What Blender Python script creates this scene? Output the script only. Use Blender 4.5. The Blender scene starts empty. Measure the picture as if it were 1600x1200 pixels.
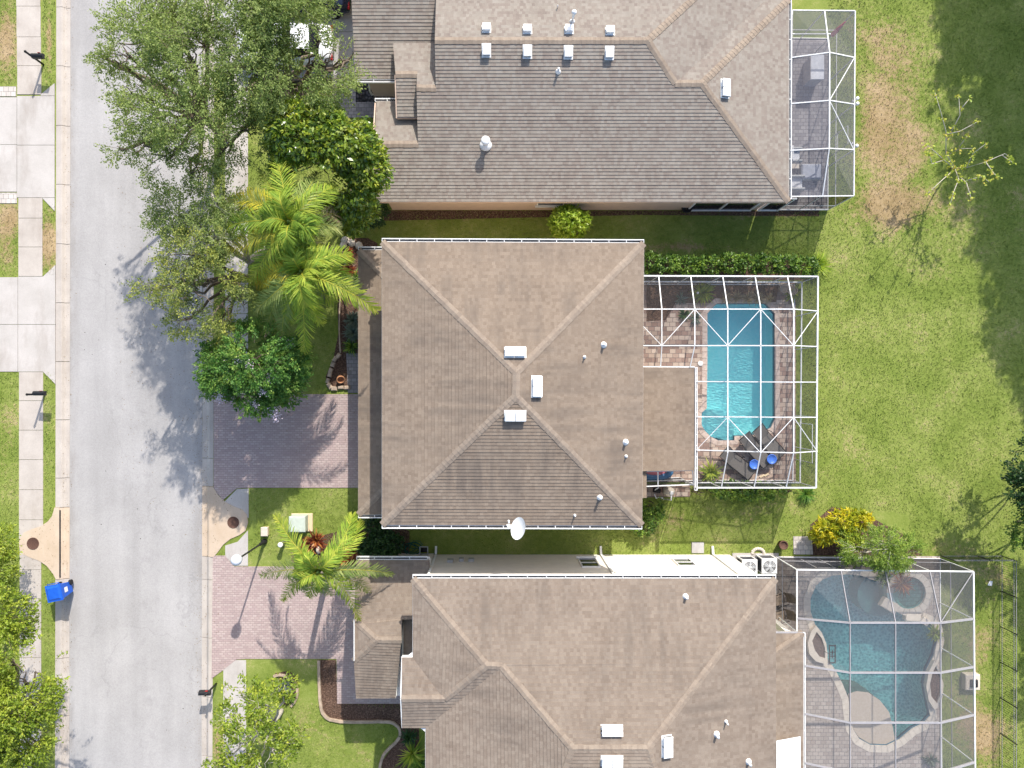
import bpy, math, random
import numpy as np
from mathutils import Vector, Matrix, noise
from mathutils.geometry import tessellate_polygon
random.seed(7); RNG = np.random.default_rng(7)
S = bpy.context.scene
COL = S.collection
# ------------------------------------------------------------------ camera
CX, CY, F, H = 775.0, 608.0, 1110.0, 35.0
cam = bpy.data.cameras.new('camera'); camo = bpy.data.objects.new('camera', cam); COL.objects.link(camo)
camo.location = (0, 0, H); cam.sensor_width = 36; cam.lens = F/1600*36
cam.shift_x = (800-CX)/1600; cam.shift_y = (CY-600)/1600
cam.clip_start = 0.5; cam.clip_end = 3000
S.camera = camo
# ------------------------------------------------------------------ sky, sun, exposure
EL = math.radians(39); AZ = math.atan2(0.30, 0.954)
wd = bpy.data.worlds.new('World'); S.world = wd; wd.use_nodes = True
wn = wd.node_tree.nodes; wl = wd.node_tree.links
sky = wn.new('ShaderNodeTexSky'); sky.sky_type = 'NISHITA'; sky.sun_disc = False
sky.sun_elevation = EL; sky.sun_rotation = AZ; sky.air_density = 1.0; sky.dust_density = 2.0; sky.ozone_density = 1.0
bg = wn['Background']; wl.new(sky.outputs[0], bg.inputs[0]); bg.inputs[1].default_value = 0.15
sl = bpy.data.lights.new('sun', 'SUN'); sl.energy = 3.4; sl.angle = math.radians(0.6); sl.color = (1.0, 0.945, 0.87)
so = bpy.data.objects.new('sun', sl); COL.objects.link(so); so.location = (20, 40, 60)
sd = Vector((-math.sin(AZ)*math.cos(EL), -math.cos(AZ)*math.cos(EL), -math.sin(EL)))
so.rotation_euler = sd.to_track_quat('-Z', 'Y').to_euler()
S.view_settings.view_transform = 'Standard'; S.view_settings.look = 'None'
S.view_settings.exposure = 0.84; S.view_settings.gamma = 1; S.view_settings.use_curve_mapping = False
S.cycles.max_bounces = 8; S.cycles.transparent_max_bounces = 16; S.cycles.use_denoising = True
S.cycles.caustics_reflective = False; S.cycles.caustics_refractive = False

# ------------------------------------------------------------------ helpers
def W(px, py, h=0.0):
    "a point of the place measured in the photograph, at its real height h"
    return Vector(((px-CX)/F*(H-h), (CY-py)/F*(H-h), h))
def WG(px, py, z=0.0):
    p = W(px, py, 0); return Vector((p.x, p.y, z))
def link(o, parent=None):
    COL.objects.link(o)
    if parent is not None: o.parent = parent
    return o
def tag(o, label=None, cat=None, group=None, kind=None):
    if label: o['label'] = label
    if cat: o['category'] = cat
    if group: o['group'] = group
    if kind: o['kind'] = kind
    return o
def thing(name, label, cat, loc=(0, 0, 0), group=None, rotz=0):
    o = bpy.data.objects.new(name, None); link(o); o.location = loc; o.rotation_euler = (0, 0, rotz)
    o.empty_display_size = 0.2
    return tag(o, label, cat, group)
def wloc(o):
    p = Vector((0, 0, 0))
    while o is not None: p += Vector(o.location); o = o.parent
    return p
def copy_tree(o, parent=None):
    c = o.copy(); COL.objects.link(c)
    if parent is not None: c.parent = parent
    for ch in list(o.children): copy_tree(ch, c)
    return c
def poly_clip(pts, s, lo, hi):
    def clip(ps, val, sign):
        out = []; n = len(ps)
        for i in range(n):
            a, b = ps[i], ps[(i+1) % n]
            da, db = sign*(a.dot(s)-val), sign*(b.dot(s)-val)
            if da >= 0: out.append(a)
            if (da >= 0) != (db >= 0): out.append(a.lerp(b, da/(da-db)))
        return out
    r = clip(pts, lo, 1)
    if len(r) >= 3: r = clip(r, hi, -1)
    return r if len(r) >= 3 else []

class MB:
    def __init__(s): s.v = []; s.f = []; s.uv = []; s.m = []; s.sm = []
    def face(s, pts, uvs=None, m=0, smooth=False):
        i = len(s.v); s.v += [tuple(p) for p in pts]; s.f.append(tuple(range(i, i+len(pts))))
        s.uv.append(uvs or [(p[0], p[1]) for p in pts]); s.m.append(m); s.sm.append(smooth); return s
    def mesh(s, vs, fs, m=0, smooth=False):
        i = len(s.v); s.v += [tuple(p) for p in vs]
        for f in fs:
            s.f.append(tuple(i+k for k in f)); s.uv.append([(vs[k][0], vs[k][1]) for k in f]); s.m.append(m); s.sm.append(smooth)
        return s
    def box(s, x0, y0, z0, x1, y1, z1, m=0, bev=0):
        if x0 > x1: x0, x1 = x1, x0
        if y0 > y1: y0, y1 = y1, y0
        b = min(bev, (x1-x0)/2.1, (y1-y0)/2.1)
        if b > 0:
            vs = []
            for z, q in ((z0, 0), (z1-b, 0), (z1, b)):
                vs += [(x0+q, y0+q, z), (x1-q, y0+q, z), (x1-q, y1-q, z), (x0+q, y1-q, z)]
            fs = [(3, 2, 1, 0), (8, 9, 10, 11)]
            for k in (0, 4):
                for i in range(4): j = (i+1) % 4; fs.append((k+i, k+j, k+4+j, k+4+i))
            return s.mesh(vs, fs, m)
        vs = [(x0, y0, z0), (x1, y0, z0), (x1, y1, z0), (x0, y1, z0), (x0, y0, z1), (x1, y0, z1), (x1, y1, z1), (x0, y1, z1)]
        return s.mesh(vs, [(3, 2, 1, 0), (4, 5, 6, 7), (0, 1, 5, 4), (1, 2, 6, 5), (2, 3, 7, 6), (3, 0, 4, 7)], m)
    def obox(s, c, size, rz=0, m=0, bev=0):
        t = MB(); t.box(-size[0]/2, -size[1]/2, -size[2]/2, size[0]/2, size[1]/2, size[2]/2, bev=bev)
        R = Matrix.Rotation(rz, 3, 'Z'); c = Vector(c)
        return s.mesh([R @ Vector(v) + c for v in t.v], t.f, m)
    def beam(s, a, b, w, h, m=0):
        a, b = Vector(a), Vector(b); d = (b-a).normalized()
        up = Vector((0, 0, 1))
        if abs(d.z) > 0.98: up = Vector((0, 1, 0))
        x = d.cross(up).normalized()*w/2; y = x.cross(d).normalized()*h/2
        vs = [a-x-y, a+x-y, a+x+y, a-x+y, b-x-y, b+x-y, b+x+y, b-x+y]
        return s.mesh(vs, [(0, 1, 2, 3), (7, 6, 5, 4), (0, 4, 5, 1), (1, 5, 6, 2), (2, 6, 7, 3), (3, 7, 4, 0)], m)
    def tube(s, pts, rad, n=8, m=0, smooth=True, cap=True):
        pts = [Vector(p) for p in pts]
        if not hasattr(rad, '__len__'): rad = [rad]*len(pts)
        vs = []; fs = []; ref = Vector((0.31, 0.2, 0.93))
        for i, p in enumerate(pts):
            d = (pts[min(i+1, len(pts)-1)]-pts[max(i-1, 0)])
            d = d.normalized() if d.length > 1e-9 else Vector((0, 0, 1))
            r = ref if abs(d.dot(ref)) < 0.95 else Vector((1, 0, 0))
            x = d.cross(r).normalized(); y = d.cross(x)
            for k in range(n):
                a = 2*math.pi*k/n; vs.append(p+(x*math.cos(a)+y*math.sin(a))*rad[i])
        for i in range(len(pts)-1):
            for k in range(n):
                j = (k+1) % n; fs.append((i*n+k, i*n+j, (i+1)*n+j, (i+1)*n+k))
        if cap: fs.append(tuple(range(n-1, -1, -1))); fs.append(tuple((len(pts)-1)*n+k for k in range(n)))
        return s.mesh(vs, fs, m, smooth)
    def lathe(s, c, prof, n=20, m=0, smooth=True, sx=1, sy=1):
        c = Vector(c); vs = []; fs = []
        for r, z in prof:
            for k in range(n):
                a = 2*math.pi*k/n; vs.append(c+Vector((r*math.cos(a)*sx, r*math.sin(a)*sy, z)))
        for i in range(len(prof)-1):
            for k in range(n):
                j = (k+1) % n; fs.append((i*n+k, i*n+j, (i+1)*n+j, (i+1)*n+k))
        if prof[-1][0] > 1e-4: fs.append(tuple((len(prof)-1)*n+k for k in range(n)))
        if prof[0][0] > 1e-4: fs.append(tuple(range(n-1, -1, -1)))
        return s.mesh(vs, fs, m, smooth)
    def prism(s, poly, z0, z1, m=0, holes=(), side=True, bottom=False):
        rings = [[Vector((p[0], p[1], 0)) for p in poly]]+[[Vector((p[0], p[1], 0)) for p in h] for h in holes]
        allp = [p for r in rings for p in r]
        tris = tessellate_polygon(rings)
        vs = [(p.x, p.y, z1) for p in allp]; fs = []
        for t in tris:
            a, b, c = (allp[k] for k in t)
            cr = (b.x-a.x)*(c.y-a.y)-(b.y-a.y)*(c.x-a.x)
            fs.append(tuple(t) if cr > 0 else tuple(reversed(t)))
        s.mesh(vs, fs, m)
        if side:
            for ri, r in enumerate(rings):
                ar = sum(r[i].x*r[(i+1) % len(r)].y-r[(i+1) % len(r)].x*r[i].y for i in range(len(r)))
                for i in range(len(r)):
                    a, b = r[i], r[(i+1) % len(r)]
                    if (ar < 0) != (ri > 0): a, b = b, a
                    s.mesh([(a.x, a.y, z0), (b.x, b.y, z0), (b.x, b.y, z1), (a.x, a.y, z1)], [(0, 1, 2, 3)], m)
        return s
    def build(s, name, mat, parent=None, org=None):
        o0 = wloc(parent) if org is None else Vector(org)
        me = bpy.data.meshes.new(name)
        me.from_pydata([(x-o0.x, y-o0.y, z-o0.z) for x, y, z in s.v], [], s.f)
        for mt in (mat if isinstance(mat, (list, tuple)) else [mat]): me.materials.append(mt)
        uvl = me.uv_layers.new(name='UVMap'); flat = np.array([c for f in s.uv for uv in f for c in uv], dtype=np.float32)
        uvl.data.foreach_set('uv', flat)
        me.polygons.foreach_set('material_index', np.array(s.m, dtype=np.int32))
        me.polygons.foreach_set('use_smooth', np.array(s.sm, dtype=bool))
        me.update()
        o = bpy.data.objects.new(name, me); link(o, parent)
        if parent is None and org is not None: o.location = org
        return o

def np_mesh(name, verts, nper, mat, parent, attrs, smooth=False):
    "verts: (N*nper, 3) array, one nper-sided face after another"
    o0 = wloc(parent); verts = verts-np.array(o0)
    n = len(verts); nf = n//nper
    me = bpy.data.meshes.new(name); me.vertices.add(n); me.vertices.foreach_set('co', verts.astype(np.float32).ravel())
    me.loops.add(n); me.loops.foreach_set('vertex_index', np.arange(n, dtype=np.int32))
    me.polygons.add(nf); me.polygons.foreach_set('loop_start', np.arange(0, n, nper, dtype=np.int32))
    for k, a in attrs.items():
        at = me.attributes.new(k, 'FLOAT', 'POINT'); at.data.foreach_set('value', a.astype(np.float32))
    me.materials.append(mat); me.update(calc_edges=True); me.validate()
    o = bpy.data.objects.new(name, me); link(o, parent); return o

# ------------------------------------------------------------------ materials
MATS = {}
class NT:
    def __init__(s, name):
        s.mat = bpy.data.materials.new(name); s.mat.use_nodes = True; s.t = s.mat.node_tree; s.n = s.t.nodes; s.l = s.t.links
        s.b = s.n['Principled BSDF']; s.out = s.n['Material Output']; MATS[name] = s.mat
        s.b.inputs['Specular IOR Level'].default_value = 0.25
    def node(s, t, **k):
        n = s.n.new(t)
        for a, v in k.items(): setattr(n, a, v)
        return n
    def set(s, n, i, v):
        if isinstance(v, bpy.types.NodeSocket): s.l.new(v, n.inputs[i])
        else: n.inputs[i].default_value = v
    def math(s, op, a, b=None, c=None):
        n = s.node('ShaderNodeMath', operation=op); s.set(n, 0, a)
        if b is not None: s.set(n, 1, b)
        if c is not None: s.set(n, 2, c)
        return n.outputs[0]
    def noise(s, scale, detail=3, rough=0.55, vec=None, dim='3D'):
        n = s.node('ShaderNodeTexNoise', noise_dimensions=dim); n.inputs['Scale'].default_value = scale
        n.inputs['Detail'].default_value = detail; n.inputs['Roughness'].default_value = rough
        if vec is not None: s.l.new(vec, n.inputs['Vector'])
        return n.outputs['Fac']
    def ramp(s, fac, stops, interp='LINEAR'):
        n = s.node('ShaderNodeValToRGB'); n.color_ramp.interpolation = interp; e = n.color_ramp.elements
        while len(e) < len(stops): e.new(0.5)
        for i, (p, c) in enumerate(stops):
            e[i].position = p; e[i].color = (c[0], c[1], c[2], 1) if hasattr(c, '__len__') else (c, c, c, 1)
        s.l.new(fac, n.inputs[0]); return n.outputs[0]
    def mix(s, fac, a, b, mode='MIX'):
        n = s.node('ShaderNodeMix', data_type='RGBA', blend_type=mode)
        for i, v in ((0, fac), (6, a), (7, b)):
            if isinstance(v, bpy.types.NodeSocket): s.l.new(v, n.inputs[i])
            elif hasattr(v, '__len__'): n.inputs[i].default_value = (v[0], v[1], v[2], 1)
            else: n.inputs[i].default_value = v if i == 0 else (v, v, v, 1)
        return n.outputs[2]
    def pos(s): return s.node('ShaderNodeNewGeometry').outputs['Position']
    def scalev(s, vec, sc, rot=0):
        n = s.node('ShaderNodeMapping'); s.l.new(vec, n.inputs[0]); n.inputs['Scale'].default_value = sc; n.inputs['Rotation'].default_value = (0, 0, rot); return n.outputs[0]
    def color(s, c): s.set(s.b, 'Base Color', c if isinstance(c, bpy.types.NodeSocket) else (c[0], c[1], c[2], 1)); return s
    def rough(s, r): s.b.inputs['Roughness'].default_value = r; return s
    def bump(s, hgt, dist=0.01, strength=1.0):
        n = s.node('ShaderNodeBump'); n.inputs['Distance'].default_value = dist; n.inputs['Strength'].default_value = strength
        s.l.new(hgt, n.inputs['Height']); s.l.new(n.outputs[0], s.b.inputs['Normal']); return s
    def attr(s, name): return s.node('ShaderNodeAttribute', attribute_name=name).outputs['Fac']

def plain(name, c, rough=0.5, metal=0, var=0.12, scale=6):
    m = NT(name); f = m.noise(scale, 4, vec=m.pos())
    lo = [x*(1-var) for x in c]; hi = [min(1, x*(1+var)) for x in c]
    m.color(m.ramp(f, [(0.3, lo), (0.7, hi)])).rough(rough); m.b.inputs['Metallic'].default_value = metal
    return m.mat

def shingle(name, cols, stain=0.35):
    m = NT(name); uv = m.node('ShaderNodeUVMap').outputs[0]
    sp = m.node('ShaderNodeSeparateXYZ'); m.l.new(uv, sp.inputs[0])
    row = m.math('FLOOR', m.math('ADD', m.math('DIVIDE', sp.outputs[1], 0.145), 0.001))
    w1 = m.node('ShaderNodeTexWhiteNoise', noise_dimensions='1D'); m.l.new(row, w1.inputs['W'])
    cell = m.math('FLOOR', m.math('ADD', m.math('DIVIDE', sp.outputs[0], 0.135), m.math('MULTIPLY', w1.outputs[0], 7.3)))
    cb = m.node('ShaderNodeCombineXYZ'); m.l.new(cell, cb.inputs[0]); m.l.new(row, cb.inputs[1])
    w2 = m.node('ShaderNodeTexWhiteNoise', noise_dimensions='2D'); m.l.new(cb.outputs[0], w2.inputs['Vector'])
    P = m.pos()
    big = m.noise(0.9, 3, vec=P)
    v = m.math('ADD', m.math('MULTIPLY', w2.outputs[0], 0.40), m.math('ADD', m.math('MULTIPLY', big, 0.36), m.math('MULTIPLY', m.noise(9, 3, 0.7, vec=m.scalev(uv, (1, 0.6, 1))), 0.2)))
    c = m.ramp(v, [(0.12, cols[0]), (0.35, cols[1]), (0.55, cols[2]), (0.78, cols[3])])
    gr = m.noise(42, 2, vec=P); c = m.mix(0.3, c, m.ramp(gr, [(0.3, 0.55), (0.7, 1.35)]), 'MULTIPLY')
    # weather streaks running down the slope (along v)
    st = m.noise(1.0, 4, 0.6, vec=m.scalev(uv, (2.2, 0.22, 1)))
    blot = m.noise(0.35, 4, 0.6, vec=P)
    k = m.math('MULTIPLY', m.ramp(st, [(0.40, 0), (0.64, 1)]), m.ramp(blot, [(0.38, 0), (0.60, 1)]))
    c = m.mix(m.math('MULTIPLY', k, stain), c, (0.14, 0.115, 0.095))
    m.color(c).rough(0.92); m.b.inputs['Specular IOR Level'].default_value = 0.12
    m.bump(gr, 0.006, 0.5)
    return m.mat
TAUPE = [(0.180, 0.138, 0.104), (0.232, 0.181, 0.137), (0.253, 0.200, 0.152), (0.285, 0.228, 0.175)]
GREYT = [(0.185, 0.152, 0.130), (0.250, 0.210, 0.178), (0.278, 0.246, 0.208), (0.320, 0.287, 0.247)]
shingle('cap_shingle', [(0.21, 0.166, 0.128), (0.265, 0.212, 0.166), (0.29, 0.235, 0.183), (0.325, 0.265, 0.208)], 0.3); shingle('shingle_brown', TAUPE, 0.7); shingle('shingle_grey', GREYT, 0.2)
shingle('shingle_dusty', [(0.182, 0.141, 0.110), (0.232, 0.185, 0.145), (0.254, 0.206, 0.163), (0.288, 0.238, 0.189)], 0.6)
plain('white_metal', (0.82, 0.82, 0.80), 0.35, 0, 0.04); plain('white_paint', (0.80, 0.79, 0.76), 0.5, 0, 0.05); plain('cage_white', (0.70, 0.70, 0.69), 0.4, 0, 0.1); plain('lamp_globe', (0.62, 0.64, 0.68), 0.3)
plain('gutter_inside', (0.10, 0.10, 0.105), 0.8, 0, 0.4, 5); plain('dark_rubber', (0.02, 0.02, 0.022), 0.7)
plain('black_metal', (0.018, 0.018, 0.02), 0.45); plain('bronze_frame', (0.33, 0.32, 0.33), 0.45, 0, 0.08)
plain('peach_stucco', (0.62, 0.47, 0.37), 0.9, 0, 0.06, 3); plain('cream_stucco', (0.74, 0.70, 0.63), 0.9, 0, 0.05, 3)
plain('beige_stucco', (0.55, 0.46, 0.36), 0.9, 0, 0.06, 3)
plain('terracotta', (0.50, 0.24, 0.12), 0.8, 0, 0.2, 8); plain('grey_metal', (0.42, 0.43, 0.43), 0.5, 0.3, 0.1)
plain('bark', (0.16, 0.125, 0.095), 0.95, 0, 0.35, 14); plain('pale_bark', (0.46, 0.42, 0.36), 0.9, 0, 0.2, 12)
plain('palm_bark', (0.25, 0.20, 0.155), 0.95, 0, 0.35, 9); plain('blue_plastic', (0.015, 0.10, 0.52), 0.35, 0, 0.08)
plain('blue_stool', (0.06, 0.17, 0.60), 0.4); plain('sling_grey', (0.125, 0.115, 0.105), 0.85, 0, 0.15, 20)
plain('cushion_grey', (0.42, 0.44, 0.50), 0.9); plain('cushion_white', (0.66, 0.67, 0.70), 0.9)
plain('transformer_green', (0.47, 0.52, 0.44), 0.6, 0, 0.08); plain('pad_tan', (0.62, 0.50, 0.33), 0.9, 0, 0.1)
plain('hose_green', (0.01, 0.10, 0.075), 0.45); plain('red_cloth', (0.45, 0.06, 0.07), 0.8)
plain('pink_vinyl', (0.55, 0.17, 0.20), 0.35); plain('blue_vinyl', (0.06, 0.16, 0.30), 0.35)
plain('coping_cream', (0.60, 0.53, 0.44), 0.8, 0, 0.12, 5); plain('coping_pink', (0.50, 0.40, 0.34), 0.85, 0, 0.2, 7)
plain('edging_stone', (0.40, 0.31, 0.23), 0.9, 0, 0.25, 5); plain('rust_iron', (0.115, 0.062, 0.045), 0.85, 0, 0.3, 30)
plain('tail_red', (0.45, 0.02, 0.02), 0.25); plain('flower_pale', (0.72, 0.60, 0.66), 0.8, 0, 0.15, 30)
plain('alloy', (0.5, 0.5, 0.52), 0.3, 0.8)
m = NT('car_navy'); m.color((0.012, 0.018, 0.04)).rough(0.18); m.b.inputs['Coat Weight'].default_value = 0.8
m = NT('car_white'); m.color((0.78, 0.79, 0.80)).rough(0.25); m.b.inputs['Coat Weight'].default_value = 0.8
m = NT('dark_glass'); m.color((0.012, 0.016, 0.022)).rough(0.06); m.b.inputs['Specular IOR Level'].default_value = 0.7

def asphalt():
    m = NT('asphalt'); P = m.pos()
    f = m.noise(0.32, 5, 0.6, vec=P); g = m.noise(30, 3, 0.7, vec=P); b = m.noise(1.0, 4, 0.6, vec=m.scalev(P, (1.1, 0.10, 1)))
    g2 = m.noise(9, 4, 0.75, vec=P)
    c = m.ramp(f, [(0.3, (0.340, 0.326, 0.312)), (0.7, (0.410, 0.394, 0.380))])
    c = m.mix(0.5, c, m.ramp(b, [(0.3, 0.80), (0.7, 1.12)]), 'MULTIPLY')
    c = m.mix(0.7, c, m.ramp(g, [(0.25, 0.72), (0.5, 1.0), (0.75, 1.2)]), 'MULTIPLY')
    c = m.mix(0.5, c, m.ramp(g2, [(0.25, 0.85), (0.6, 1.07)]), 'MULTIPLY')
    v = m.node('ShaderNodeTexVoronoi'); v.inputs['Scale'].default_value = 1.7; m.l.new(P, v.inputs['Vector'])
    d = m.math('MULTIPLY', m.math('LESS_THAN', v.outputs['Distance'], 0.045), m.math('GREATER_THAN', m.noise(0.25, 2, vec=P), 0.50))
    c = m.mix(d, c, (0.08, 0.075, 0.07))
    # oil drips along the lanes and sealed patches
    sx = m.node('ShaderNodeSeparateXYZ'); m.l.new(P, sx.inputs[0])
    lane = m.math('SUBTRACT', 1.0, m.math('MULTIPLY', m.math('ABSOLUTE', m.math('ADD', sx.outputs[0], 17.3)), 0.55))
    oil = m.math('MULTIPLY', m.math('MAXIMUM', lane, 0.0), m.ramp(m.noise(2.3, 5, 0.75, vec=P), [(0.5, 0), (0.75, 1)]))
    c = m.mix(m.math('MULTIPLY', oil, 0.45), c, (0.22, 0.21, 0.205))
    edge = m.math('MAXIMUM', m.math('SUBTRACT', 1.0, m.math('MULTIPLY', m.math('ABSOLUTE', m.math('ADD', sx.outputs[0], 21.0)), 2.2)), m.math('SUBTRACT', 1.0, m.math('MULTIPLY', m.math('ABSOLUTE', m.math('ADD', sx.outputs[0], 14.6)), 2.2)))
    c = m.mix(m.math('MULTIPLY', m.math('MAXIMUM', edge, 0.0), m.ramp(m.noise(3.1, 4, vec=m.scalev(P, (1, .3, 1))), [(.35, 0), (.7, .5)])), c, (0.24, 0.215, 0.19))
    # fine cracks
    v2 = m.node('ShaderNodeTexVoronoi', feature='DISTANCE_TO_EDGE'); v2.inputs['Scale'].default_value = 0.16
    wv = m.node('ShaderNodeVectorMath', operation='ADD'); m.l.new(P, wv.inputs[0])
    nn = m.node('ShaderNodeTexNoise'); nn.inputs['Scale'].default_value = 0.9; nn.inputs['Detail'].default_value = 5; m.l.new(P, nn.inputs['Vector'])
    m.l.new(nn.outputs['Color'], wv.inputs[1]); m.l.new(wv.outputs[0], v2.inputs['Vector'])
    k = m.math('MULTIPLY', m.math('LESS_THAN', v2.outputs['Distance'], 0.0028), m.math('GREATER_THAN', m.noise(0.18, 2, vec=P), 0.5))
    c = m.mix(m.math('MULTIPLY', k, 0.22), c, (0.22, 0.215, 0.21))
    m.color(c).rough(0.9); m.bump(g, 0.008, 0.6)
asphalt()
def concrete(name, a, b, stain=(0.25, 0.2, 0.16), amt=0.5):
    m = NT(name); P = m.pos(); f = m.noise(0.8, 6, 0.65, vec=P); g = m.noise(24, 3, vec=P)
    c = m.ramp(f, [(0.3, a), (0.7, b)]); c = m.mix(0.4, c, m.ramp(g, [(0.3, 0.85), (0.7, 1.12)]), 'MULTIPLY')
    s_ = m.noise(0.45, 6, 0.7, vec=m.scalev(P, (1.6, 0.5, 1)))
    c = m.mix(m.math('MULTIPLY', m.ramp(s_, [(0.5, 0), (0.72, 1)]), amt), c, stain)
    m.color(c).rough(0.9); m.bump(g, 0.004, 0.5)
concrete('concrete_pale', (0.42, 0.39, 0.355), (0.51, 0.475, 0.44))
concrete('concrete_kerb', (0.40, 0.355, 0.31), (0.51, 0.46, 0.405), (0.24, 0.19, 0.15), 0.45)
concrete('concrete_tan', (0.47, 0.37, 0.27), (0.57, 0.46, 0.35), (0.42, 0.27, 0.15), 0.3)
concrete('concrete_grey', (0.36, 0.35, 0.34), (0.46, 0.45, 0.44))

def pavers(name, cols, mortar, bw=0.2, bh=0.1, stain=0.3, rot=0):
    m = NT(name); P = m.scalev(m.pos(), (1, 1, 0), rot)
    b = m.node('ShaderNodeTexBrick', offset=0.5); m.l.new(P, b.inputs['Vector']); b.inputs['Scale'].default_value = 1
    b.inputs['Brick Width'].default_value = bw; b.inputs['Row Height'].default_value = bh; b.inputs['Mortar Size'].default_value = 0.012
    b.inputs['Color1'].default_value = (0, 0, 0, 1); b.inputs['Color2'].default_value = (1, 1, 1, 1); b.inputs['Mortar'].default_value = (0.5, 0.5, 0.5, 1)
    b.inputs['Mortar Smooth'].default_value = 0.3
    c = m.ramp(b.outputs['Color'], [(0.0, cols[0]), (0.35, cols[1]), (0.65, cols[2]), (1.0, cols[3])])
    g = m.noise(26, 3, vec=P); f = m.noise(0.6, 5, 0.65, vec=P)
    c = m.mix(0.35, c, m.ramp(g, [(0.3, 0.8), (0.7, 1.15)]), 'MULTIPLY'); c = m.mix(stain, c, m.ramp(f, [(0.3, 0.62), (0.65, 1.12)]), 'MULTIPLY')
    c = m.mix(b.outputs['Fac'], c, mortar); m.color(c).rough(0.9)
    m.bump(m.math('SUBTRACT', 1.0, b.outputs['Fac']), 0.012, 0.7)
pavers('pavers_pink', [(0.385, 0.295, 0.275), (0.42, 0.32, 0.30), (0.445, 0.35, 0.32), (0.475, 0.38, 0.35)], (0.31, 0.245, 0.23), 0.22, 0.11)
pavers('pavers_deck', [(0.24, 0.16, 0.13), (0.36, 0.25, 0.20), (0.44, 0.34, 0.27), (0.55, 0.44, 0.36)], (0.17, 0.14, 0.125), 0.30, 0.22, 0.5)
pavers('pavers_tan', [(0.36, 0.30, 0.26), (0.40, 0.345, 0.30), (0.44, 0.38, 0.33), (0.47, 0.41, 0.36)], (0.24, 0.21, 0.19), 0.26, 0.19, 0.35)
pavers('pavers_grey', [(0.24, 0.225, 0.23), (0.29, 0.27, 0.275), (0.33, 0.31, 0.31), (0.37, 0.35, 0.345)], (0.16, 0.15, 0.15), 0.25, 0.18, 0.35)
pavers('pavers_light', [(0.52, 0.47, 0.42), (0.55, 0.50, 0.45), (0.58, 0.53, 0.48), (0.61, 0.56, 0.5)], (0.3, 0.27, 0.24), 0.24, 0.24, 0.25)

def grass_color(m, P, dry, rnd=None):
    f = m.noise(0.5, 5, 0.6, vec=P); f2 = m.noise(4.5, 4, 0.7, vec=P); f3 = m.noise(17, 3, 0.7, vec=m.scalev(P, (1.0, 1.5, 1), 0.5))
    v = m.math('ADD', m.math('ADD', m.math('MULTIPLY', f, 0.55), m.math('MULTIPLY', f2, 0.35)), m.math('MULTIPLY', f3, 0.45))
    g = m.ramp(v, [(0.46, (0.088, 0.134, 0.020)), (0.62, (0.168, 0.220, 0.038)), (0.80, (0.262, 0.298, 0.078)), (0.95, (0.35, 0.35, 0.14))])
    d = m.ramp(v, [(0.45, (0.155, 0.115, 0.045)), (0.65, (0.30, 0.215, 0.105)), (0.9, (0.46, 0.35, 0.21))])
    k = m.math('ADD', dry, m.math('MULTIPLY', m.math('SUBTRACT', m.math('ADD', m.math('ADD', f2, f3), m.math('MULTIPLY', f, 1.1)), 1.6), 1.7))
    return m.mix(m.ramp(k, [(0.25, 0), (0.75, 1)]), g, d), v
m = NT('lawn'); P = m.pos(); c, v = grass_color(m, P, m.attr('dry')); m.color(c).rough(0.95); m.bump(v, 0.04, 0.5)
m = NT('grass_blade'); P = m.pos(); c, v = grass_color(m, P, m.attr('dry'))
c = m.mix(0.75, c, m.ramp(m.attr('rnd'), [(0, 0.75), (1, 1.35)]), 'MULTIPLY'); m.color(c).rough(0.8)
m = NT('mulch'); P = m.pos(); f = m.noise(14, 5, 0.75, vec=P); g = m.noise(1.2, 3, vec=P)
c = m.ramp(f, [(0.3, (0.035, 0.022, 0.016)), (0.52, (0.12, 0.07, 0.048)), (0.7, (0.27, 0.18, 0.13))])
m.color(m.mix(0.5, c, m.ramp(g, [(0.3, 0.6), (0.7, 1.3)]), 'MULTIPLY')).rough(0.95); m.bump(f, 0.05, 1)
m = NT('dark_rock'); P = m.pos(); v = m.node('ShaderNodeTexVoronoi'); v.inputs['Scale'].default_value = 7; m.l.new(P, v.inputs['Vector'])
m.color(m.ramp(v.outputs['Distance'], [(0.1, (0.13, 0.12, 0.13)), (0.6, (0.02, 0.02, 0.022))])).rough(0.7); m.bump(m.math('SUBTRACT', 1.0, v.outputs['Distance']), 0.08, 1)

def leafm(name, cols, trans=0.3, rough=0.5, spec=0.3):
    m = NT(name); a = m.attr('rnd'); P = m.pos()
    v = m.math('ADD', m.math('MULTIPLY', a, 0.6), m.math('MULTIPLY', m.noise(0.9, 3, vec=P), 0.4))
    c = m.ramp(v, [(0.15 + 0.7*i/(len(cols)-1), x) for i, x in enumerate(cols)])
    m.color(c).rough(rough); m.b.inputs['Specular IOR Level'].default_value = spec
    tr = m.node('ShaderNodeBsdfTranslucent'); m.l.new(m.mix(1.0, c, (1.5, 1.5, 0.8), 'MULTIPLY'), tr.inputs[0])
    mx = m.node('ShaderNodeMixShader'); mx.inputs[0].default_value = trans
    m.l.new(m.b.outputs[0], mx.inputs[1]); m.l.new(tr.outputs[0], mx.inputs[2]); m.l.new(mx.outputs[0], m.out.inputs[0])
leafm('leaf_oak', [(0.10, 0.145, 0.045), (0.19, 0.255, 0.08), (0.30, 0.37, 0.12), (0.44, 0.49, 0.21)], 0.42, 0.65, 0.15)
leafm('leaf_oak_yellow', [(0.08, 0.115, 0.035), (0.16, 0.21, 0.055), (0.30, 0.34, 0.07), (0.50, 0.48, 0.08)])
leafm('leaf_magnolia', [(0.05, 0.11, 0.015), (0.13, 0.22, 0.025), (0.26, 0.33, 0.035), (0.45, 0.45, 0.06)], 0.3, 0.28, 0.6)
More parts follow.
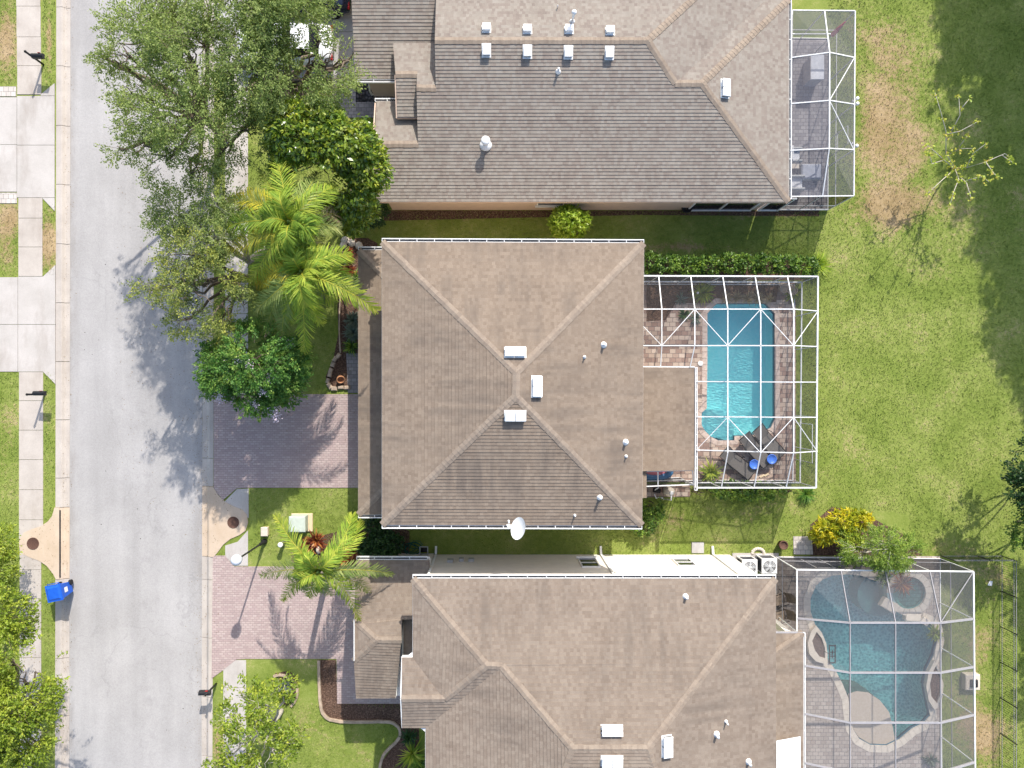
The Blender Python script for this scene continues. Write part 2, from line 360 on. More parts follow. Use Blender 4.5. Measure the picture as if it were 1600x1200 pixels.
leafm('leaf_myrtle', [(0.035, 0.10, 0.02), (0.08, 0.20, 0.035), (0.17, 0.30, 0.05), (0.34, 0.42, 0.08)])
leafm('leaf_palm', [(0.10, 0.19, 0.03), (0.20, 0.31, 0.045), (0.36, 0.43, 0.06), (0.56, 0.54, 0.11)], 0.35, 0.6, 0.12)
leafm('leaf_palm_yellow', [(0.30, 0.32, 0.04), (0.5, 0.45, 0.05), (0.65, 0.5, 0.06)], 0.35, 0.4)
leafm('leaf_palm_grey', [(0.12, 0.19, 0.05), (0.22, 0.29, 0.08), (0.34, 0.39, 0.13), (0.45, 0.46, 0.2)], 0.3, 0.6, 0.12)
leafm('leaf_lime', [(0.10, 0.20, 0.01), (0.22, 0.34, 0.02), (0.36, 0.46, 0.05), (0.5, 0.55, 0.1)], 0.3, 0.4)
leafm('leaf_hedge', [(0.025, 0.06, 0.012), (0.06, 0.13, 0.02), (0.16, 0.26, 0.035), (0.32, 0.42, 0.06)], 0.2, 0.4)
leafm('leaf_dark', [(0.010, 0.034, 0.010), (0.022, 0.064, 0.016), (0.045, 0.10, 0.025), (0.085, 0.15, 0.04)], 0.2, 0.4)
leafm('leaf_croton', [(0.09, 0.15, 0.015), (0.26, 0.31, 0.02), (0.52, 0.46, 0.02), (0.70, 0.50, 0.03)], 0.3, 0.4)
leafm('leaf_red', [(0.05, 0.015, 0.01), (0.17, 0.035, 0.02), (0.34, 0.10, 0.035), (0.46, 0.24, 0.06)], 0.3, 0.4)
leafm('leaf_bright', [(0.07, 0.12, 0.014), (0.17, 0.25, 0.025), (0.29, 0.36, 0.04), (0.46, 0.47, 0.07)], 0.3, 0.45)
leafm('leaf_young', [(0.18, 0.29, 0.025), (0.32, 0.43, 0.05), (0.50, 0.50, 0.09), (0.58, 0.28, 0.09)], 0.35, 0.5)
leafm('leaf_feather', [(0.09, 0.16, 0.03), (0.19, 0.29, 0.055), (0.31, 0.41, 0.085), (0.46, 0.53, 0.13)], 0.4, 0.6, 0.15)
leafm('leaf_silver', [(0.06, 0.09, 0.06), (0.13, 0.17, 0.13), (0.22, 0.27, 0.22)], 0.2, 0.5)
leafm('leaf_dry', [(0.22, 0.17, 0.10), (0.40, 0.32, 0.20), (0.5, 0.42, 0.28)], 0.3, 0.6)

def screen(name, dens, col):
    m = NT(name); tr = m.node('ShaderNodeBsdfTransparent'); df = m.node('ShaderNodeBsdfDiffuse'); df.inputs[0].default_value = (*col, 1)
    mx = m.node('ShaderNodeMixShader'); f = m.noise(0.6, 3, vec=m.pos())
    m.l.new(m.math('ADD', dens-0.03, m.math('MULTIPLY', f, 0.06)), mx.inputs[0])
    m.l.new(tr.outputs[0], mx.inputs[1]); m.l.new(df.outputs[0], mx.inputs[2]); m.l.new(mx.outputs[0], m.out.inputs[0])
screen('screen_mesh', 0.095, (0.17, 0.17, 0.175)); screen('screen_dusty', 0.36, (0.20, 0.20, 0.225)); screen('screen_hazy', 0.31, (0.21, 0.21, 0.22))
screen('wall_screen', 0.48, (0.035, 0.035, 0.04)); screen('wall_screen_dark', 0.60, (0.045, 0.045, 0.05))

def water(name, tint, wave=0.5, col=(0.2, 0.6, 0.65)):
    m = NT(name); P = m.pos(); tr = m.node('ShaderNodeBsdfTransparent'); tr.inputs[0].default_value = (*tint, 1)
    gl = m.node('ShaderNodeBsdfGlossy'); gl.inputs['Roughness'].default_value = 0.04; gl.inputs['Color'].default_value = (1, 1, 1, 1)
    fr = m.node('ShaderNodeFresnel'); fr.inputs[0].default_value = 1.33
    n = m.node('ShaderNodeBump'); n.inputs['Distance'].default_value = 0.03; n.inputs['Strength'].default_value = wave
    m.l.new(m.noise(7, 3, 0.5, vec=m.scalev(P, (1, 2.2, 1))), n.inputs['Height']); m.l.new(n.outputs[0], fr.inputs['Normal']); m.l.new(n.outputs[0], gl.inputs['Normal'])
    mx = m.node('ShaderNodeMixShader'); m.l.new(fr.outputs[0], mx.inputs[0]); m.l.new(tr.outputs[0], mx.inputs[1]); m.l.new(gl.outputs[0], mx.inputs[2])
    m.l.new(mx.outputs[0], m.out.inputs[0])
water('pool_water', (0.66, 1.0, 1.0)); water('deep_water', (0.64, 0.95, 0.94))
def plaster(name, a, b, sc=11):
    m = NT(name); P = m.pos(); v = m.node('ShaderNodeTexVoronoi'); v.inputs['Scale'].default_value = sc; m.l.new(P, v.inputs['Vector'])
    c = m.ramp(v.outputs['Distance'], [(0.1, a), (0.75, b)]); m.color(c).rough(0.7)
plaster('plaster_aqua', (0.62, 0.96, 0.97), (0.80, 1.0, 1.0), 6); plaster('plaster_blue_caustics', (0.24, 0.49, 0.52), (0.68, 0.93, 0.92), 8)  # the blue plaster's cells paint sunlit water ripples into its colour
plaster('plaster_shelf', (0.42, 0.355, 0.28), (0.47, 0.40, 0.325), 9); plaster('plaster_spa', (0.36, 0.52, 0.50), (0.42, 0.58, 0.56), 9)
plain('tile_navy', (0.05, 0.14, 0.20), 0.3, 0, 0.3, 20); plain('litter_leaf', (0.20, 0.13, 0.06), 0.9, 0, 0.5, 60)
M = MATS
# ================================================================== SETTING
def X(px): return (px-CX)/F*H
def Y(py): return (CY-py)/F*H
def rect(px0, py0, px1, py1): return [(X(px0), Y(py1)), (X(px1), Y(py1)), (X(px1), Y(py0)), (X(px0), Y(py0))]
def pg(pts): return [(X(a), Y(b)) for a, b in pts]
def inside(px, py, poly):
    c = np.zeros(px.shape, bool); n = len(poly)
    for i in range(n):
        x0, y0 = poly[i][:2]; x1, y1 = poly[(i+1) % n][:2]
        if y0 == y1: continue
        k = ((y0 > py) != (y1 > py)) & (px < (x1-x0)*(py-y0)/(y1-y0)+x0); c ^= k
    return c
def grow(poly, d):
    cx = sum(p[0] for p in poly)/len(poly); cy = sum(p[1] for p in poly)/len(poly)
    return [(cx+(x-cx)*(1+d/max(0.5, math.hypot(x-cx, y-cy))), cy+(y-cy)*(1+d/max(0.5, math.hypot(x-cx, y-cy)))) for x, y in poly]
# outlines of the two pools (water level)
POOL_A = pg([(1110, 484), (1120, 474), (1196, 474), (1210, 490), (1210, 655), (1204, 668), (1188, 677), (1166, 681), (1147, 681), (1147, 688),
             (1122, 688), (1110, 682), (1101, 673), (1096, 664), (1096, 645), (1104, 638), (1105, 560), (1105, 490)])
POOL_B = pg([(1300, 899), (1322, 897), (1345, 899), (1365, 907), (1384, 913), (1390, 925), (1394, 945), (1408, 958), (1432, 964), (1452, 972), (1462, 985),
             (1464, 1000), (1458, 1025), (1448, 1045), (1443, 1070), (1448, 1095), (1453, 1118), (1442, 1130), (1425, 1138), (1405, 1155), (1385, 1165),
             (1360, 1164), (1342, 1154), (1332, 1138), (1328, 1115), (1325, 1090), (1316, 1068), (1304, 1045), (1293, 1030), (1287, 1005), (1274, 978), (1266, 955), (1266, 935), (1274, 915), (1285, 905)])
RX0, RX1 = X(88), X(333)
def road_z(x): return -0.12
def gauss(x, y, px, py, rx, ry): return math.exp(-(((x-X(px))*31.7/rx)**2+((y-Y(py))*31.7/ry)**2))
DRY = [(1405, 120, 45, 90, .45), (1365, 200, 35, 60, .75), (1415, 240, 50, 45, .6), (1385, 320, 70, 28, .75), (1440, 170, 60, 120, .2), (1360, 60, 50, 60, .4), (1400, 330, 60, 40, .6), (1480, 440, 50, 50, .22), (1380, 430, 90, 25, .22), (1450, 590, 120, 60, .08), (1320, 720, 50, 40, .2),
       (1300, 840, 50, 40, .3), (1530, 1000, 30, 60, .6), (1535, 1150, 40, 60, .9), (1560, 900, 30, 40, .5), (10, 60, 16, 70, 1.0), (75, 380, 14, 50, 1.1), (10, 370, 20, 60, .8), (76, 60, 5, 60, .9), (20, 340, 12, 16, .8), (700, 332, 160, 8, .9), (1180, 333, 60, 7, .8),
       (1050, 385, 50, 8, .8), (1120, 388, 40, 6, .6), (1060, 810, 30, 30, .45), (1190, 800, 40, 25, .45), (560, 1170, 60, 30, .25), (480, 1130, 30, 30, .3), (8, 690, 18, 60, .5), (75, 680, 8, 60, .3), (450, 580, 25, 40, .8), (340, 1170, 10, 40, .7), (1470, 860, 60, 20, .4), (1600, 330, 120, 60, .3)]
def dry_np(x, y):
    d = np.zeros(x.shape)
    for px, py, rx, ry, a in DRY: d += a*np.exp(-(((x-X(px))*31.7/rx)**2+((y-Y(py))*31.7/ry)**2))
    return d
def lawn():
    xs = [-600, -120, -60]+list(np.arange(-30, 30.01, 0.25))+[60, 120, 600]; ys = [-600, -120, -60]+list(np.arange(-24, 24.01, 0.25))+[60, 120, 600]
    gx, gy = np.meshgrid(xs, ys); z = np.zeros(gx.shape)
    z[(gx > X(90)) & (gx < X(331))] = -0.2
    for p in (POOL_A, POOL_B): z[inside(gx, gy, grow(p, 0.45))] = -2.6
    nx, ny = len(xs), len(ys); co = np.stack([gx, gy, z], -1).reshape(-1, 3)
    idx = np.arange(nx*ny).reshape(ny, nx); q = np.stack([idx[:-1, :-1], idx[:-1, 1:], idx[1:, 1:], idx[1:, :-1]], -1).reshape(-1, 4)
    me = bpy.data.meshes.new('lawn'); me.vertices.add(len(co)); me.vertices.foreach_set('co', co.astype(np.float32).ravel())
    me.loops.add(q.size); me.loops.foreach_set('vertex_index', q.ravel().astype(np.int32)); me.polygons.add(len(q)); me.polygons.foreach_set('loop_start', np.arange(0, q.size, 4, dtype=np.int32))
    at = me.attributes.new('dry', 'FLOAT', 'POINT'); at.data.foreach_set('value', dry_np(co[:, 0], co[:, 1]).astype(np.float32))
    me.materials.append(M['lawn']); me.update(calc_edges=True)
    o = bpy.data.objects.new('lawn', me); link(o); tag(o, 'wide green lawn with dry brown patches around the houses', 'lawn', kind='structure')
lawn()
def struct(name, mb, mat, label, cat):
    o = mb.build(name, mat); return tag(o, label, cat, kind='structure')
r = MB(); r.face([(X(104.5), -400, -0.12), (X(313), -400, -0.12), (X(316), 400, -0.12), (X(108), 400, -0.12)]); struct('road', r, M['asphalt'], 'pale grey asphalt road running along the left of the houses', 'road')
# kerbs with gutter pans, cast in lengths
def kerb(side, xa, xb, tilt, joints, tan):
    m = MB(); w = xb-xa
    prof = [(0, 0.0), (0.42*w, 0.02), (0.5*w, 0.01), (0.62*w, -0.07), (0.72*w, -0.105), (w, -0.112)] if side < 0 else [(0, -0.112), (0.42*w, -0.105), (0.52*w, -0.06), (0.62*w, 0.005), (0.7*w, 0.02), (w, 0.0)]
    ys = sorted(set(joints)); g = 0.012
    for a, b in zip(ys[:-1], ys[1:]):
        y0, y1 = Y(b)+g, Y(a)-g; mm = 1 if any(lo <= (a+b)/2 <= hi for lo, hi in tan) else 0
        def px(x, y): return xa+x+tilt*(y-Y(600))/H
        vs = []
        for yy in (y0, y1):
            for x, z in prof: vs.append((px(x, yy), yy, z+0.004))
            vs.append((px(prof[-1][0], yy), yy, -0.3)); vs.append((px(0, yy), yy, -0.3))
        n = len(prof)+2; fs = [(i, (i+1) % n, n+(i+1) % n, n+i) for i in range(n)]+[tuple(range(n-1, -1, -1)), tuple(range(n, 2*n))]
        m.mesh(vs, fs, mm)
    return m
jl = [-300, -200, -90]+[12+92*k for k in range(-1, 8)]+[656-7]; jl = [-5000, -120, -80, 11, 103, 196, 288, 381, 473, 565, 656, 747, 793, 905, 1029, 1120, 1210, 1300, 5000]
o = kerb(-1, X(87), X(107), 0.06, jl, [(793, 905)]).build('kerb', [M['concrete_kerb'], M['concrete_tan']]); tag(o, 'stained concrete kerb and gutter left of the road', 'kerb', kind='structure')
o = kerb(1, X(315), X(333.5), 0.09, [-5000, -200, -110, -18, 74, 166, 258, 350, 442, 534, 610, 716, 760, 870, 906, 997, 1090, 1182, 1274, 5000], [(760, 870)]).build('kerb', [M['concrete_kerb'], M['concrete_tan']])
tag(o, 'stained concrete kerb and gutter on the house side of the road', 'kerb', kind='structure')
def slabs(name, polys, mat, label, cat='sidewalk', z=0.03, gap=0.02):
    m = MB()
    for p in polys:
        p = pg(p); cx = sum(q[0] for q in p)/len(p); cy = sum(q[1] for q in p)/len(p)
        q = [(x+(gap/2 if x < cx else -gap/2), y+(gap/2 if y < cy else -gap/2)) for x, y in p]
        if sum(q[i][0]*q[(i+1) % len(q)][1]-q[(i+1) % len(q)][0]*q[i][1] for i in range(len(q))) < 0: q = q[::-1]
        m.prism(q, -0.1, z)
    return struct(name, m, mat, label, cat)
def R4(a, b, c, d): return [(a, b), (c, b), (c, d), (a, d)]
P_ = []
for a, b in zip([-160, -115, -70, -35, 10, 58, 103], [-115, -70, -35, 10, 58, 103, 148]): P_.append(R4(26+a*.012, a, 64+a*.012, b))
for a, b in zip([309, 341, 386], [341, 386, 432]): P_.append(R4(29, a, 67, b))
for a, b in zip([581, 626, 672, 718, 765, 812], [626, 672, 718, 765, 812, 850]): P_.append(R4(30, a, 68, b))
for a, b in zip([850, 890, 935, 981, 1027, 1073, 1119, 1165, 1211], [890, 935, 981, 1027, 1073, 1119, 1165, 1211, 1260]): P_.append(R4(31, a, 65, b))
slabs('sidewalk', P_, M['concrete_kerb'], 'stained concrete sidewalk of square slabs left of the road')
P_ = [R4(-60, 152, 27, 226), R4(-60, 226, 27, 300), R4(27, 150, 86, 227), R4(27, 227, 86, 309), [(64, 148), (86, 130), (86, 150), (64, 150)], [(66, 309), (86, 309), (86, 330)],
      R4(-60, 433, 28.5, 507), R4(-60, 507, 28.5, 581), [(28.5, 432), (68, 432), (87, 414), (87, 507), (28.5, 507)], [(28.5, 507), (87, 507), (87, 600), (68, 581), (28.5, 581)]]
slabs('driveway', P_, M['concrete_pale'], 'two pale concrete driveways at the left edge of the photo', 'driveway')
slabs('paver_border', [R4(-60, 135, 26, 151), R4(-60, 301, 27, 318)], M['pavers_light'], 'light brick borders of the concrete driveway at top left', 'paving')
# east side
P_ = []
for a in range(122, 600, 46): P_.append(R4(352, a, 388, a+46))
P_ += [[(350, 785), (370, 764), (389, 763), (389, 810), (378, 800)]]
P_ += [[(352, 852), (372, 846), (388, 828), (388, 884), (366, 884), (352, 869)]]
for a, b in zip([1031, 1074, 1120, 1166, 1212], [1074, 1120, 1166, 1212, 1260]): P_.append([(349 if a > 1040 else 360, a), (385, a), (385, b), (349, b), (349, a+14)] if a < 1040 else R4(349, a, 385, b))
slabs('sidewalk', P_, M['concrete_pale'], 'pale concrete sidewalk between the road and the houses')
def pave(name, poly, mat, label, cat='driveway', z=0.02, holes=()):
    m = MB(); p = pg(poly)
    if sum(p[i][0]*p[(i+1) % len(p)][1]-p[(i+1) % len(p)][0]*p[i][1] for i in range(len(p))) < 0: p = p[::-1]
    m.prism(p, -0.08, z, holes=holes); return struct(name, m, mat, label, cat)
pave('driveway', [(334, 617), (388, 616), (610, 616), (610, 762), (388, 762), (370, 763), (349, 781), (334, 764)], M['pavers_pink'], 'pinkish brick driveway of the middle house', z=0.034)
pave('driveway', [(333, 868), (352, 868), (366, 885), (388, 885), (630, 885), (630, 1099), (527, 1099), (526, 1029), (385, 1029), (370, 1030), (350, 1046), (331, 1060)], M['pavers_pink'], 'pinkish brick driveway under the palm at the lower house', z=0.034)
slabs('driveway', [R4(334, -160, 430, -20), R4(430, -160, 570, -20), R4(334, -20, 430, 122), R4(430, -20, 556, 50), R4(430, 50, 556, 122)], M['concrete_grey'], 'grey concrete driveway of the top house')
pave('path', [(520, 118), (556, 118), (556, 160), (640, 160), (640, 184), (541, 184), (520, 176)], M['pavers_grey'], 'grey paver entry path of the top house', 'path', 0.037)
pave('path', [(541, 552), (600, 552), (600, 614), (544, 614)], M['pavers_grey'], 'narrow paver walk beside the middle house garage', 'path', 0.028)
# planting beds
def bed(poly, label, z=0.012, mat='mulch'): return pave('planting_bed', poly, M[mat], label, 'planting bed', z)
bed([(532, 372), (575, 372), (590, 380), (590, 615), (511, 606), (509, 588), (521, 560), (529, 520), (527, 470), (530, 420)], 'dark mulch bed along the front of the middle house')
bed([(498, 1031), (525, 1031), (527, 1099), (640, 1099), (655, 1110), (655, 1220), (596, 1220), (597, 1190), (618, 1160), (627, 1140), (605, 1126), (520, 1125), (501, 1108)], 'mulch bed in front of the lower house')
bed([(553, 126), (620, 126), (620, 160), (553, 160)], 'dark rock bed in the entry court of the top house', 0.03, 'dark_rock')
bed([(470, 845), (600, 812), (640, 830), (640, 868), (560, 885), (470, 885)], 'mulch bed between the middle and the lower house')
bed([(1266, 820), (1300, 792), (1345, 800), (1440, 850), (1440, 868), (1266, 868)], 'mulch bed under the yellow shrub by the lower pool cage')
bed([(430, 1052), (452, 1048), (466, 1062), (466, 1088), (450, 1102), (436, 1098), (446, 1078)], 'curved mulch ring in the lower front lawn')
bed([(600, 329), (1280, 329), (1280, 338), (1000, 336), (600, 345)], 'thin bare strip along the wall of the top house', 0.008)
bed([(1010, 405), (1262, 405), (1262, 438), (1010, 438)], 'soil strip under the hedge beside the middle pool cage', 0.008)
# pool decks
def deck(poly, pool, mat, label, z=0.03):
    m = MB(); p = pg(poly)
    if sum(p[i][0]*p[(i+1) % len(p)][1]-p[(i+1) % len(p)][0]*p[i][1] for i in range(len(p))) < 0: p = p[::-1]
    m.prism(p, -0.12, z, holes=[pool] if pool else []); return struct('pool_deck', m, mat, label, 'pool deck')
deck([(985, 441), (1243, 441), (1243, 753), (985, 753)], POOL_A, M['pavers_deck'], 'brown and pink paver deck around the rectangular pool')
deck([(1195, 869), (1468, 869), (1468, 1240), (1195, 1240)], grow(POOL_B, 0.03), M['pavers_tan'], 'tan paver deck around the curved pool')
deck([(1180, 60), (1294, 60), (1294, 327), (1180, 327)], None, M['pavers_grey'], 'grey paver lanai floor behind the top house')
pave('paver_pad', [(985, 757), (1078, 757), (1078, 776), (1010, 777), (985, 777)], M['pavers_deck'], 'small paver pad with pool equipment', 'paving', 0.03)
pave('paver_pad', [(1239, 838), (1268, 838), (1270, 866), (1240, 866)], M['pavers_light'], 'small square paver pad beside the yellow shrub', 'paving', 0.03)
pave('concrete_pad', [(1144, 864), (1216, 864), (1216, 880), (1144, 880)], M['concrete_pale'], 'narrow pale concrete strip under the air conditioners', 'paving', 0.05)

# grass blades scattered over every open patch of lawn
def grass():
    N = 520000; x = RNG.uniform(-27, 28.5, N); y = RNG.uniform(-21.5, 21.5, N)
    k = np.ones(N, bool)
    ex = [R4(86, -900, 334, 2000), R4(26, -900, 67, 150), R4(-90, 132, 87, 320), R4(28, 309, 67, 432), R4(-90, 431, 88, 582), R4(29, 580, 69, 1300), R4(350, -300, 389, 617), R4(348, 763, 389, 885), R4(333, 615, 600, 763), R4(333, 868, 630, 1100),
          R4(348, 1030, 386, 1300), R4(333, -300, 560, 123), R4(520, 118, 1290, 329), R4(600, -300, 1294, 329), R4(597, 405, 985, 806), R4(980, 440, 1243, 754), R4(640, 868, 1290, 1300), R4(1190, 868, 1469, 1300), [(498, 1031), (525, 1031), (527, 1099), (655, 1110), (655, 1220), (596, 1220), (597, 1190), (618, 1160), (627, 1140), (605, 1126), (520, 1125), (501, 1108)],
          [(532, 372), (575, 372), (600, 380), (600, 615), (511, 606), (509, 588), (521, 560), (529, 520), (527, 470), (530, 420)], R4(985, 755, 1078, 778), R4(1239, 838, 1270, 866), R4(454, 800, 490, 832), R4(1266, 800, 1420, 868), R4(1010, 415, 1250, 440)]
    for p in ex: k &= ~inside(x, y, pg(p))
    for c in ((52, 850), (362, 816)): k &= ((x-X(c[0]))**2+(y-Y(c[1]))**2) > 1.2**2
    x, y = x[k], y[k]; d = dry_np(x, y); n = len(x)
    dens = RNG.random(n) > 0.5*np.clip(d, 0, 1); x, y, d = x[dens], y[dens], d[dens]; n = len(x)
    a = RNG.uniform(0, 2*math.pi, n); L = RNG.uniform(0.05, 0.11, n); w = RNG.uniform(0.010, 0.022, n); lean = RNG.uniform(0.3, 0.95, n)
    b = np.stack([x, y, np.full(n, -0.005)], -1); u = np.stack([np.cos(a), np.sin(a), 0*a], -1); s = np.stack([-np.sin(a), np.cos(a), 0*a], -1)
    tip = b+u*(L*lean)[:, None]; tip[:, 2] = L*np.sqrt(1-lean**2*0.9)
    v = np.stack([b-s*w[:, None], b+s*w[:, None], tip], 1).reshape(-1, 3); r = RNG.random(n)
    o = np_mesh('grass', v, 3, M['grass_blade'], None, {'dry': np.repeat(d, 3), 'rnd': np.repeat(r, 3)}); tag(o, 'short mown grass growing all over the lawns', 'grass', kind='stuff')
grass()

# ================================================================== ROOFS AND HOUSES
C_ = 0.145
def shingled(mb, pts, t=0.019, m=0):
    "lay courses of shingles, each a real step, on a sloping face"
    pts = [Vector(p) for p in pts]; n = Vector((0, 0, 0))
    for i in range(len(pts)): n += pts[i].cross(pts[(i+1) % len(pts)])
    n.normalize()
    if n.z < 0: n = -n; pts = pts[::-1]
    s = Vector((0, 0, 1))-n*n.z
    if s.length < 0.05: s = Vector((0, 1, 0))
    s.normalize(); u = s.cross(n); v0 = min(p.dot(s) for p in pts); v1 = max(p.dot(s) for p in pts); ru = random.uniform(0, 50); k = 0; base = random.randrange(900)
    while v0+k*C_ < v1-1e-4:
        lo, hi = v0+k*C_, v0+(k+1)*C_; q = poly_clip(pts, s, lo-1e-6, min(hi, v1+1e-4))
        if q:
            fr = [min(1, max(0, (p.dot(s)-lo)/C_)) for p in q]; tt = t*random.uniform(0.75, 1.25)
            up = [p+n*(tt*(1-f)+0.002) for p, f in zip(q, fr)]
            mb.face(up, [(p.dot(u)+ru, (base+k+0.02+0.96*f)*C_) for p, f in zip(q, fr)], m)
            for i in range(len(q)):
                j = (i+1) % len(q)
                if fr[i] < 0.01 and fr[j] < 0.01 and (q[i]-q[j]).length > 0.02:
                    mb.face([q[j]-n*0.004, up[j], up[i], q[i]-n*0.004][::-1], [(q[i].dot(u)+ru, (base+k+.02)*C_)]*4, m)
        k += 1
def cap(mb, a, b, sdrop=0.2, w=0.30, m=0):
    "row of overlapping cap shingles along a hip or ridge"
    a, b = Vector(a), Vector(b); d = b-a; L = d.length; n = max(1, int(L/0.2)); d.normalize()
    x = d.cross(Vector((0, 0, 1))).normalized()*w/2; dr = Vector((0, 0, sdrop*w/2))
    for i in range(n):
        p = a+d*(L*i/n)+x*random.uniform(-.07, .07); q = a+d*(L*(i+1)/n+0.02)+x*random.uniform(-.07, .07); z0, z1 = Vector((0, 0, 0.034)), Vector((0, 0, 0.024)); ru = random.uniform(0, 90)
        uv = [(ru, 3.01+i*0.145), (ru+.1, 3.01+i*0.145), (ru+.1, 3.10+i*0.145), (ru, 3.10+i*0.145)]
        mb.face([p-x-dr+z0, p+z0, q+z1, q-x-dr+z1], uv, m); mb.face([p+z0, p+x-dr+z0, q+x-dr+z1, q+z1], uv, m)
        e = Vector((0, 0, 0.05)); mb.face([p-x-dr+z0-e, p+x-dr+z0-e, p+x-dr+z0, p+z0, p-x-dr+z0], [uv[0]]*5, m)
        mb.face([p-x-dr+z0-e, p-x-dr+z0, q-x-dr+z1, q-x-dr+z1-e], uv, m); mb.face([p+x-dr+z0, p+x-dr+z0-e, q+x-dr+z1-e, q+x-dr+z1], uv, m)
def fascia(mb, a, b, hgt=0.2, t=0.03, drop=0.01):
    a, b = Vector(a), Vector(b); mb.beam(a-Vector((0, 0, hgt/2+drop)), b-Vector((0, 0, hgt/2+drop)), t, hgt)
def gutter(parent, a, b, side, spacing=0.72, w=0.14):
    "open gutter from a to b; side = unit vector away from the roof"
    a, b = Vector(a), Vector(b); s = Vector(side); d = (b-a).normalized(); L = (b-a).length
    g = MB(); z = Vector((0, 0, 1))
    g.beam(a+s*w-z*0.05, b+s*w-z*0.05, 0.035, 0.13); g.beam(a+s*0.018-z*0.06, b+s*0.018-z*0.06, 0.02, 0.11)
    for e in (a, b): g.beam(e+s*0.02-z*0.05, e+s*(w+.015)-z*0.05, 0.02, 0.12)
    n = max(1, round(L/spacing))
    for i in range(1, n): p = a+d*(L*i/n); g.beam(p+s*0.02+z*0.002, p+s*w+z*0.002, 0.028, 0.012)
    go = g.build('gutter', M['white_metal'], parent)
    c = MB(); c.beam(a+s*(w/2+.008)-z*0.085, b+s*(w/2+.008)-z*0.085, w-0.03, 0.02); c.build('gutter_trough', M['gutter_inside'], go)
def walls(parent, poly, z1, mat, name='wall', z0=-0.1):
    m = MB(); p = list(poly)
    if sum(p[i][0]*p[(i+1) % len(p)][1]-p[(i+1) % len(p)][0]*p[i][1] for i in range(len(p))) < 0: p = p[::-1]
    m.prism(p, z0, z1); return m.build(name, mat, parent)
def window(parent, x0, x1, y, z0, z1, ny, frame='white_paint', bars=1, name='window'):
    "window in a wall facing +Y (ny=1) or -Y (ny=-1)"
    f = MB(); t = 0.05
    for a, b, c, d in ((x0-t, x1+t, z0-t, z0), (x0-t, x1+t, z1, z1+t)): f.box(a, y, c, b, y+ny*0.06, d)
    for a, b in ((x0-t, x0), (x1, x1+t)): f.box(a, y, z0, b, y+ny*0.055, z1)
    for i in range(bars): zz = z0+(z1-z0)*(i+1)/(bars+1); f.box(x0, y, zz-0.03, x1, y+ny*0.045, zz+0.03)
    fo = f.build(name, M[frame], parent); g = MB(); g.box(x0, y-ny*0.02, z0, x1, y+ny*0.02, z1); g.build('pane', M['dark_glass'], fo)
    s = MB(); s.box(x0-0.12, y, z0-t-0.09, x1+0.12, y+ny*0.11, z0-t-0.002); s.build('sill', M[frame], fo)

def slope_z(pts, x, y):
    a, b, c = (Vector(p) for p in pts[:3]); n = (b-a).cross(c-a); return a.z-(n.x*(x-a.x)+n.y*(y-a.y))/n.z
def on_face(face, px, py):
    "point of a roof face seen at a photo position"
    a, b, c = (Vector(p) for p in face[:3]); n = (b-a).cross(c-a).normalized()
    o = Vector((0, 0, H)); d = Vector(((px-CX)/F, (CY-py)/F, -1.0)); t = (a-o).dot(n)/d.dot(n); return o+d*t, (n if n.z > 0 else -n)
def box_vent(roof, face, px, py, w=0.40, l=0.40, lip=None, pair=None):
    "square white attic vent(s) on a slope"
    p, n = on_face(face, px, py); s = (Vector((0, 0, 1))-n*n.z).normalized(); u = s.cross(n).normalized()
    R = Matrix((u, s, n)).transposed()
    def add(m, cx, cy, cz, sx, sy, sz, b=0.02):
        t = MB(); t.box(-sx/2, -sy/2, 0, sx/2, sy/2, sz, bev=b); m.mesh([p+R @ (Vector(v)+Vector((cx, cy, cz))) for v in t.v], t.f)
    m = MB()
    offs = [(0, 0)] if not pair else ([(-w*0.52, 0), (w*0.52, 0)] if pair == 'u' else [(0, -l*0.52), (0, l*0.52)])
    for ox, oy in offs:
        add(m, ox, oy, 0.16, w, l, 0.05); add(m, ox, oy+0.03, 0, w*0.8, l*0.75, 0.16, 0)
    m2 = MB(); 
    for ox, oy in offs: add(m2, ox, oy-0.02, 0.04, w*0.86, l*0.86, 0.10, 0)
    fl = MB(); ww = w*(2.2 if pair == 'u' else 1.12); ll = l*(2.2 if pair == 'v' else 1.12); add(fl, 0, 0.0, 0.022, ww, ll+(0.1 if lip else 0), 0.012, 0)
    o = m.build('roof_vent', M['white_metal'], roof)
    return o, m2, fl
def vents(roof, face, lst, **k):
    for a in lst:
        o, m2, fl = box_vent(roof, face, a[0], a[1], pair=(a[2] if len(a) > 2 else None), **k)
        # the dark throat and the flashing belong to the same vent mesh: join as extra faces
        me = o.data; me.materials.append(M['dark_rubber'])
        ov = MB(); ov.v = [tuple(v.co) for v in me.vertices]; ov.f = [tuple(p.vertices) for p in me.polygons]; nf = len(ov.f)
        org = wloc(roof); ov.m = [0]*nf; ov.uv = [[(0, 0)]*len(f) for f in ov.f]; ov.sm = [False]*nf
        for mm, ix in ((m2, 1), (fl, 0)):
            i = len(ov.v); ov.v += [tuple(Vector(v)-org) for v in mm.v]
            for f in mm.f: ov.f.append(tuple(i+q for q in f)); ov.m.append(ix); ov.uv.append([(0, 0)]*len(f)); ov.sm.append(False)
        me2 = bpy.data.meshes.new('roof_vent'); me2.from_pydata(ov.v, [], ov.f); me2.materials.append(M['white_metal']); me2.materials.append(M['dark_rubber'])
        me2.polygons.foreach_set('material_index', np.array(ov.m, dtype=np.int32)); me2.update(); o.data = me2
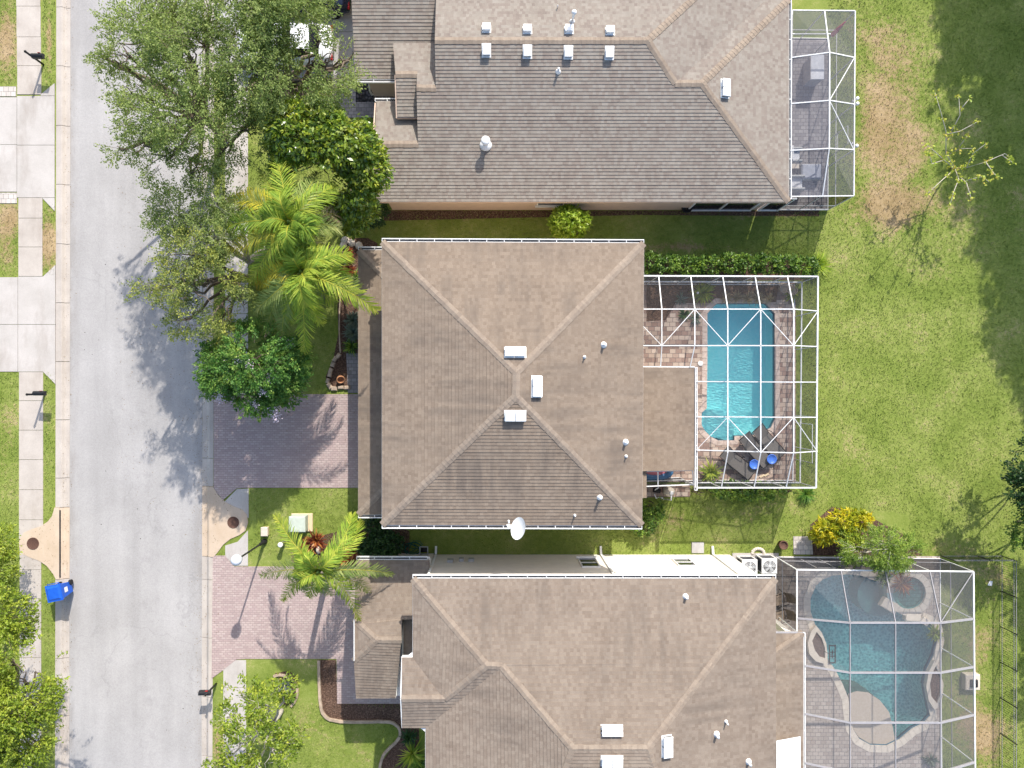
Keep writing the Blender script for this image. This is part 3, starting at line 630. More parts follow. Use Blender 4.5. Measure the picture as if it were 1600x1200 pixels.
def pipe_vent(roof, face, px, py, r=0.04, h=0.32, cone=True, capr=0):
    p, n = on_face(face, px, py); m = MB()
    if cone: m.lathe(p-Vector((0, 0, 0.03)), [(r*2.6, 0), (r*2.5, 0.05), (r*1.3, 0.14), (r, 0.16)], 14)
    m.tube([p-Vector((0, 0, 0.02)), p+Vector((0, 0, h))], r, 12)
    if capr: m.lathe(p+Vector((0, 0, h)), [(capr*0.9, -0.02), (capr, 0.0), (capr, 0.05), (capr*0.7, 0.10), (0.001, 0.13)], 18)
    m.build('vent_pipe', M['white_metal'], roof)
def roof_of(parent, faces, caps, mat, under=None, name='roof'):
    m = MB()
    for f in faces: shingled(m, f)
    if under:
        for u in under: m.face([Vector(p)-Vector((0, 0, 0.03)) for p in u][::-1])
    r = m.build(name, M[mat], parent)
    for q in caps: c = MB(); cap(c, q[0], q[1], q[2] if len(q) > 2 else 0.19); c.build('ridge_cap', M['cap_shingle'], r)
    return r
def soffit(parent, pts, z, mat='white_paint'):
    m = MB(); m.prism([(p[0], p[1]) for p in pts], z-0.02, z, bottom=True); 
    i = len(m.v); m.face([(p[0], p[1], z-0.02) for p in pts][::-1]); return m.build('soffit', M[mat], parent)

# ---------------------------------------------------------------- middle house
HM = thing('two_storey_house', 'middle house with a brown four-sided hip roof and a rectangular pool behind', 'house', (0.7, 0.2, 0))
walls(HM, [(-4.3, -5.25), (5.72, -5.25), (5.72, 5.7), (-4.3, 5.7)], 5.5, M['beige_stucco'])
walls(HM, [(-5.82, -5.3), (-4.31, -5.3), (-4.31, 5.9), (-5.82, 5.9)], 2.85, M['beige_stucco'])
a, b, c, d = W(597, 378, 5.6), W(1006, 380, 5.6), W(1003, 821, 5.6), W(597, 820, 5.6); r1, r2 = W(807, 582, 7.0), W(806, 619, 7.0)
MF = {'N': [b, a, r1], 'E': [c, b, r1, r2], 'S': [d, c, r2], 'W': [a, d, r2, r1]}
soffit(HM, [(d.x, d.y), (c.x, c.y), (b.x, b.y), (a.x, a.y)], 5.44)
m = MB(); [fascia(m, p, q) for p, q in ((a, b), (b, c), (c, d), (d, a))]; m.build('fascia', M['white_paint'], HM)
RM = roof_of(HM, MF.values(), [(a, r1), (b, r1), (c, r2), (d, r2), (r1, r2, 0.26)], 'shingle_brown')
gutter(HM, a, b, (0, 1, 0)); gutter(HM, d, c, (0, -1, 0))
vents(RM, MF['N'], [(805, 551, 'u')]); vents(RM, MF['E'], [(838, 604, 'u')]); vents(RM, MF['S'], [(805, 649, 'u')])
for px, py in ((943, 539), (977, 691)): pipe_vent(RM, MF['E'], px, py, 0.055, 0.3)
for px, py in ((913, 558), (978, 713)): pipe_vent(RM, MF['E'], px, py, 0.03, 0.22)
pipe_vent(RM, MF['S'], 937, 777, 0.05, 0.35); pipe_vent(RM, MF['S'], 898, 805, 0.025, 0.25)
# front garage strip (one storey)
LW = [(-6.22, 6.28, 2.9), (-6.22, -5.67, 2.9), (-4.3, -3.75, 3.40), (-4.3, 4.36, 3.40)]
LN = [(-4.3, 6.28, 2.9), (-6.22, 6.28, 2.9), (-4.3, 4.36, 3.40)]; LS = [(-6.22, -5.67, 2.9), (-4.3, -5.67, 2.9), (-4.3, -3.75, 3.40)]
roof_of(HM, [LW, LN, LS], [(LW[0], LW[3]), (LW[1], LW[2])], 'shingle_brown')
soffit(HM, [(-6.22, -5.67), (-4.3, -5.67), (-4.3, 6.28), (-6.22, 6.28)], 2.8)
m = MB(); fascia(m, LW[0], LW[1]); m.build('fascia', M['white_paint'], HM)
gutter(HM, (-6.22, 6.28, 2.9), (-4.75, 6.28, 2.9), (0, 1, 0), 0.7); gutter(HM, (-6.22, -5.67, 2.9), (-4.75, -5.67, 2.9), (0, -1, 0), 0.7)
# lanai roof at the back
ea, eb = W(1085, 574, 2.95), W(1085, 735, 2.95)
LA = [(ea.x, eb.y, 2.95), (ea.x, ea.y, 2.95), (5.7, ea.y, 3.35), (5.7, eb.y, 3.35)]
roof_of(HM, [LA], [], 'shingle_brown'); walls(HM, [(8.55, eb.y+.2), (8.75, eb.y+.2), (8.75, ea.y-.2), (8.55, ea.y-.2)], 2.85, M['beige_stucco'], z0=2.5)
for yy in (ea.y-.3, eb.y+.3, (ea.y+eb.y)/2): m = MB(); m.box(8.5, yy-.12, 0, 8.74, yy+.12, 2.5); m.build('column', M['beige_stucco'], HM)
soffit(HM, [(5.7, eb.y), (ea.x, eb.y), (ea.x, ea.y), (5.7, ea.y)], 2.84)
gutter(HM, (ea.x, eb.y-0.9, 2.95), (ea.x, ea.y, 2.95), (1, 0, 0), 0.5, 0.12)
m = MB(); m.beam((5.75, ea.y+.02, 3.24), (ea.x, ea.y+.02, 2.92), 0.05, 0.12); m.build('fascia', M['white_metal'], HM)
SB = [W(1010, 778, 3.0), W(1010, 709, 3.0), W(996, 709, 3.12), W(996, 778, 3.12)]
roof_of(HM, [SB], [], 'shingle_brown'); soffit(HM, [(SB[3].x-.3, SB[3].y), (SB[0].x, SB[0].y), (SB[1].x, SB[1].y), (SB[1].x-.75, SB[1].y)], 2.92)

# ---------------------------------------------------------------- top house
HT = thing('single_storey_house', 'top house with a large grey-brown roof and eight square white vents', 'house', (3.5, 14, 0))
walls(HT, [(-5.1, 8.83), (12.8, 8.83), (12.8, 20.3), (-6.0, 20.3), (-6.0, 14.4), (-4.2, 14.4), (-4.2, 12.7), (-5.1, 12.7)], 2.8, M['peach_stucco'])
Z = 2.9; k36 = 0.26
def T(x, y, z): return Vector((x, y, z))
def zS(y): return Z+k36*(y-8.47)
yr = 14.93; zr = zS(yr)                                   # main ridge
R_w, R_e = W(680, 63, zr), W(1012, 65, zr); R_w.y = R_e.y = yr
Q_w, Q_e = W(1055, 130, 4.15), W(1097, 130, 4.15); yq = 13.28; zq = zS(yq); Q_w.y = Q_e.y = yq; Q_w.z = Q_e.z = zq
Ex = 13.22; xw1 = W(680, 100, 4.4).x; xw2 = W(652, 180, 3.8).x; xw3 = W(586, 260, 3.2).x
yb = 10.86; y137 = 13.10
TS = [T(xw3, 8.47, Z), T(Ex, 8.47, Z), Q_e, Q_w, R_e, T(xw1, yr, zr), T(xw1, y137, zS(y137)), T(xw2, y137, zS(y137)), T(xw2, yb, zS(yb)), T(xw3, yb, zS(yb))]
TN = [T(12.3, 20.7, Z), T(xw1, 20.7, Z), T(xw1, yr, zr), R_e]
TE1 = [T(12.3, 17.7, Z), T(12.3, 20.7, Z), R_e, Q_w]; TN2 = [T(Ex, 17.6, Z), T(12.3, 17.7, Z), Q_w, Q_e]; TE2 = [T(Ex, 8.47, Z), T(Ex, 17.6, Z), Q_e]
def quadN(x0, x1, y0, z0, y1, z1): return [T(x1, y1, z1), T(x0, y1, z1), T(x0, y0, z0), T(x1, y0, z0)]
yA, zA = 13.77, 3.93
xa0 = W(618, 116, zA).x; 
AN = [T(xw1+.25, 15.35, 3.46), T(W(614, 68, 3.46).x, 15.35, 3.46), T(xa0, yA, zA), T(xw2, yA, zA), T(xw2, y137, zS(y137)), T(xw1, y137, zS(y137)), T(xw1+.25, y137, zS(y137))]
AS = [T(xa0+.02, 12.08, 3.49), T(xw2-.01, 12.08, 3.49), T(xw2-.01, yA, zA), T(xa0+.02, yA, zA)]
BN = [T(xw2+.1, 12.99, 2.92), T(xw3+.02, 12.99, 2.92), T(xw3+.02, yb, zS(yb)), T(xw2+.1, yb, zS(yb))]
GS = [T(-6.36, 14.02, Z), T(-4.35, 14.02, Z), T(-4.35, 15.3, 3.233), T(xw1, 15.3, 3.233), T(xw1, 19.2, 4.25), T(-6.36, 19.2, 4.25)]
GN = [T(xw1, 24.4, Z), T(-6.36, 24.4, Z), T(-6.36, 19.2, 4.25), T(xw1, 19.2, 4.25)]
RT = roof_of(HT, [TS, TN, TE1, TN2, TE2, AN, AS, BN, GS, GN], [(T(xw1, yr, zr), R_e, .26), (R_e, Q_w), (Q_w, Q_e, .26), (Q_e, T(Ex, 8.47, Z)), (Q_e, T(Ex, 17.6, Z)), (R_e, T(12.3, 20.7, Z)),
      (T(xa0, yA, zA), T(xw2, yA, zA), .26), (T(xw2, y137, zS(y137)), T(xw1, y137, zS(y137)), .26), (T(xw3, yb, zS(yb)), T(xw2, yb, zS(yb)), .26)], 'shingle_grey')
# gable walls between the stepped roofs
m = MB()
m.face([T(xw1+.01, y137, 2.8), T(xw1+.01, yr, 2.8), T(xw1+.01, yr, zr-.02), T(xw1+.01, y137, zS(y137)-.02)][::-1]); m.face([T(xw1+.01, yr, 2.8), T(xw1+.01, 20.7, 2.8), T(xw1+.01, 20.7, Z), T(xw1+.01, yr, zr-.02)][::-1])
m.face([T(xw2+.01, 10.6, 2.8), T(xw2+.01, yA, 2.8), T(xw2+.01, yA, zA-.02), T(xw2+.01, 10.6, zS(10.6)-.02)][::-1])
m.face([T(xa0+.06, 12.15, 2.8), T(xa0+.06, 15.35, 2.8), T(xa0+.06, 15.35, 3.43), T(xa0+.06, yA, zA-.03), T(xa0+.06, 12.15, 3.47)][::-1])
m.face([T(xa0+.06, 12.15, 2.7), T(xw2, 12.15, 2.7), T(xw2, 12.15, 3.47), T(xa0+.06, 12.15, 3.47)])
m.face([T(xw3+.06, 8.6, 2.7), T(xw3+.06, 12.9, 2.7), T(xw3+.06, yb, zS(yb)-.03)][::-1]); m.face([T(-6.3, 14.1, 2.7), T(-6.3, 24.3, 2.7), T(-6.3, 19.2, 4.21)][::-1])
m.build('gable', M['peach_stucco'], HT)
m = MB(); m.beam((xa0-.02, 12.05, 3.38), (xa0-.02, 13.77, 3.82), .05, .2); m.beam((xw3-.04, 12.9, 2.84), (xw3-.04, yb, zS(yb)-.1), .05, .2); m.beam((xw3-.04, 8.5, 2.84), (xw3-.04, yb, zS(yb)-.1), .05, .2)
fascia(m, (xw3, 8.47, Z), (Ex, 8.47, Z)); fascia(m, (Ex, 8.47, Z), (Ex, 17.6, Z)); m.beam((xa0, 12.06, 3.38), (xw2, 12.06, 3.38), .05, .18); fascia(m, (-6.36, 14.05, Z), (-4.3, 14.05, Z)); m.build('fascia', M['peach_stucco'], HT)
soffit(HT, [(xw3, 8.47), (Ex, 8.47), (Ex, 20.7), (-4.3, 20.7), (-4.3, 12.95), (xw3, 12.95)], 2.79, 'peach_stucco'); soffit(HT, [(-6.36, 14.02), (-4.32, 14.02), (-4.32, 20.7), (-6.36, 20.7)], 2.79, 'peach_stucco')
gutter(HT, (-6.6, 14.02, Z), (-4.45, 14.02, Z), (0, -1, 0), 0.9); gutter(HT, (xw3-.05, 12.99, Z), (xw3+1.05, 12.99, Z), (0, 1, 0), 0.45)
gutter(HT, (Ex, 8.6, Z), (Ex, 17.6, Z), (1, 0, 0), 0.9, 0.12)
vents(RT, TN, [(760, 46), (824, 48), (889, 48), (953, 50)], w=0.36, l=0.36); vents(RT, TS, [(760, 79), (824, 81), (888, 82), (952, 83)], w=0.36, l=0.42, lip=True); vents(RT, TE2, [(1132, 139, 'u')], w=0.38, l=0.38)
pipe_vent(RT, TN, 894, 34, 0.05, 0.75, True, 0.11); pipe_vent(RT, TS, 872, 112, 0.05, 0.32); pipe_vent(RT, TS, 759, 226, 0.11, 0.5, True, 0.20); pipe_vent(RT, TN, 871, 12, 0.02, 0.2, False)
def sliders(parent, x0, x1, y, n, ny, z1=2.2, mat='white_paint'):
    f = MB(); f.box(x0-.06, y, 0.04, x1+.06, y+ny*.08, .12); f.box(x0-.06, y, z1, x1+.06, y+ny*.08, z1+.08)
    for i in range(n+1): xx = x0+(x1-x0)*i/n; f.box(xx-.035, y, .12, xx+.035, y+ny*.07, z1)
    fo = f.build('sliding_door', M[mat], parent); g = MB(); g.box(x0, y-.01, .12, x1, y+ny*.03, z1); g.build('pane', M['dark_glass'], fo)
sliders(HT, W(1082, 324, 1).x, W(1182, 324, 1).x, 8.83, 2, -1); sliders(HT, W(1196, 324, 1).x, W(1226, 324, 1).x, 8.83, 1, -1)
window(HT, 2.0, 3.2, 8.83, 1.0, 2.2, -1)
# curved downspout lying in the entry court
m = MB(); m.tube([W(577, 128, 1.6), W(578, 142, .5), W(581, 148, .12), W(587, 147, .08), W(583, 134, .1)], 0.05, 10); m.build('downspout', M['cream_stucco'], HT)

# ---------------------------------------------------------------- lower house
HL = thing('two_storey_house', 'lower house with a pale side wall, stepped brown roofs and a curved pool behind', 'house', (4, -14, 0))
walls(HL, [(-3.04, -8.15), (11.5, -8.15), (11.5, -21.6), (-2.45, -21.6), (-2.45, -14.0), (-3.45, -14.0), (-3.45, -11.4), (-3.04, -11.4)], 5.5, M['cream_stucco'])
walls(HL, [(-5.95, -8.1), (-3.05, -8.1), (-3.05, -11.5), (-3.46, -11.5), (-3.46, -13.5), (-5.95, -13.5)], 2.8, M['cream_stucco'])
E5 = 5.6
n0, n1 = W(648, 904, E5), W(1212, 904, E5); n1.y = n0.y
pa, pb, pc, pd = W(760, 1040, 6.4), W(784, 1041, 6.4), W(895, 1170, 7.15), W(1012, 1170, 7.15)
pw, pw0 = W(695, 1092, 6.0), W(628, 1092, 6.0)
w0, w1 = W(645, 1027, E5), W(628, 1027, E5); s1 = W(628, 1137, E5); s0 = W(665, 1137, E5)
xs0 = s0.x; v1 = pb
n0w = T(w0.x, n0.y, E5)
LNf = [n1, T(n0w.x, n0.y, E5), pa, pb, pc, pd]
LWf = [T(n0w.x, n0.y, E5), T(n0w.x, w0.y, E5), W(690, 1088, 5.97), pw, pa]
WNf = [T(w1.x, w0.y, E5), pw0, pw, W(690, 1088, 5.97), T(w0.x, w0.y, E5)]
WSf = [T(s1.x, s1.y, E5), T(s0.x, s1.y, E5), pb, pa, pw, pw0]
sw = T(s0.x, -24, E5); pc2 = T(2.2, -19.5, 6.75)
SWf = [T(s0.x, s1.y, E5), T(s0.x, -22, E5), T(s0.x+4.7, -18.3, 6.75), pc, pb]
SSf = [T(s0.x+4.7, -18.3, 6.75), T(n1.x-4, -18.3, 6.75), pd, pc]
LEf = [T(n1.x, -22, E5), n1, pd, T(n1.x-4.2, -18.3, 6.75)]
LBf = [T(s0.x, -22, E5), T(n1.x, -22, E5), T(n1.x-4.2, -18.3, 6.75), T(s0.x+4.7, -18.3, 6.75)]
RL = roof_of(HL, [LBf, LNf, LWf, WNf, WSf, SWf, LEf, SSf], [(T(n0w.x, n0.y, E5), pa), (n1, pd), (pa, pb, .26), (pb, pc), (pc, pd, .26), (pa, pw), (pw, pw0, .26), (pd, T(n1.x-4.2, -18.3, 6.75)), (pc, T(s0.x+4.7, -18.3, 6.75), .2)], 'shingle_dusty')
m = MB(); m.face([T(w1.x+.3, w0.y, 5.3), T(w1.x+.3, s1.y, 5.3), T(w1.x+.3, s1.y, E5-.05), T(w1.x+.3, pw0.y, 5.95), T(w1.x+.3, w0.y, E5-.05)]); m.build('gable', M['white_paint'], HL)
m = MB(); fascia(m, T(n0w.x, n0.y, E5), T(n0w.x, w0.y, E5)); fascia(m, T(s1.x, s1.y, E5), T(s0.x, s1.y, E5)); fascia(m, T(s0.x, s1.y, E5), T(s0.x, -22, E5)); fascia(m, n1, T(n1.x, -22, E5)); fascia(m, T(w1.x, w0.y, E5), T(w0.x, w0.y, E5))
m.beam((w1.x, w0.y, E5-.1), (w1.x, pw0.y, 5.9), .04, .18); m.beam((w1.x, s1.y, E5-.1), (w1.x, pw0.y, 5.9), .04, .18)
for p, q in (((w0.x-.25, w0.y+.0), 1), ((s0.x-.25, s1.y), -1)): m.face([T(p[0]-.02, p[1], E5-.06), T(p[0]+.5, p[1], E5-.06), T(p[0]+.5, p[1]+.42*q if q > 0 else p[1]-.42, E5-.06)][::q])
m.build('fascia', M['white_paint'], HL)
soffit(HL, [(n0w.x, n0.y-.01), (n0w.x, w0.y), (-3.0, w0.y), (-3.0, n0.y-.45), (n1.x, n0.y-.45), (n1.x, n0.y-.01)], 5.44); soffit(HL, [(w1.x, s1.y), (s0.x+.5, s1.y), (s0.x+.5, w0.y), (w1.x, w0.y)], 5.44)
gutter(HL, T(n0w.x, n0.y, E5), n1, (0, 1, 0), 0.78)
vents(RL, LNf, [(956, 1141, 'u')]); vents(RL, LEf, [(1041, 1165, 'u')]); vents(RL, SSf, [(956, 1188, 'u')])
pipe_vent(RL, LNf, 1071, 932, 0.05, 0.28)
for px, py, r in ((1134, 1127, .03), (1119, 1147, .055), (1169, 1190, .055)): pipe_vent(RL, LEf, px, py, r, .3)
window(HL, 3.97, 4.72, -8.15, 0.9, 2.5, 1); window(HL, 8.45, 9.2, -8.15, 0.95, 2.3, 1); window(HL, 8.3, 9.3, -8.15, 3.7, 4.9, 1, bars=0)
for x in (-2.95, 5.15, 10.65):
    m = MB(); m.box(x-.045, -8.15, .15, x+.045, -8.07, 5.3, bev=.01); m.beam((x, -8.10, .15), (x, -7.72, .05), .10, .09); m.build('downspout', M['white_paint'], HL)
for x, z, s in ((-2.3, 1.3, .28), (-1.75, 1.1, .22), (-1.3, 1.15, .26)): m = MB(); m.box(x, -8.15, z, x+s, -8.02, z+.35, bev=.01); m.build('meter_box', M['grey_metal'], HL)
# garage wing roof with clipped gable
GNf = [T(-3.0, -7.72, 2.9), T(-6.3, -7.72, 2.9), W(553, 968, 3.45), W(588, 1000, 3.75), W(627, 1000, 3.75), T(-4.15, -10.2, 3.54), T(-3.0, -10.2, 3.54)]
GWf = [W(553, 968, 3.45), W(553, 1033, 3.42), W(588, 1000, 3.75)]
GSf = [T(W(553, 1033, 3.42).x, -13.95, 2.95), T(W(618, 1090, 3).x, -13.95, 2.95), T(W(627, 1000, 3.75).x, W(627, 1000, 3.75).y, 3.75), W(588, 1000, 3.75), W(553, 1033, 3.42)]
RG = roof_of(HL, [GNf, GWf, GSf], [(W(588, 1000, 3.75), W(627, 1000, 3.75), .26), (W(588, 1000, 3.75), W(553, 968, 3.45)), (W(588, 1000, 3.75), W(553, 1033, 3.42))], 'shingle_dusty')
FL = [T(-3.0, -13.4, 3.0), T(-3.0, -10.15, 3.05), T(-4.2, -10.15, 3.05), T(-4.2, -13.4, 3.0)]; m = MB(); m.face([FL[3], FL[0], FL[1], FL[2]]); m.build('flat_roof', M['shingle_dusty'], HL)
m = MB(); xg = W(555, 1000, 3.6).x+.04; m.face([T(xg, -8, 2.7), T(xg, -13.8, 2.7), T(xg, -13.8, 2.9), T(xg, W(553, 1033, 3.6).y, 3.36), T(xg, W(553, 968, 3.45).y, 3.38), T(xg, -8, 2.9)]); xe = W(626, 1000, 4).x; m.face([T(xe, -10.2, 2.8), T(xe, -13.8, 2.8), T(xe, W(627, 1000, 3.75).y, 3.7)][::-1]); m.build('gable', M['cream_stucco'], HL)
m = MB(); fascia(m, GSf[0], GSf[1], .18); fascia(m, W(553, 968, 3.65), W(553, 1033, 3.6), .16); m.build('fascia', M['white_paint'], HL)
soffit(HL, [(-6.3, -13.9), (-3.5, -13.9), (-3.5, -7.75), (-6.3, -7.75)], 2.79); gutter(HL, T(-6.3, -7.72, 2.9), T(-3.1, -7.72, 2.9), (0, 1, 0), 0.9)
m = MB(); m.tube([T(-3.05, -7.6, 2.85), T(-3.02, -7.75, 2.6), T(-3.0, -8.05, 2.45)], .045, 8); m.build('downspout', M['white_paint'], HL)
# rear lanai roof
xl = W(1255, 1000, 2.95).x; yl = W(1255, 989, 2.95).y
q0 = T(11.5, yl, 3.0); 
KE = [T(xl, -22, 2.95), T(xl, yl, 2.95), T(11.5, yl-1.35, 3.4), T(11.5, -20.6, 3.4)]; KN = [T(xl, yl, 2.95), T(11.2, yl, 2.95), T(11.2, yl-1.35, 3.4), T(11.5, yl-1.35, 3.4)]
roof_of(HL, [KE, KN], [(T(xl, yl, 2.95), T(11.5, yl-1.35, 3.4))], 'shingle_dusty'); soffit(HL, [(11.5, -22), (xl, -22), (xl, yl), (11.5, yl)], 2.84)
gutter(HL, T(xl, -22, 2.95), T(xl, yl, 2.95), (1, 0, 0), 2.4, .08); m = MB(); fascia(m, T(11.5, yl+.02, 2.98), T(xl, yl+.02, 2.98), .14, .05, 0); m.build('fascia', M['bronze_frame'], HL)
m = MB(); m.box(11.55, -19.6, 3.42, 12.9, -17.2, 3.46, bev=.02); 
m = MB(); m.mesh([(W(1213, 1157, 3.5).x, W(1213, 1157, 3.5).y, 3.52), (W(1252, 1157, 3.2).x, W(1213, 1157, 3.5).y, 3.12), (W(1252, 1157, 3.2).x, -20, 3.12), (W(1213, 1157, 3.5).x, -20, 3.52)], [(3, 2, 1, 0)]); m.build('white_roof_panel', M['white_metal'], HL)
for yy in (yl-.3, -16, -20): m = MB(); m.box(xl-.5, yy-.13, 0, xl-.24, yy+.13, 2.85); m.build('column', M['cream_stucco'], HL)
# ================================================================== POOLS
def pool(name, outline, label, depth, mat_b, mat_w, coping_w, coping_mat, cop_z=0.045, wz=-0.09):
    cx = sum(p[0] for p in outline)/len(outline); cy = sum(p[1] for p in outline)/len(outline)
    T_ = thing(name, label, 'swimming pool', (cx, cy, 0)); n = len(outline)
    ar = sum(outline[i][0]*outline[(i+1) % n][1]-outline[(i+1) % n][0]*outline[i][1] for i in range(n)); ol = outline if ar > 0 else outline[::-1]
    b = MB()
    def inset(p, d): return [tuple(Vector(q)+((Vector((cx, cy))-Vector(q)).normalized())*d) for q in p]
    inn = inset([tuple(p) for p in ol], 0.25); rings = [(ol, -0.02), (ol, -depth+0.25), (inn, -depth)]
    for (ra, za), (rb, zb) in zip(rings[:-1], rings[1:]):
        for i in range(n):
            j = (i+1) % n; b.face([(ra[j][0], ra[j][1], za), (ra[i][0], ra[i][1], za), (rb[i][0], rb[i][1], zb), (rb[j][0], rb[j][1], zb)], smooth=False)
    b.prism(inn, -depth-0.1, -depth, side=False); b.build('basin', M[mat_b], T_)
    tb = MB()
    for i in range(n):
        j = (i+1) % n; c0 = Vector((cx, cy)); A, B_ = Vector(ol[i]), Vector(ol[j]); A2, B2 = A+(c0-A).normalized()*.02, B_+(c0-B_).normalized()*.02
        tb.face([(B2.x, B2.y, -.02), (A2.x, A2.y, -.02), (A2.x, A2.y, -.2), (B2.x, B2.y, -.2)]); tb.face([(A.x, A.y, -.02), (A2.x, A2.y, -.02), (B2.x, B2.y, -.02), (B_.x, B_.y, -.02)])
    tb.build('tile_band', M['tile_navy'], T_)
    w = MB(); w.prism(ol, wz-0.01, wz, side=False); w.build('water', M[mat_w], T_)
    # coping: ring of the deck edge, split by joints
    c = MB(); m_ = [Vector((p[0], p[1])) for p in ol]
    def off(i, d):
        a, q, e = m_[i-1], m_[i], m_[(i+1) % n]; t = ((q-a).normalized()+(e-q).normalized()).normalized(); nn = Vector((t.y, -t.x)); return q+nn*d
    o = [off(i, coping_w) for i in range(n)]
    for i in range(n):
        j = (i+1) % n; L = (m_[j]-m_[i]).length; k = max(1, round(L/0.3))
        for q in range(k):
            t0, t1 = q/k+0.006/L, (q+1)/k-0.006/L
            A, B, C, D = m_[i].lerp(m_[j], t0), o[i].lerp(o[j], t0), o[i].lerp(o[j], t1), m_[i].lerp(m_[j], t1)
            zt = cop_z+random.uniform(-.002, .002)
            vs = [(p.x, p.y, z) for z in (-0.06, zt) for p in (A, B, C, D)]
            c.mesh(vs, [(0, 3, 2, 1), (4, 5, 6, 7), (0, 1, 5, 4), (1, 2, 6, 5), (2, 3, 7, 6), (3, 0, 4, 7)])
    c.build('coping', M[coping_mat], T_)
    return T_
PA = pool('swimming_pool', POOL_A, 'rectangular turquoise pool with cut corners under the white screen cage', 1.45, 'plaster_aqua', 'pool_water', 0.26, 'coping_pink')
st = MB()
for i, (z, s) in enumerate(((-0.35, 0), (-0.65, 14), (-0.95, 26))): 
    q = pg([(1098, 642), (1118+s*1.1, 640), (1150, 668-s*.5), (1150, 690), (1108, 683), (1097, 668)]); q = q[::-1]; st.prism(q, -1.5, z-i*.002)
st.build('steps', M['plaster_aqua'], PA)
PB = pool('swimming_pool', POOL_B, 'curved deep blue pool with a tan sun shelf and a round spa', 1.5, 'plaster_blue_caustics', 'deep_water', 0.34, 'coping_cream')
sh = MB(); sh.prism(pg([(1327, 1085), (1340, 1081), (1358, 1083), (1376, 1095), (1391, 1114), (1397, 1140), (1400, 1158), (1385, 1164), (1360, 1163), (1343, 1153), (1333, 1138), (1329, 1112)])[::-1], -1.6, -0.084); sh.build('sun_shelf', M['plaster_shelf'], PB)
sp = MB(); sp.lathe(WG(1382, 935, -0.55), [(1.05, -1.2), (1.05, 0.0), (0.01, 0.0)], 28, smooth=False); sp.build('underwater_seat', M['plaster_spa'], PB)
# raised spa
SPA = thing('spa', 'round raised spa with a cream stone rim joined to the curved pool', 'spa', WG(1416, 924)); c = WG(1416, 924)
s = MB(); s.lathe(c, [(1.08, -0.6), (1.08, 0.24), (0.80, 0.24), (0.80, -0.55), (0.01, -0.55)], 36, smooth=False); s.build('basin', M['plaster_spa'], SPA)
s = MB(); s.lathe(c+Vector((0, 0, .16)), [(0.80, 0), (0.01, 0)], 32); s.build('water', M['pool_water'], SPA)
for k in range(20):
    if k in (10, 11): continue
    a0, a1 = 2*math.pi*k/20+.01, 2*math.pi*(k+1)/20-.01; s = MB() if k == 0 else s
    vs = [(c.x+r*math.cos(a), c.y+r*math.sin(a), z) for z in (.2, .29) for r, a in ((.80, a0), (1.12, a0), (1.12, a1), (.80, a1))]
    s.mesh(vs, [(0, 3, 2, 1), (4, 5, 6, 7), (0, 1, 5, 4), (1, 2, 6, 5), (2, 3, 7, 6), (3, 0, 4, 7)])
s.build('rim', M['coping_cream'], SPA)
s = MB()
for a, b, d, e in ((1386, 944, 26, 12), (1422, 962, 24, 9), (1440, 968, 14, 8)): p = WG(a, b); s.obox((p.x, p.y, .16), (d/31.7, e/31.7*1.3, .30), -0.55 if a < 1400 else (-.05 if a < 1430 else -.6), bev=.03)
s.build('step_stone', M['coping_cream'], SPA)
# planters beside the curved pool
def planter(out, inn, label, plants=None):
    t = thing('planter', label, 'planter', WG(*out[0])); m = MB(); o, i_ = pg(out), pg(inn)
    if sum(o[i][0]*o[(i+1) % len(o)][1]-o[(i+1) % len(o)][0]*o[i][1] for i in range(len(o))) < 0: o = o[::-1]
    m.prism(o, -0.05, 0.22, holes=[i_]); m.build('rim', M['coping_cream'], t); g = MB()
    if sum(i_[i][0]*i_[(i+1) % len(i_)][1]-i_[(i+1) % len(i_)][0]*i_[i][1] for i in range(len(i_))) < 0: i_ = i_[::-1]
    g.prism(i_, 0, 0.15, side=False); g.build('soil', M['mulch'], t); return t
planter([(1272, 975), (1264, 985), (1259, 1003), (1262, 1020), (1272, 1031), (1287, 1035), (1290, 1022), (1288, 1003), (1281, 986)], [(1273, 985), (1266, 999), (1270, 1013), (1278, 1024), (1286, 1026), (1286, 1010), (1281, 995)], 'pointed planter with red lava rock at the west side of the curved pool')
planter([(1456, 1030), (1463, 1045), (1470, 1065), (1469, 1085), (1462, 1102), (1456, 1106), (1447, 1092), (1443, 1070), (1447, 1047)], [(1458, 1038), (1466, 1056), (1466, 1078), (1460, 1096), (1451, 1085), (1449, 1066), (1453, 1048)], 'crescent planter with dark soil at the east side of the curved pool')
sk = thing('pool_net', 'small black framed pool skimmer floating by the lava rock planter', 'pool net', WG(1299, 1021, .0)); m = MB(); q = WG(1299, 1021, .1)
for dx, dy, w, h in ((-.14, 0, .05, .85), (.14, 0, .05, .85), (0, .42, .33, .05), (0, -.42, .33, .05), (0, .1, .2, .04), (0, -.1, .2, .04), (0, 0, .04, .4)): m.obox(q+Vector((dx, dy+dx*.3, 0)), (w, h, .04))
m.build('frame', M['black_metal'], sk); m = MB(); m.beam(WG(1285, 1015, .25), WG(1296, 1021, .12), .03, .03); m.build('handle', M['black_metal'], sk)

# ================================================================== SCREEN CAGES
def cage(name, label, loc, members, panels, frame, w=0.09):
    t = thing(name, label, 'screen cage', loc)
    for nm, a, b, ww, hh, mt in members:
        m = MB(); m.beam(a, b, ww, hh); m.build(nm, M[mt or frame], t)
    for nm, pts, mt in panels: m = MB(); m.face(pts); m.build(nm, M[mt], t)
    return t
def G(p, z): return Vector((p.x, p.y, z))
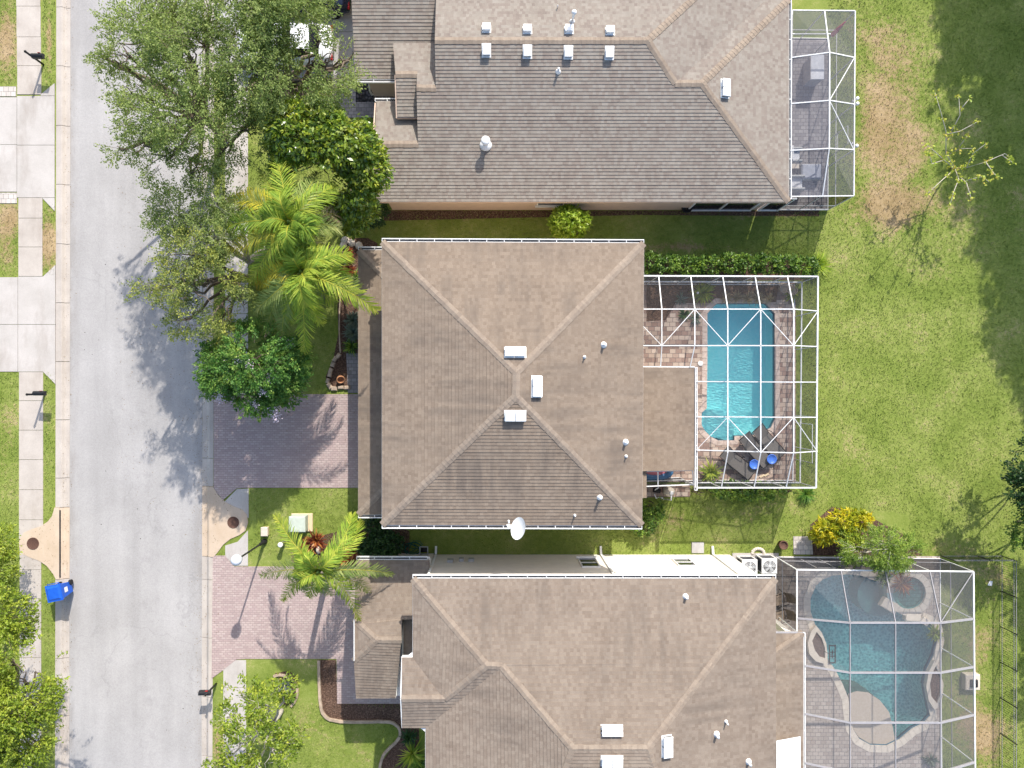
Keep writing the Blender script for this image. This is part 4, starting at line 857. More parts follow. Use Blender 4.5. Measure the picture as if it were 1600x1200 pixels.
# --- middle house
h1, h2 = 2.6, 3.35
mem, pan = [], []
def B(n, a, b, w=.09, h=.09, mt=None): mem.append((n, a, b, w*.58, h*.55, mt))
def PN(n, pts, mt): pan.append((n, pts, mt))
NW, NE, SE = W(1000, 431, h1), W(1278, 432, h1), W(1275, 762, h1); SWc = W(1087, 758, h1)
B('eave_beam', NW, NE, .11, .11); B('eave_beam', NE, SE, .11, .11); B('eave_beam', SE, G(W(1085, 762, h1), h1), .11, .11)
ux = [1034, 1085.5, 1137, 1188.5, 1240]; uy = [483, 540, 597, 652, 707.5]; nx = [1029, 1079, 1129, 1179.5, 1230]
nxs = [W(x, 431, h1) for x in nx]; sxs = [W(x, 762, h1) for x in [0, 0, 1127, 1178, 1228]]
ey = [W(1278-.3*i, y, h1) for i, y in enumerate((486, 541.5, 597, 652, 705))]
U = {(i, j): W(ux[i], uy[j], h2) for i in range(5) for j in range(5)}
for i in range(5): B('rafter', nxs[i], U[i, 0], .07, .1)
lz = 3.0
for i in range(1, 5): B('rafter', U[i, 0], U[i, 1], .08, .1)
B('rafter', U[0, 0], U[0, 1], .07, .1); B('rafter', U[0, 1], W(1032, 574, lz), .07, .1); B('rafter', U[1, 1], W(1078, 574, lz), .07, .1)
for i in range(2, 5):
    for j in range(1, 4): B('rafter', U[i, j], U[i, j+1], .08, .1)
    B('rafter', U[i, 4], sxs[i], .07, .1)
WL = [W(1004, 483, h2), W(1004, 540, h2)]; wl = [None, None, W(1088, 596, lz), W(1088, 651, lz), W(1088, 703, lz)]
for j in (0, 1): B('purlin', WL[j], U[4, j], .08, .1); B('purlin', U[4, j], ey[j], .07, .1)
for j in (2, 3, 4): B('purlin', wl[j], U[4, j], .08, .1); B('purlin', U[4, j], ey[j], .07, .1)
for a, b in (((1, 0), (0, 1)), ((1, 0), (2, 1)), ((3, 0), (2, 1)), ((3, 0), (4, 1)), ((3, 4), (2, 3)), ((3, 4), (4, 3))): B('brace', U[a], U[b], .05, .05)
B('brace', U[4, 1], ey[0], .05, .05); B('brace', U[4, 3], ey[4], .05, .05); B('brace', wl[4], U[2, 3], .04, .04); B('brace', WL[0]+Vector((0, -.7, -.1)), U[0, 1], .05, .05)
B('post', G(W(1087, 574, lz), lz), G(W(1086, 762, lz), lz), .07, .1)
def post(p, w=.06): B('post', G(p, 0), G(p, p.z-.05), w, w)
for p in nxs+[NE, SE]+ey+[s for s in sxs[2:]]+[W(1087, 760, h1)]: post(p, .06)
rl = .9
B('chair_rail', G(NW, rl), G(NE, rl), .11, .1); B('chair_rail', G(NE, rl), G(SE, rl), .09, .1); B('chair_rail', G(SE, rl), G(W(1086, 762, h1), rl), .09, .1)
B('sole_plate', G(NW, .06), G(NE, .06), .06, .08); B('sole_plate', G(NE, .06), G(SE, .06), .06, .08); B('sole_plate', G(SE, .06), G(W(1086, 762, h1), .06), .06, .08)
sm = 'screen_mesh'
cs = [NW]+nxs+[NE]; top = [WL[0]]+[U[i, 0] for i in range(5)]
for i in range(5): PN('screen_panel', [cs[i], cs[i+1], top[i+1], top[i]], sm)
PN('screen_panel', [nxs[4], NE, ey[0], U[4, 0]], sm)
for i in range(5):
    a = [WL[0], WL[1]] if i == 0 else [U[i-1, 0], U[i-1, 1]]; PN('screen_panel', [a[0], U[i, 0], U[i, 1], a[1]], sm)
PN('screen_panel', [WL[1], U[0, 1], W(1032, 574, lz), W(1006, 574, lz)], sm); PN('screen_panel', [U[0, 1], U[1, 1], W(1078, 574, lz), W(1032, 574, lz)], sm)
PN('screen_panel', [U[1, 1], U[2, 1], U[2, 2], wl[2], W(1087, 574, lz), W(1078, 574, lz)], sm)
for j in (2, 3): PN('screen_panel', [wl[j], U[2, j], U[2, j+1], wl[j+1]], sm)
for i in (2, 3):
    for j in (1, 2, 3): PN('screen_panel', [U[i, j], U[i+1, j], U[i+1, j+1], U[i, j+1]], sm)
for j in range(4): PN('screen_panel', [U[4, j], ey[j], ey[j+1], U[4, j+1]], sm)
PN('screen_panel', [U[4, 4], ey[4], SE, sxs[4]], sm)
ss = [W(1087, 762, h1)]+sxs[2:]; tt = [wl[4]]+[U[i, 4] for i in (2, 3, 4)]
for i in range(3): PN('screen_panel', [ss[i], ss[i+1], tt[i+1], tt[i]], sm)
ws = 'wall_screen'
for L_ in (cs, [NE]+ey+[SE], [SE]+sxs[:1:-1]+[W(1087, 762, h1)]):
    for a, b in zip(L_[:-1], L_[1:]): PN('wall_panel', [G(a, .1), G(b, .1), G(b, h1), G(a, h1)], ws)
# door frame in the east wall and the small side bay
B('door_frame', G(ey[3], .1)+Vector((.0, -.35, 0)), G(ey[3], 2.1)+Vector((.0, -.35, 0)), .05, .05); B('door_frame', G(ey[3], 2.1)+Vector((0, -.35, 0)), G(ey[4], 2.1)+Vector((0, -.6, 0)), .05, .05); B('door_frame', G(ey[4], .1)+Vector((0, -.6, 0)), G(ey[4], 2.1)+Vector((0, -.6, 0)), .05, .05)
a1, a2, a3, a4 = W(1008, 737, 2.9), W(1082, 735, 2.9), W(1084, 757, 2.6), W(1008, 760, 2.6)
B('purlin', a1, a2, .06, .08); B('eave_beam', a3, a4, .08, .09); B('rafter', W(1028, 736, 2.9), W(1028, 759, 2.6), .07, .08); B('rafter', a2, a3, .07, .08); PN('screen_panel', [a4, a3, a2, a1], sm)
B('sole_plate', G(a3, .06), G(a4, .06), .06, .08); B('chair_rail', G(a3, rl), G(a4, rl), .05, .08); post(W(1084, 757, 2.6)); PN('wall_panel', [G(a4, .1), G(a3, .1), a3, a4], ws)
cage('screen_enclosure', 'white framed screen cage over the rectangular pool behind the middle house', (12.5, 0, 0), mem, pan, 'cage_white')
# --- lower house
mem, pan = [], []; h1, h2 = 2.5, 3.3
NW, NE, SE = W(1245, 890, h1), W(1521, 893, h1), W(1524, 1260, h1)
nxs = [W(x, 892, h1) for x in (1314, 1383.5, 1452.5)]; ux = (1328, 1399, 1469.5); uy = (973, 1051, 1129, 1207)
ey = [W(1521+.4*i, y, h1) for i, y in enumerate((967, 1042, 1117, 1191))]; wy = [W(1246, 966, h1), W(1258, 1040, 2.95), W(1258, 1115, 2.95), W(1258, 1192, 2.95)]
U = {(i, j): W(ux[i], uy[j], h2) for i in range(3) for j in range(4)}
B('eave_beam', NW, NE, .10, .10, 'white_metal'); B('eave_beam', NE, SE, .10, .10, 'white_metal'); B('eave_beam', NW, W(1245, 987, h1), .08, .10, 'white_metal')
for i in range(3):
    B('rafter', nxs[i], U[i, 0], .06, .13)
    for j in range(3): B('rafter', U[i, j], U[i, j+1], .06, .13)
    B('rafter', U[i, 3], U[i, 3]+Vector((0, -2.4, 0)), .06, .13)
for j in range(4):
    B('purlin', wy[j], U[0, j], .13, .15); B('purlin', U[0, j], U[2, j], .14, .15); B('purlin', U[2, j], ey[j], .15, .15)
for p in nxs+[NW, NE]+ey+[W(1245, 987, h1)]: B('post', G(p, 0), G(p, p.z-.05), .07, .07, 'white_metal' if p is not nxs[0] else None)
for p, q in ((NW, NE), (NE, SE), (NW, W(1245, 987, h1))): B('chair_rail', G(p, .85), G(q, .85), .05, .07); B('sole_plate', G(p, .06), G(q, .06), .06, .07, 'white_metal')
B('brace', NE, U[2, 0], .05, .05)
sh_ = 'screen_hazy'; col0 = [NW]+nxs+[NE]; tp = [wy[0]]+[U[i, 0] for i in range(3)]+[ey[0]]
for i in range(4): PN('screen_panel', [col0[i], col0[i+1], tp[i+1], tp[i]], sh_)
for j in range(3):
    row = [wy[j]]+[U[i, j] for i in range(3)]+[ey[j]]; r2 = [wy[j+1]]+[U[i, j+1] for i in range(3)]+[ey[j+1]]
    for i in range(4): PN('screen_panel', [row[i], row[i+1], r2[i+1], r2[i]], sh_)
row = [wy[3]]+[U[i, 3] for i in range(3)]+[ey[3]]
for i in range(4): d = Vector((0, -2.4, 0)); PN('screen_panel', [row[i], row[i+1], row[i+1]+d, row[i]+d], sh_)
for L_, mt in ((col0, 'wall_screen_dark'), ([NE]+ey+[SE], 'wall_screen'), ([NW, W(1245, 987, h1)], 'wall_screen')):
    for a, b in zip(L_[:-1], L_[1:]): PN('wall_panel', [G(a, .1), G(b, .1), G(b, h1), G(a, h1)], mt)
B('door_frame', G(nxs[0], 2.05)+Vector((-.9, 0.01, 0)), G(nxs[0], 2.05)+Vector((.0, 0.01, 0)), .05, .06); B('door_frame', G(nxs[0], .1)+Vector((-.9, .01, 0)), G(nxs[0], 2.05)+Vector((-.9, .01, 0)), .05, .06); B('door_frame', G(nxs[0], 1.0)+Vector((-.9, .01, 0)), G(nxs[0], 1.0)+Vector((0, .01, 0)), .05, .06)
cage('screen_enclosure', 'grey framed hazy screen cage over the curved pool behind the lower house', (17, -12, 0), mem, pan, 'bronze_frame')
# --- top house
mem, pan = [], []; h1, h2 = 2.6, 3.3
NW, NE, SE, SW_ = W(1238, 16, h1), W(1336, 17, h1), W(1334, 306, h1), W(1234, 307, h1)
rid = [W(1288, 17, h1), W(1296, 82, h2), W(1296, 157, h2), W(1295.5, 232, h2), W(1285, 306, h1)]; wy = [None, W(1237, 90, 2.9), W(1236, 162, 2.9), W(1235, 235, 2.9)]; ey = [NE, W(1335, 90, h1), W(1335, 163, h1), W(1334, 234, h1), SE]
B('eave_beam', NW, NE, .08, .1); B('eave_beam', NE, SE, .08, .1); B('eave_beam', SE, SW_, .08, .1); B('eave_beam', NW, SW_, .07, .1)
for a, b in zip(rid[:-1], rid[1:]): B('ridge_beam', a, b, .08, .12)
for j in (1, 2, 3): B('rafter', wy[j], rid[j], .08, .1); B('rafter', rid[j], ey[j], .08, .1)
B('brace', ey[1], rid[2], .055, .055); B('brace', rid[2], ey[3], .055, .055); B('rafter', W(1238, 53, 2.75), W(1298, 53, 2.95), .06, .08)
for p in ey+[rid[0], rid[4]]: B('post', G(p, 0), G(p, p.z-.05), .07, .07)
e2 = G(SE, 0); w2 = G(W(1200, 325, 0), 0)
for p, q in ((NW, NE), (NE, SE)): B('chair_rail', G(p, .85), G(q, .85), .05, .07); B('sole_plate', G(p, .06), G(q, .06), .06, .07)
B('sole_plate', G(SE, .12), Vector((12.9, SE.y, .12)), .10, .24); B('chair_rail', G(SE, .85), Vector((12.9, SE.y, .85)), .05, .07)
dr = G(ey[2], 0); 
for dy in (-.75, -1.6): B('door_frame', dr+Vector((0, dy, .1)), dr+Vector((0, dy, 2.0)), .05, .05)
for z in (2.0, 1.0): B('door_frame', dr+Vector((0, -.75, z)), dr+Vector((0, -1.6, z)), .05, .05)
sd_ = 'screen_dusty'; wl_ = [NW]+wy[1:]+[SW_]
for j in range(4): PN('screen_panel', [wl_[j], rid[j], rid[j+1], wl_[j+1]], sd_); PN('screen_panel', [rid[j], ey[j], ey[j+1], rid[j+1]], sd_); PN('wall_panel', [G(ey[j], .1), G(ey[j+1], .1), ey[j+1], ey[j]], 'wall_screen')
PN('wall_panel', [G(SE, .2), G(SW_, .2), SW_, SE], 'wall_screen'); PN('wall_panel', [G(NE, .2), G(NW, .2), NW, NE], 'wall_screen')
cage('screen_enclosure', 'white framed narrow screen cage attached to the back of the top house', (14.5, 13, 0), mem, pan, 'cage_white')
# camera-like white lights on the outside of that cage
for i, (px, py, L_) in enumerate(((1341, 158, 'white flood light on the east wall of the top screen cage, the upper one'), (1340, 224, 'smaller white flood light on the east wall of the top screen cage, the lower one'))):
    p = W(px-6, py, 2.3-.3*i); t = thing('flood_light', L_, 'flood light', p, 'flood lights on the top screen cage'); m = MB(); m.box(p.x-.12, p.y-.05, p.z-.06, p.x+.02, p.y+.05, p.z+.06, bev=.01); m.build('base', M['white_metal'], t)
    for s_ in (-1, 1):
        if i and s_ > 0: continue
        m = MB(); m.lathe(p+Vector((.13, s_*.12, -.02)), [(.03, -.07), (.075, -.04), (.085, .06), (.05, .1)], 14); m.build('lamp_head', M['white_metal'], t)

# ================================================================== VEGETATION
def unit(n): v = RNG.normal(size=(n, 3)); return v/np.linalg.norm(v, axis=1)[:, None]
def leaf_quads(c, size, up=0.8, aspect=0.5, cup=0.12, dirs=None, fl=0.6):
    n = len(c); nr = unit(n)*(1-up)+np.array([0, 0, up]); nr /= np.linalg.norm(nr, axis=1)[:, None]
    a = unit(n) if dirs is None else dirs+unit(n)*fl
    a -= nr*(a*nr).sum(1)[:, None]; a /= np.linalg.norm(a, axis=1)[:, None]+1e-9; b = np.cross(nr, a)
    L = size*RNG.uniform(.6, 1.3, n); w = L*aspect
    base = c-a*(L/2)[:, None]; tip = c+a*(L/2)[:, None]-nr*(L*cup)[:, None]; l = c+b*(w/2)[:, None]+nr*(L*cup*.6)[:, None]; r = c-b*(w/2)[:, None]+nr*(L*cup*.6)[:, None]
    return np.stack([base, r, tip, l], 1).reshape(-1, 3)
def sprays(blobs, dens, tw, per, spread, fill=(0.45, 1.0), seed=0, droop=0.15, gap=-.13):
    "tips of twigs all through the crown, with leaves strung along each"
    C, D, Rn, segs = [], [], [], []
    for bx, by, bz, rx, ry, rz in blobs:
        n = max(4, int(dens*(rx*ry*4))); d = unit(n); d[:, 2] = np.abs(d[:, 2])*np.where(RNG.random(n) < .8, 1, -.5)
        rad = RNG.uniform(fill[0], fill[1], n)**0.7; c = np.array([bx, by, bz])+d*rad[:, None]*np.array([rx, ry, rz])
        ns = np.array([noise.noise(Vector(q*0.75+seed)) for q in c]); keep = ns > gap; c, d = c[keep], d[keep]; n = len(c)
        o = d*np.array([1, 1, .5])+unit(n)*.55; o[:, 2] -= droop; o /= np.linalg.norm(o, axis=1)[:, None]
        L = tw*RNG.uniform(.5, 1.4, n); tone = RNG.random(n)
        for k in range(per):
            t = RNG.random(n); C.append(c+o*(L*t)[:, None]+RNG.normal(size=(n, 3))*spread*(1.1-t*.7)[:, None]); D.append(o); Rn.append(np.clip(tone*.55+RNG.random(n)*.45, 0, 1))
        segs += [(c[i]-o[i]*L[i]*.6, c[i]+o[i]*L[i]*.9) for i in range(0, n, 3)]
    return np.concatenate(C), np.concatenate(D), np.concatenate(Rn), segs
def wig(a, b, n=5, amp=0.12):
    a, b = Vector(a), Vector(b); L = (b-a).length
    return [a.lerp(b, i/n)+Vector((random.gauss(0, 1), random.gauss(0, 1), random.gauss(0, .5)))*(amp*L*.3 if 0 < i < n else 0) for i in range(n+1)]
def tree(name, label, cat, base, blobs, mat, dens=26, tw=.5, per=16, spread=.10, leaf=.10, aspect=.5, up=.55, trunk=.16, bark='bark', group=None, fill=(.45, 1), seed=0, limbs=True, droop=.15, fork=None, gap=-.13):
    "blobs are (photo x, photo y, height, rx, ry, rz)"
    bl = [(*(W(b[0], b[1], b[2])), b[3], b[4], b[5]) for b in blobs]; bz = WG(*base)
    t = thing(name, label, cat, bz, group); C, D, Rn, segs = sprays(bl, dens, tw, per, spread, fill, seed, droop, gap)
    k = C[:, 2] > 0.08; C, D, Rn = C[k], D[k], Rn[k]
    v = leaf_quads(C, leaf, up, aspect, dirs=D); np_mesh('crown', v, 4, M[mat], t, {'rnd': np.repeat(Rn, 4)})
    if limbs:
        m = MB(); fk = Vector(fork) if fork else bz+Vector((0, 0, min(b[2] for b in bl)*.42)); m.tube(wig(bz-Vector((0, 0, .1)), fk, 4, .05), [trunk*1.15, trunk, trunk*.92, trunk*.88, trunk*.85], 10)
        for b in bl:
            e = Vector(b[:3]); m.tube(wig(fk, e, 5, .07), [trunk*.62*(1-i*.14) for i in range(6)], 7)
            for q in range(5): d = Vector(unit(1)[0]); d.z = abs(d.z)*.6; m.tube(wig(e-(e-fk)*random.uniform(0, .3), e+Vector((d.x*b[3], d.y*b[4], d.z*b[5]))*.8, 4, .2), [trunk*.24, trunk*.18, trunk*.12, trunk*.08, trunk*.03], 5)
        for a, b in segs[:1400]: m.tube([a, b], [.011, .004], 3, cap=False)
        m.build('trunk', M[bark], t)
    return t
tree('oak_tree', 'large airy oak reaching over the road at top left, leftmost crown', 'tree', (352, 215), [(215, 55, 7.6, 1.3, 1.1, .9), (262, 42, 8.2, 1.6, 1.5, 1.0), (175, 95, 6.6, .8, .45, .35), (200, 85, 7.0, .9, .7, .5), (255, 110, 8.0, 1.7, 1.5, 1.1), (300, 90, 8.5, 1.6, 1.6, 1.2), (240, 178, 7.4, 1.5, 1.0, .8), (205, 145, 6.8, .8, .5, .4), (300, 185, 8.0, 1.8, 1.7, 1.2), (190, 235, 6.0, .55, .28, .25), (225, 228, 6.6, .9, .6, .5), (262, 250, 6.8, 1.3, 1.1, .7), (300, 275, 6.6, 1.3, .9, .7), (265, 0, 7.8, 1.2, 1.0, .8), (330, 20, 8.2, 1.5, 1.3, .9), (160, 88, 6.2, .35, .2, .2)],
     'leaf_oak', gap=-.03, dens=25, per=32, leaf=.095, spread=.11, tw=.6, trunk=.22, group='oaks along the road', seed=3)
tree('oak_tree', 'dense green oak whose crown reaches the roof of the top house', 'tree', (470, 165), [(380, 30, 8.2, 2.0, 1.6, 1.2), (450, 30, 8.2, 1.8, 1.6, 1.2), (400, 105, 8.0, 2.0, 1.7, 1.1), (470, 125, 7.4, 1.8, 1.5, 1.0), (520, 112, 6.8, .8, 1.4, .8), (505, 168, 6.0, .8, .7, .6), (360, 150, 7.2, 1.7, 1.5, .9), (430, 180, 6.6, 1.8, 1.2, .8), (500, 175, 6.2, 1.0, .8, .7), (370, 215, 6.2, 1.6, 1.2, .8), (440, -20, 8.6, 1.8, 1.2, 1), (500, 62, 7.0, .8, .7, .6), (495, 90, 7.2, 1.0, .8, .6), (340, 245, 5.9, 1.0, .8, .6), (545, 95, 7, .5, .8, .6)],
     'leaf_oak', gap=-.05, dens=30, per=32, leaf=.095, spread=.11, tw=.6, trunk=.24, group='oaks along the road', seed=9)
tree('oak_tree', 'dark leaved oak by the sidewalk left of the tall palms', 'tree', (412, 388), [(285, 330, 6.2, 1.3, .9, .8), (335, 315, 6.4, 1.3, 1.0, .8), (330, 370, 6.2, 1.2, 1.0, .8), (265, 350, 5.8, .8, .6, .5), (370, 330, 5.4, .6, .6, .5)],
     'leaf_oak', dens=34, per=28, leaf=.09, tw=.5, trunk=.17, group='oaks along the road', seed=14, bark='pale_bark', fork=W(388, 408, 3.4))
tree('oak_tree', 'yellow tipped oak overhanging the kerb in the middle of the road shadow', 'tree', (398, 440), [(300, 398, 6.4, 1.3, .9, .8), (255, 448, 5.8, 1.1, .55, .5), (300, 455, 6.4, 1.5, 1.0, .9), (345, 432, 6.0, 1.3, 1.1, .9), (295, 500, 5.5, .8, .75, .6), (345, 478, 5.9, 1.2, 1.0, .8), (233, 455, 5.4, .55, .3, .3), (375, 470, 5.4, .9, .9, .7), (350, 512, 5.0, .7, .6, .5)],
     'leaf_oak_yellow', dens=32, per=28, leaf=.09, tw=.5, trunk=.17, group='oaks along the road', seed=21)
tree('magnolia_tree', 'glossy dark green magnolia between the oaks and the top house roof', 'tree', (560, 285), [(480, 205, 6.9, 1.6, 1.1, 1.0), (528, 226, 6.6, 1.5, 1.15, 1.0), (576, 262, 5.8, .8, 1.0, .9), (465, 250, 6.2, .9, 1.0, .9), (500, 260, 5.8, 1.5, 1.2, 1.2), (545, 300, 5.2, 1.2, 1.2, 1.0), (548, 335, 4.4, .9, .7, .8), (450, 225, 5.2, .8, .8, .8), (490, 190, 5.4, 1.0, .5, .6)],
     'leaf_magnolia', dens=60, per=13, leaf=.20, aspect=.45, up=.5, tw=.3, spread=.13, trunk=.16, seed=31, fill=(.6, 1))
tree('crepe_myrtle', 'round bushy crepe myrtle with pale pink flowers beside the brick driveway', 'tree', (422, 575), [(400, 560, 5.0, 1.7, 1.4, 1.1), (360, 585, 4.6, 1.3, 1.1, .9), (350, 540, 4.5, .9, .8, .7), (385, 625, 4.2, 1.3, .7, .7), (440, 575, 4.2, 1.1, 1.1, .9), (395, 610, 3.9, 1.3, .75, .8), (345, 560, 4.0, .75, .7, .6), (425, 530, 4.4, 1.0, .8, .8), (375, 530, 4.3, .8, .7, .7), (338, 600, 3.6, .6, .5, .5), (440, 610, 3.6, .7, .6, .5), (462, 555, 3.8, .5, .7, .5)],
     'leaf_myrtle', dens=70, per=30, leaf=.105, tw=.42, spread=.085, trunk=.12, seed=41, aspect=.5)
MYR = bpy.data.objects['crepe_myrtle']
for px, py, h in ((425, 640, 3.8), (430, 652, 3.5), (396, 633, 4.2), (418, 592, 4.9), (377, 563, 5.2), (387, 570, 5.2), (358, 563, 4.8), (450, 538, 4.7), (342, 622, 3.9), (360, 587, 4.9), (412, 612, 4.6)):
    p = np.array(W(px, py, h+.55)); c = p+RNG.normal(size=(70, 3))*np.array([.11, .11, .08]); np_mesh('flower_cluster', leaf_quads(c, .06, .6, .9), 4, M['flower_pale'], MYR, {'rnd': RNG.random(280)})
tree('street_tree', 'bright yellow-green bushy tree at the left edge beside the blue bin', 'tree', (18, 985), [(12, 960, 5.0, 1.1, .9, .8), (25, 985, 4.6, .8, .6, .6), (-25, 950, 5.2, 1.2, 1.2, .9)], 'leaf_bright', dens=44, per=18, leaf=.13, tw=.36, trunk=.13, group='trees at the left edge', seed=51, up=.45)
tree('street_tree', 'yellow-green shrub at the left edge nearest the drain with the brown lid', 'shrub', (-5, 860), [(3, 850, 2.4, .7, .9, .7), (8, 890, 2.2, .6, .7, .6), (-20, 870, 2.6, 1.0, 1.0, .8), (5, 925, 2.3, .5, .5, .5)], 'leaf_bright', dens=44, per=16, leaf=.11, tw=.28, trunk=.06, group='trees at the left edge', seed=56)
tree('street_tree', 'large yellow-green tree covering the sidewalk in the bottom left corner', 'tree', (60, 1110), [(20, 1030, 6.0, 1.4, 1.0, 1.0), (55, 1050, 5.8, 1.0, .9, .9), (45, 1095, 6.2, 1.3, 1.1, 1.1), (70, 1085, 5.4, .6, .7, .5), (10, 1110, 6.4, 1.4, 1.4, 1.2), (40, 1150, 6.0, 1.3, 1.1, 1.0), (10, 1190, 5.8, 1.6, 1.1, 1.0), (60, 1180, 5.0, .6, .7, .6), (-30, 1080, 6.4, 1.4, 1.8, 1.2)],
     'leaf_bright', dens=36, per=20, leaf=.12, tw=.42, trunk=.17, group='trees at the left edge', seed=61, up=.45)
tree('street_tree', 'fresh green leafy tree over the sidewalk at the bottom, right of the road', 'tree', (440, 1110), [(375, 1085, 3.8, .8, .7, .6), (415, 1100, 4.0, 1.0, .9, .8), (445, 1070, 3.5, .5, .6, .5), (400, 1140, 4.2, 1.2, 1.0, .9), (370, 1165, 3.8, .9, .9, .7), (425, 1175, 4.0, 1.2, .9, .9), (355, 1120, 3.3, .4, .7, .4), (400, 1210, 4, 1.4, .8, .8), (340, 1195, 3.6, .5, .5, .4), (455, 1150, 3.4, .5, .7, .5)],
     'leaf_bright', dens=26, per=15, leaf=.14, tw=.36, spread=.1, trunk=.11, bark='pale_bark', seed=71)
tree('feathery_tree', 'soft feathery green tree leaning over the dark wall of the lower pool cage', 'tree', (1355, 850), [(1345, 855, 2.4, .85, .7, .7), (1375, 852, 2.7, 1.0, .8, .8), (1412, 860, 2.5, .7, .7, .6), (1340, 868, 2.2, .6, .35, .4), (1385, 872, 2.7, .9, .4, .5)],
     'leaf_feather', dens=80, per=34, leaf=.09, aspect=.35, tw=.4, spread=.07, trunk=.09, bark='pale_bark', seed=81)
tree('garden_shrub', 'dark bushy shrub cut by the right edge of the photo, upper one', 'shrub', (1596, 725), [(1600, 735, 3.0, .75, .8, .9), (1620, 760, 3.2, 1.2, 1.1, 1.0), (1612, 700, 2.8, .7, .6, .7)], 'leaf_dark', dens=44, per=18, leaf=.13, tw=.35, trunk=.08, group='shrubs at the right edge', seed=91)
tree('garden_shrub', 'lighter bushy shrub cut by the right edge of the photo, lower one', 'shrub', (1590, 815), [(1596, 830, 2.2, .7, .6, .6), (1625, 825, 2.6, 1.1, 1.0, .8), (1605, 790, 2.7, .7, .6, .7)], 'leaf_hedge', dens=44, per=18, leaf=.13, tw=.35, trunk=.07, group='shrubs at the right edge', seed=95)
# tall trees east of the lawn whose shade falls across it
for i, bl in enumerate(([(28.6, 31.5, 9, 3.6, 3.6, 2.4), (32, 29, 9.5, 4.2, 4, 2.6), (28.2, 26.5, 8.5, 3.2, 3.4, 2.2)], [(28.8, 22.3, 9.0, 3.3, 3.2, 2.2), (32.0, 20, 10, 4.2, 4, 2.5), (29.6, 19.3, 9, 2.4, 2.6, 2)], [(30.6, 16, 9.5, 2.8, 2.6, 2.0), (32.6, 12.5, 9.5, 3.2, 3, 2.2), (29.5, 13.0, 8.5, 1.7, 1.6, 1.4)], [(29.6, -2.5, 6.5, 1.8, 1.8, 1.4), (30, -7, 6, 2, 2.8, 1.4)])):
    t = thing('shade_tree', ('tall leafy shade tree beyond the north east corner of the lawn', 'tall leafy shade tree beyond the upper right lawn', 'tall leafy shade tree beyond the middle of the right edge', 'lower leafy shade tree beyond the fence by the curved pool')[i], 'tree', (bl[1][0]+.5, bl[1][1], 0), 'shade trees east of the lawn')
    C, D, Rn, segs = sprays(bl, 24, .7, 14, .2, (.1, 1), 100+i); np_mesh('crown', leaf_quads(C, .30, .45, .6, dirs=D), 4, M['leaf_oak'], t, {'rnd': np.repeat(Rn, 4)})
    m = MB(); b0 = Vector((bl[1][0]+.5, bl[1][1], -.1)); fk = b0+Vector((0, 0, 3.5)); m.tube(wig(b0, fk, 3, .04), [.3, .27, .25, .24], 10)
    for b in bl: m.tube(wig(fk, b[:3], 4, .15), [.18, .15, .11, .08, .05], 7)
    m.build('trunk', M['bark'], t)

# ---- palms
Yl = 'leaf_palm_yellow'; Gr = 'leaf_palm_grey'
def frond(t, path, rad, mat, leafl, n=70, droop=.38, r0=.028):
    "path: points of the rachis; leaflets hang on both sides"
    P = [Vector(p) for p in path]
    def bez(u):
        a = [Vector(p) for p in P]
        while len(a) > 1: a = [a[i].lerp(a[i+1], u) for i in range(len(a)-1)]
        return a[0]
    vs = []; rn = []; pts = [bez(i/14) for i in range(15)]; tone = random.uniform(-.15, .15)
    side = (P[-1]-P[0]).cross(Vector((0, 0, 1))).normalized()
    for i in range(n):
        u = .10+.90*i/(n-1); p = bez(u); d = (bez(min(1, u+.02))-bez(u-.02)).normalized(); s0 = d.cross(Vector((0, 0, 1)))
        s0 = s0.normalized() if s0.length > .05 else side; upv = s0.cross(d).normalized()
        L = leafl*(math.sin(math.pi*min(1, .12+u*.83))**.55)*random.uniform(.8, 1.12)
        for sg in (-1, 1):
            a = random.uniform(.45, .85)+.5*u*u; o = (s0*sg*math.cos(a)+d*math.sin(a)+upv*random.uniform(-.12, .30)).normalized()
            w = d.cross(o).cross(o).normalized()*-1; w = d-o*d.dot(o); w = w.normalized()*.0165*random.uniform(.8, 1.4)
            q0 = p; q1 = p+o*L*.5; q2 = p+o*L*.85+Vector((0, 0, -L*droop*.45)); q3 = p+o*L*.95+Vector((0, 0, -L*droop*1.0))
            r = min(1, max(0, .45+tone+random.uniform(-.3, .35)+(.25 if u > .8 else 0)))
            for A, B, wa, wb in ((q0, q1, .6, 1), (q1, q2, 1, .7), (q2, q3, .7, .1)):
                vs += [A-w*wa, A+w*wa, B+w*wb, B-w*wb]; rn += [r]*4
    o = np_mesh('frond', np.array([tuple(v) for v in vs]), 4, M[mat], t, {'rnd': np.array(rn)})
    m = MB(); m.tube(pts, [r0*(1-i/15.5) for i in range(15)], 5); m.build('rachis', M['leaf_palm_yellow'], o)
    me = bpy.data.objects[o.children[0].name].data; at = me.attributes.new('rnd', 'FLOAT', 'POINT'); at.data.foreach_set('value', np.full(len(me.vertices), .35, dtype=np.float32))
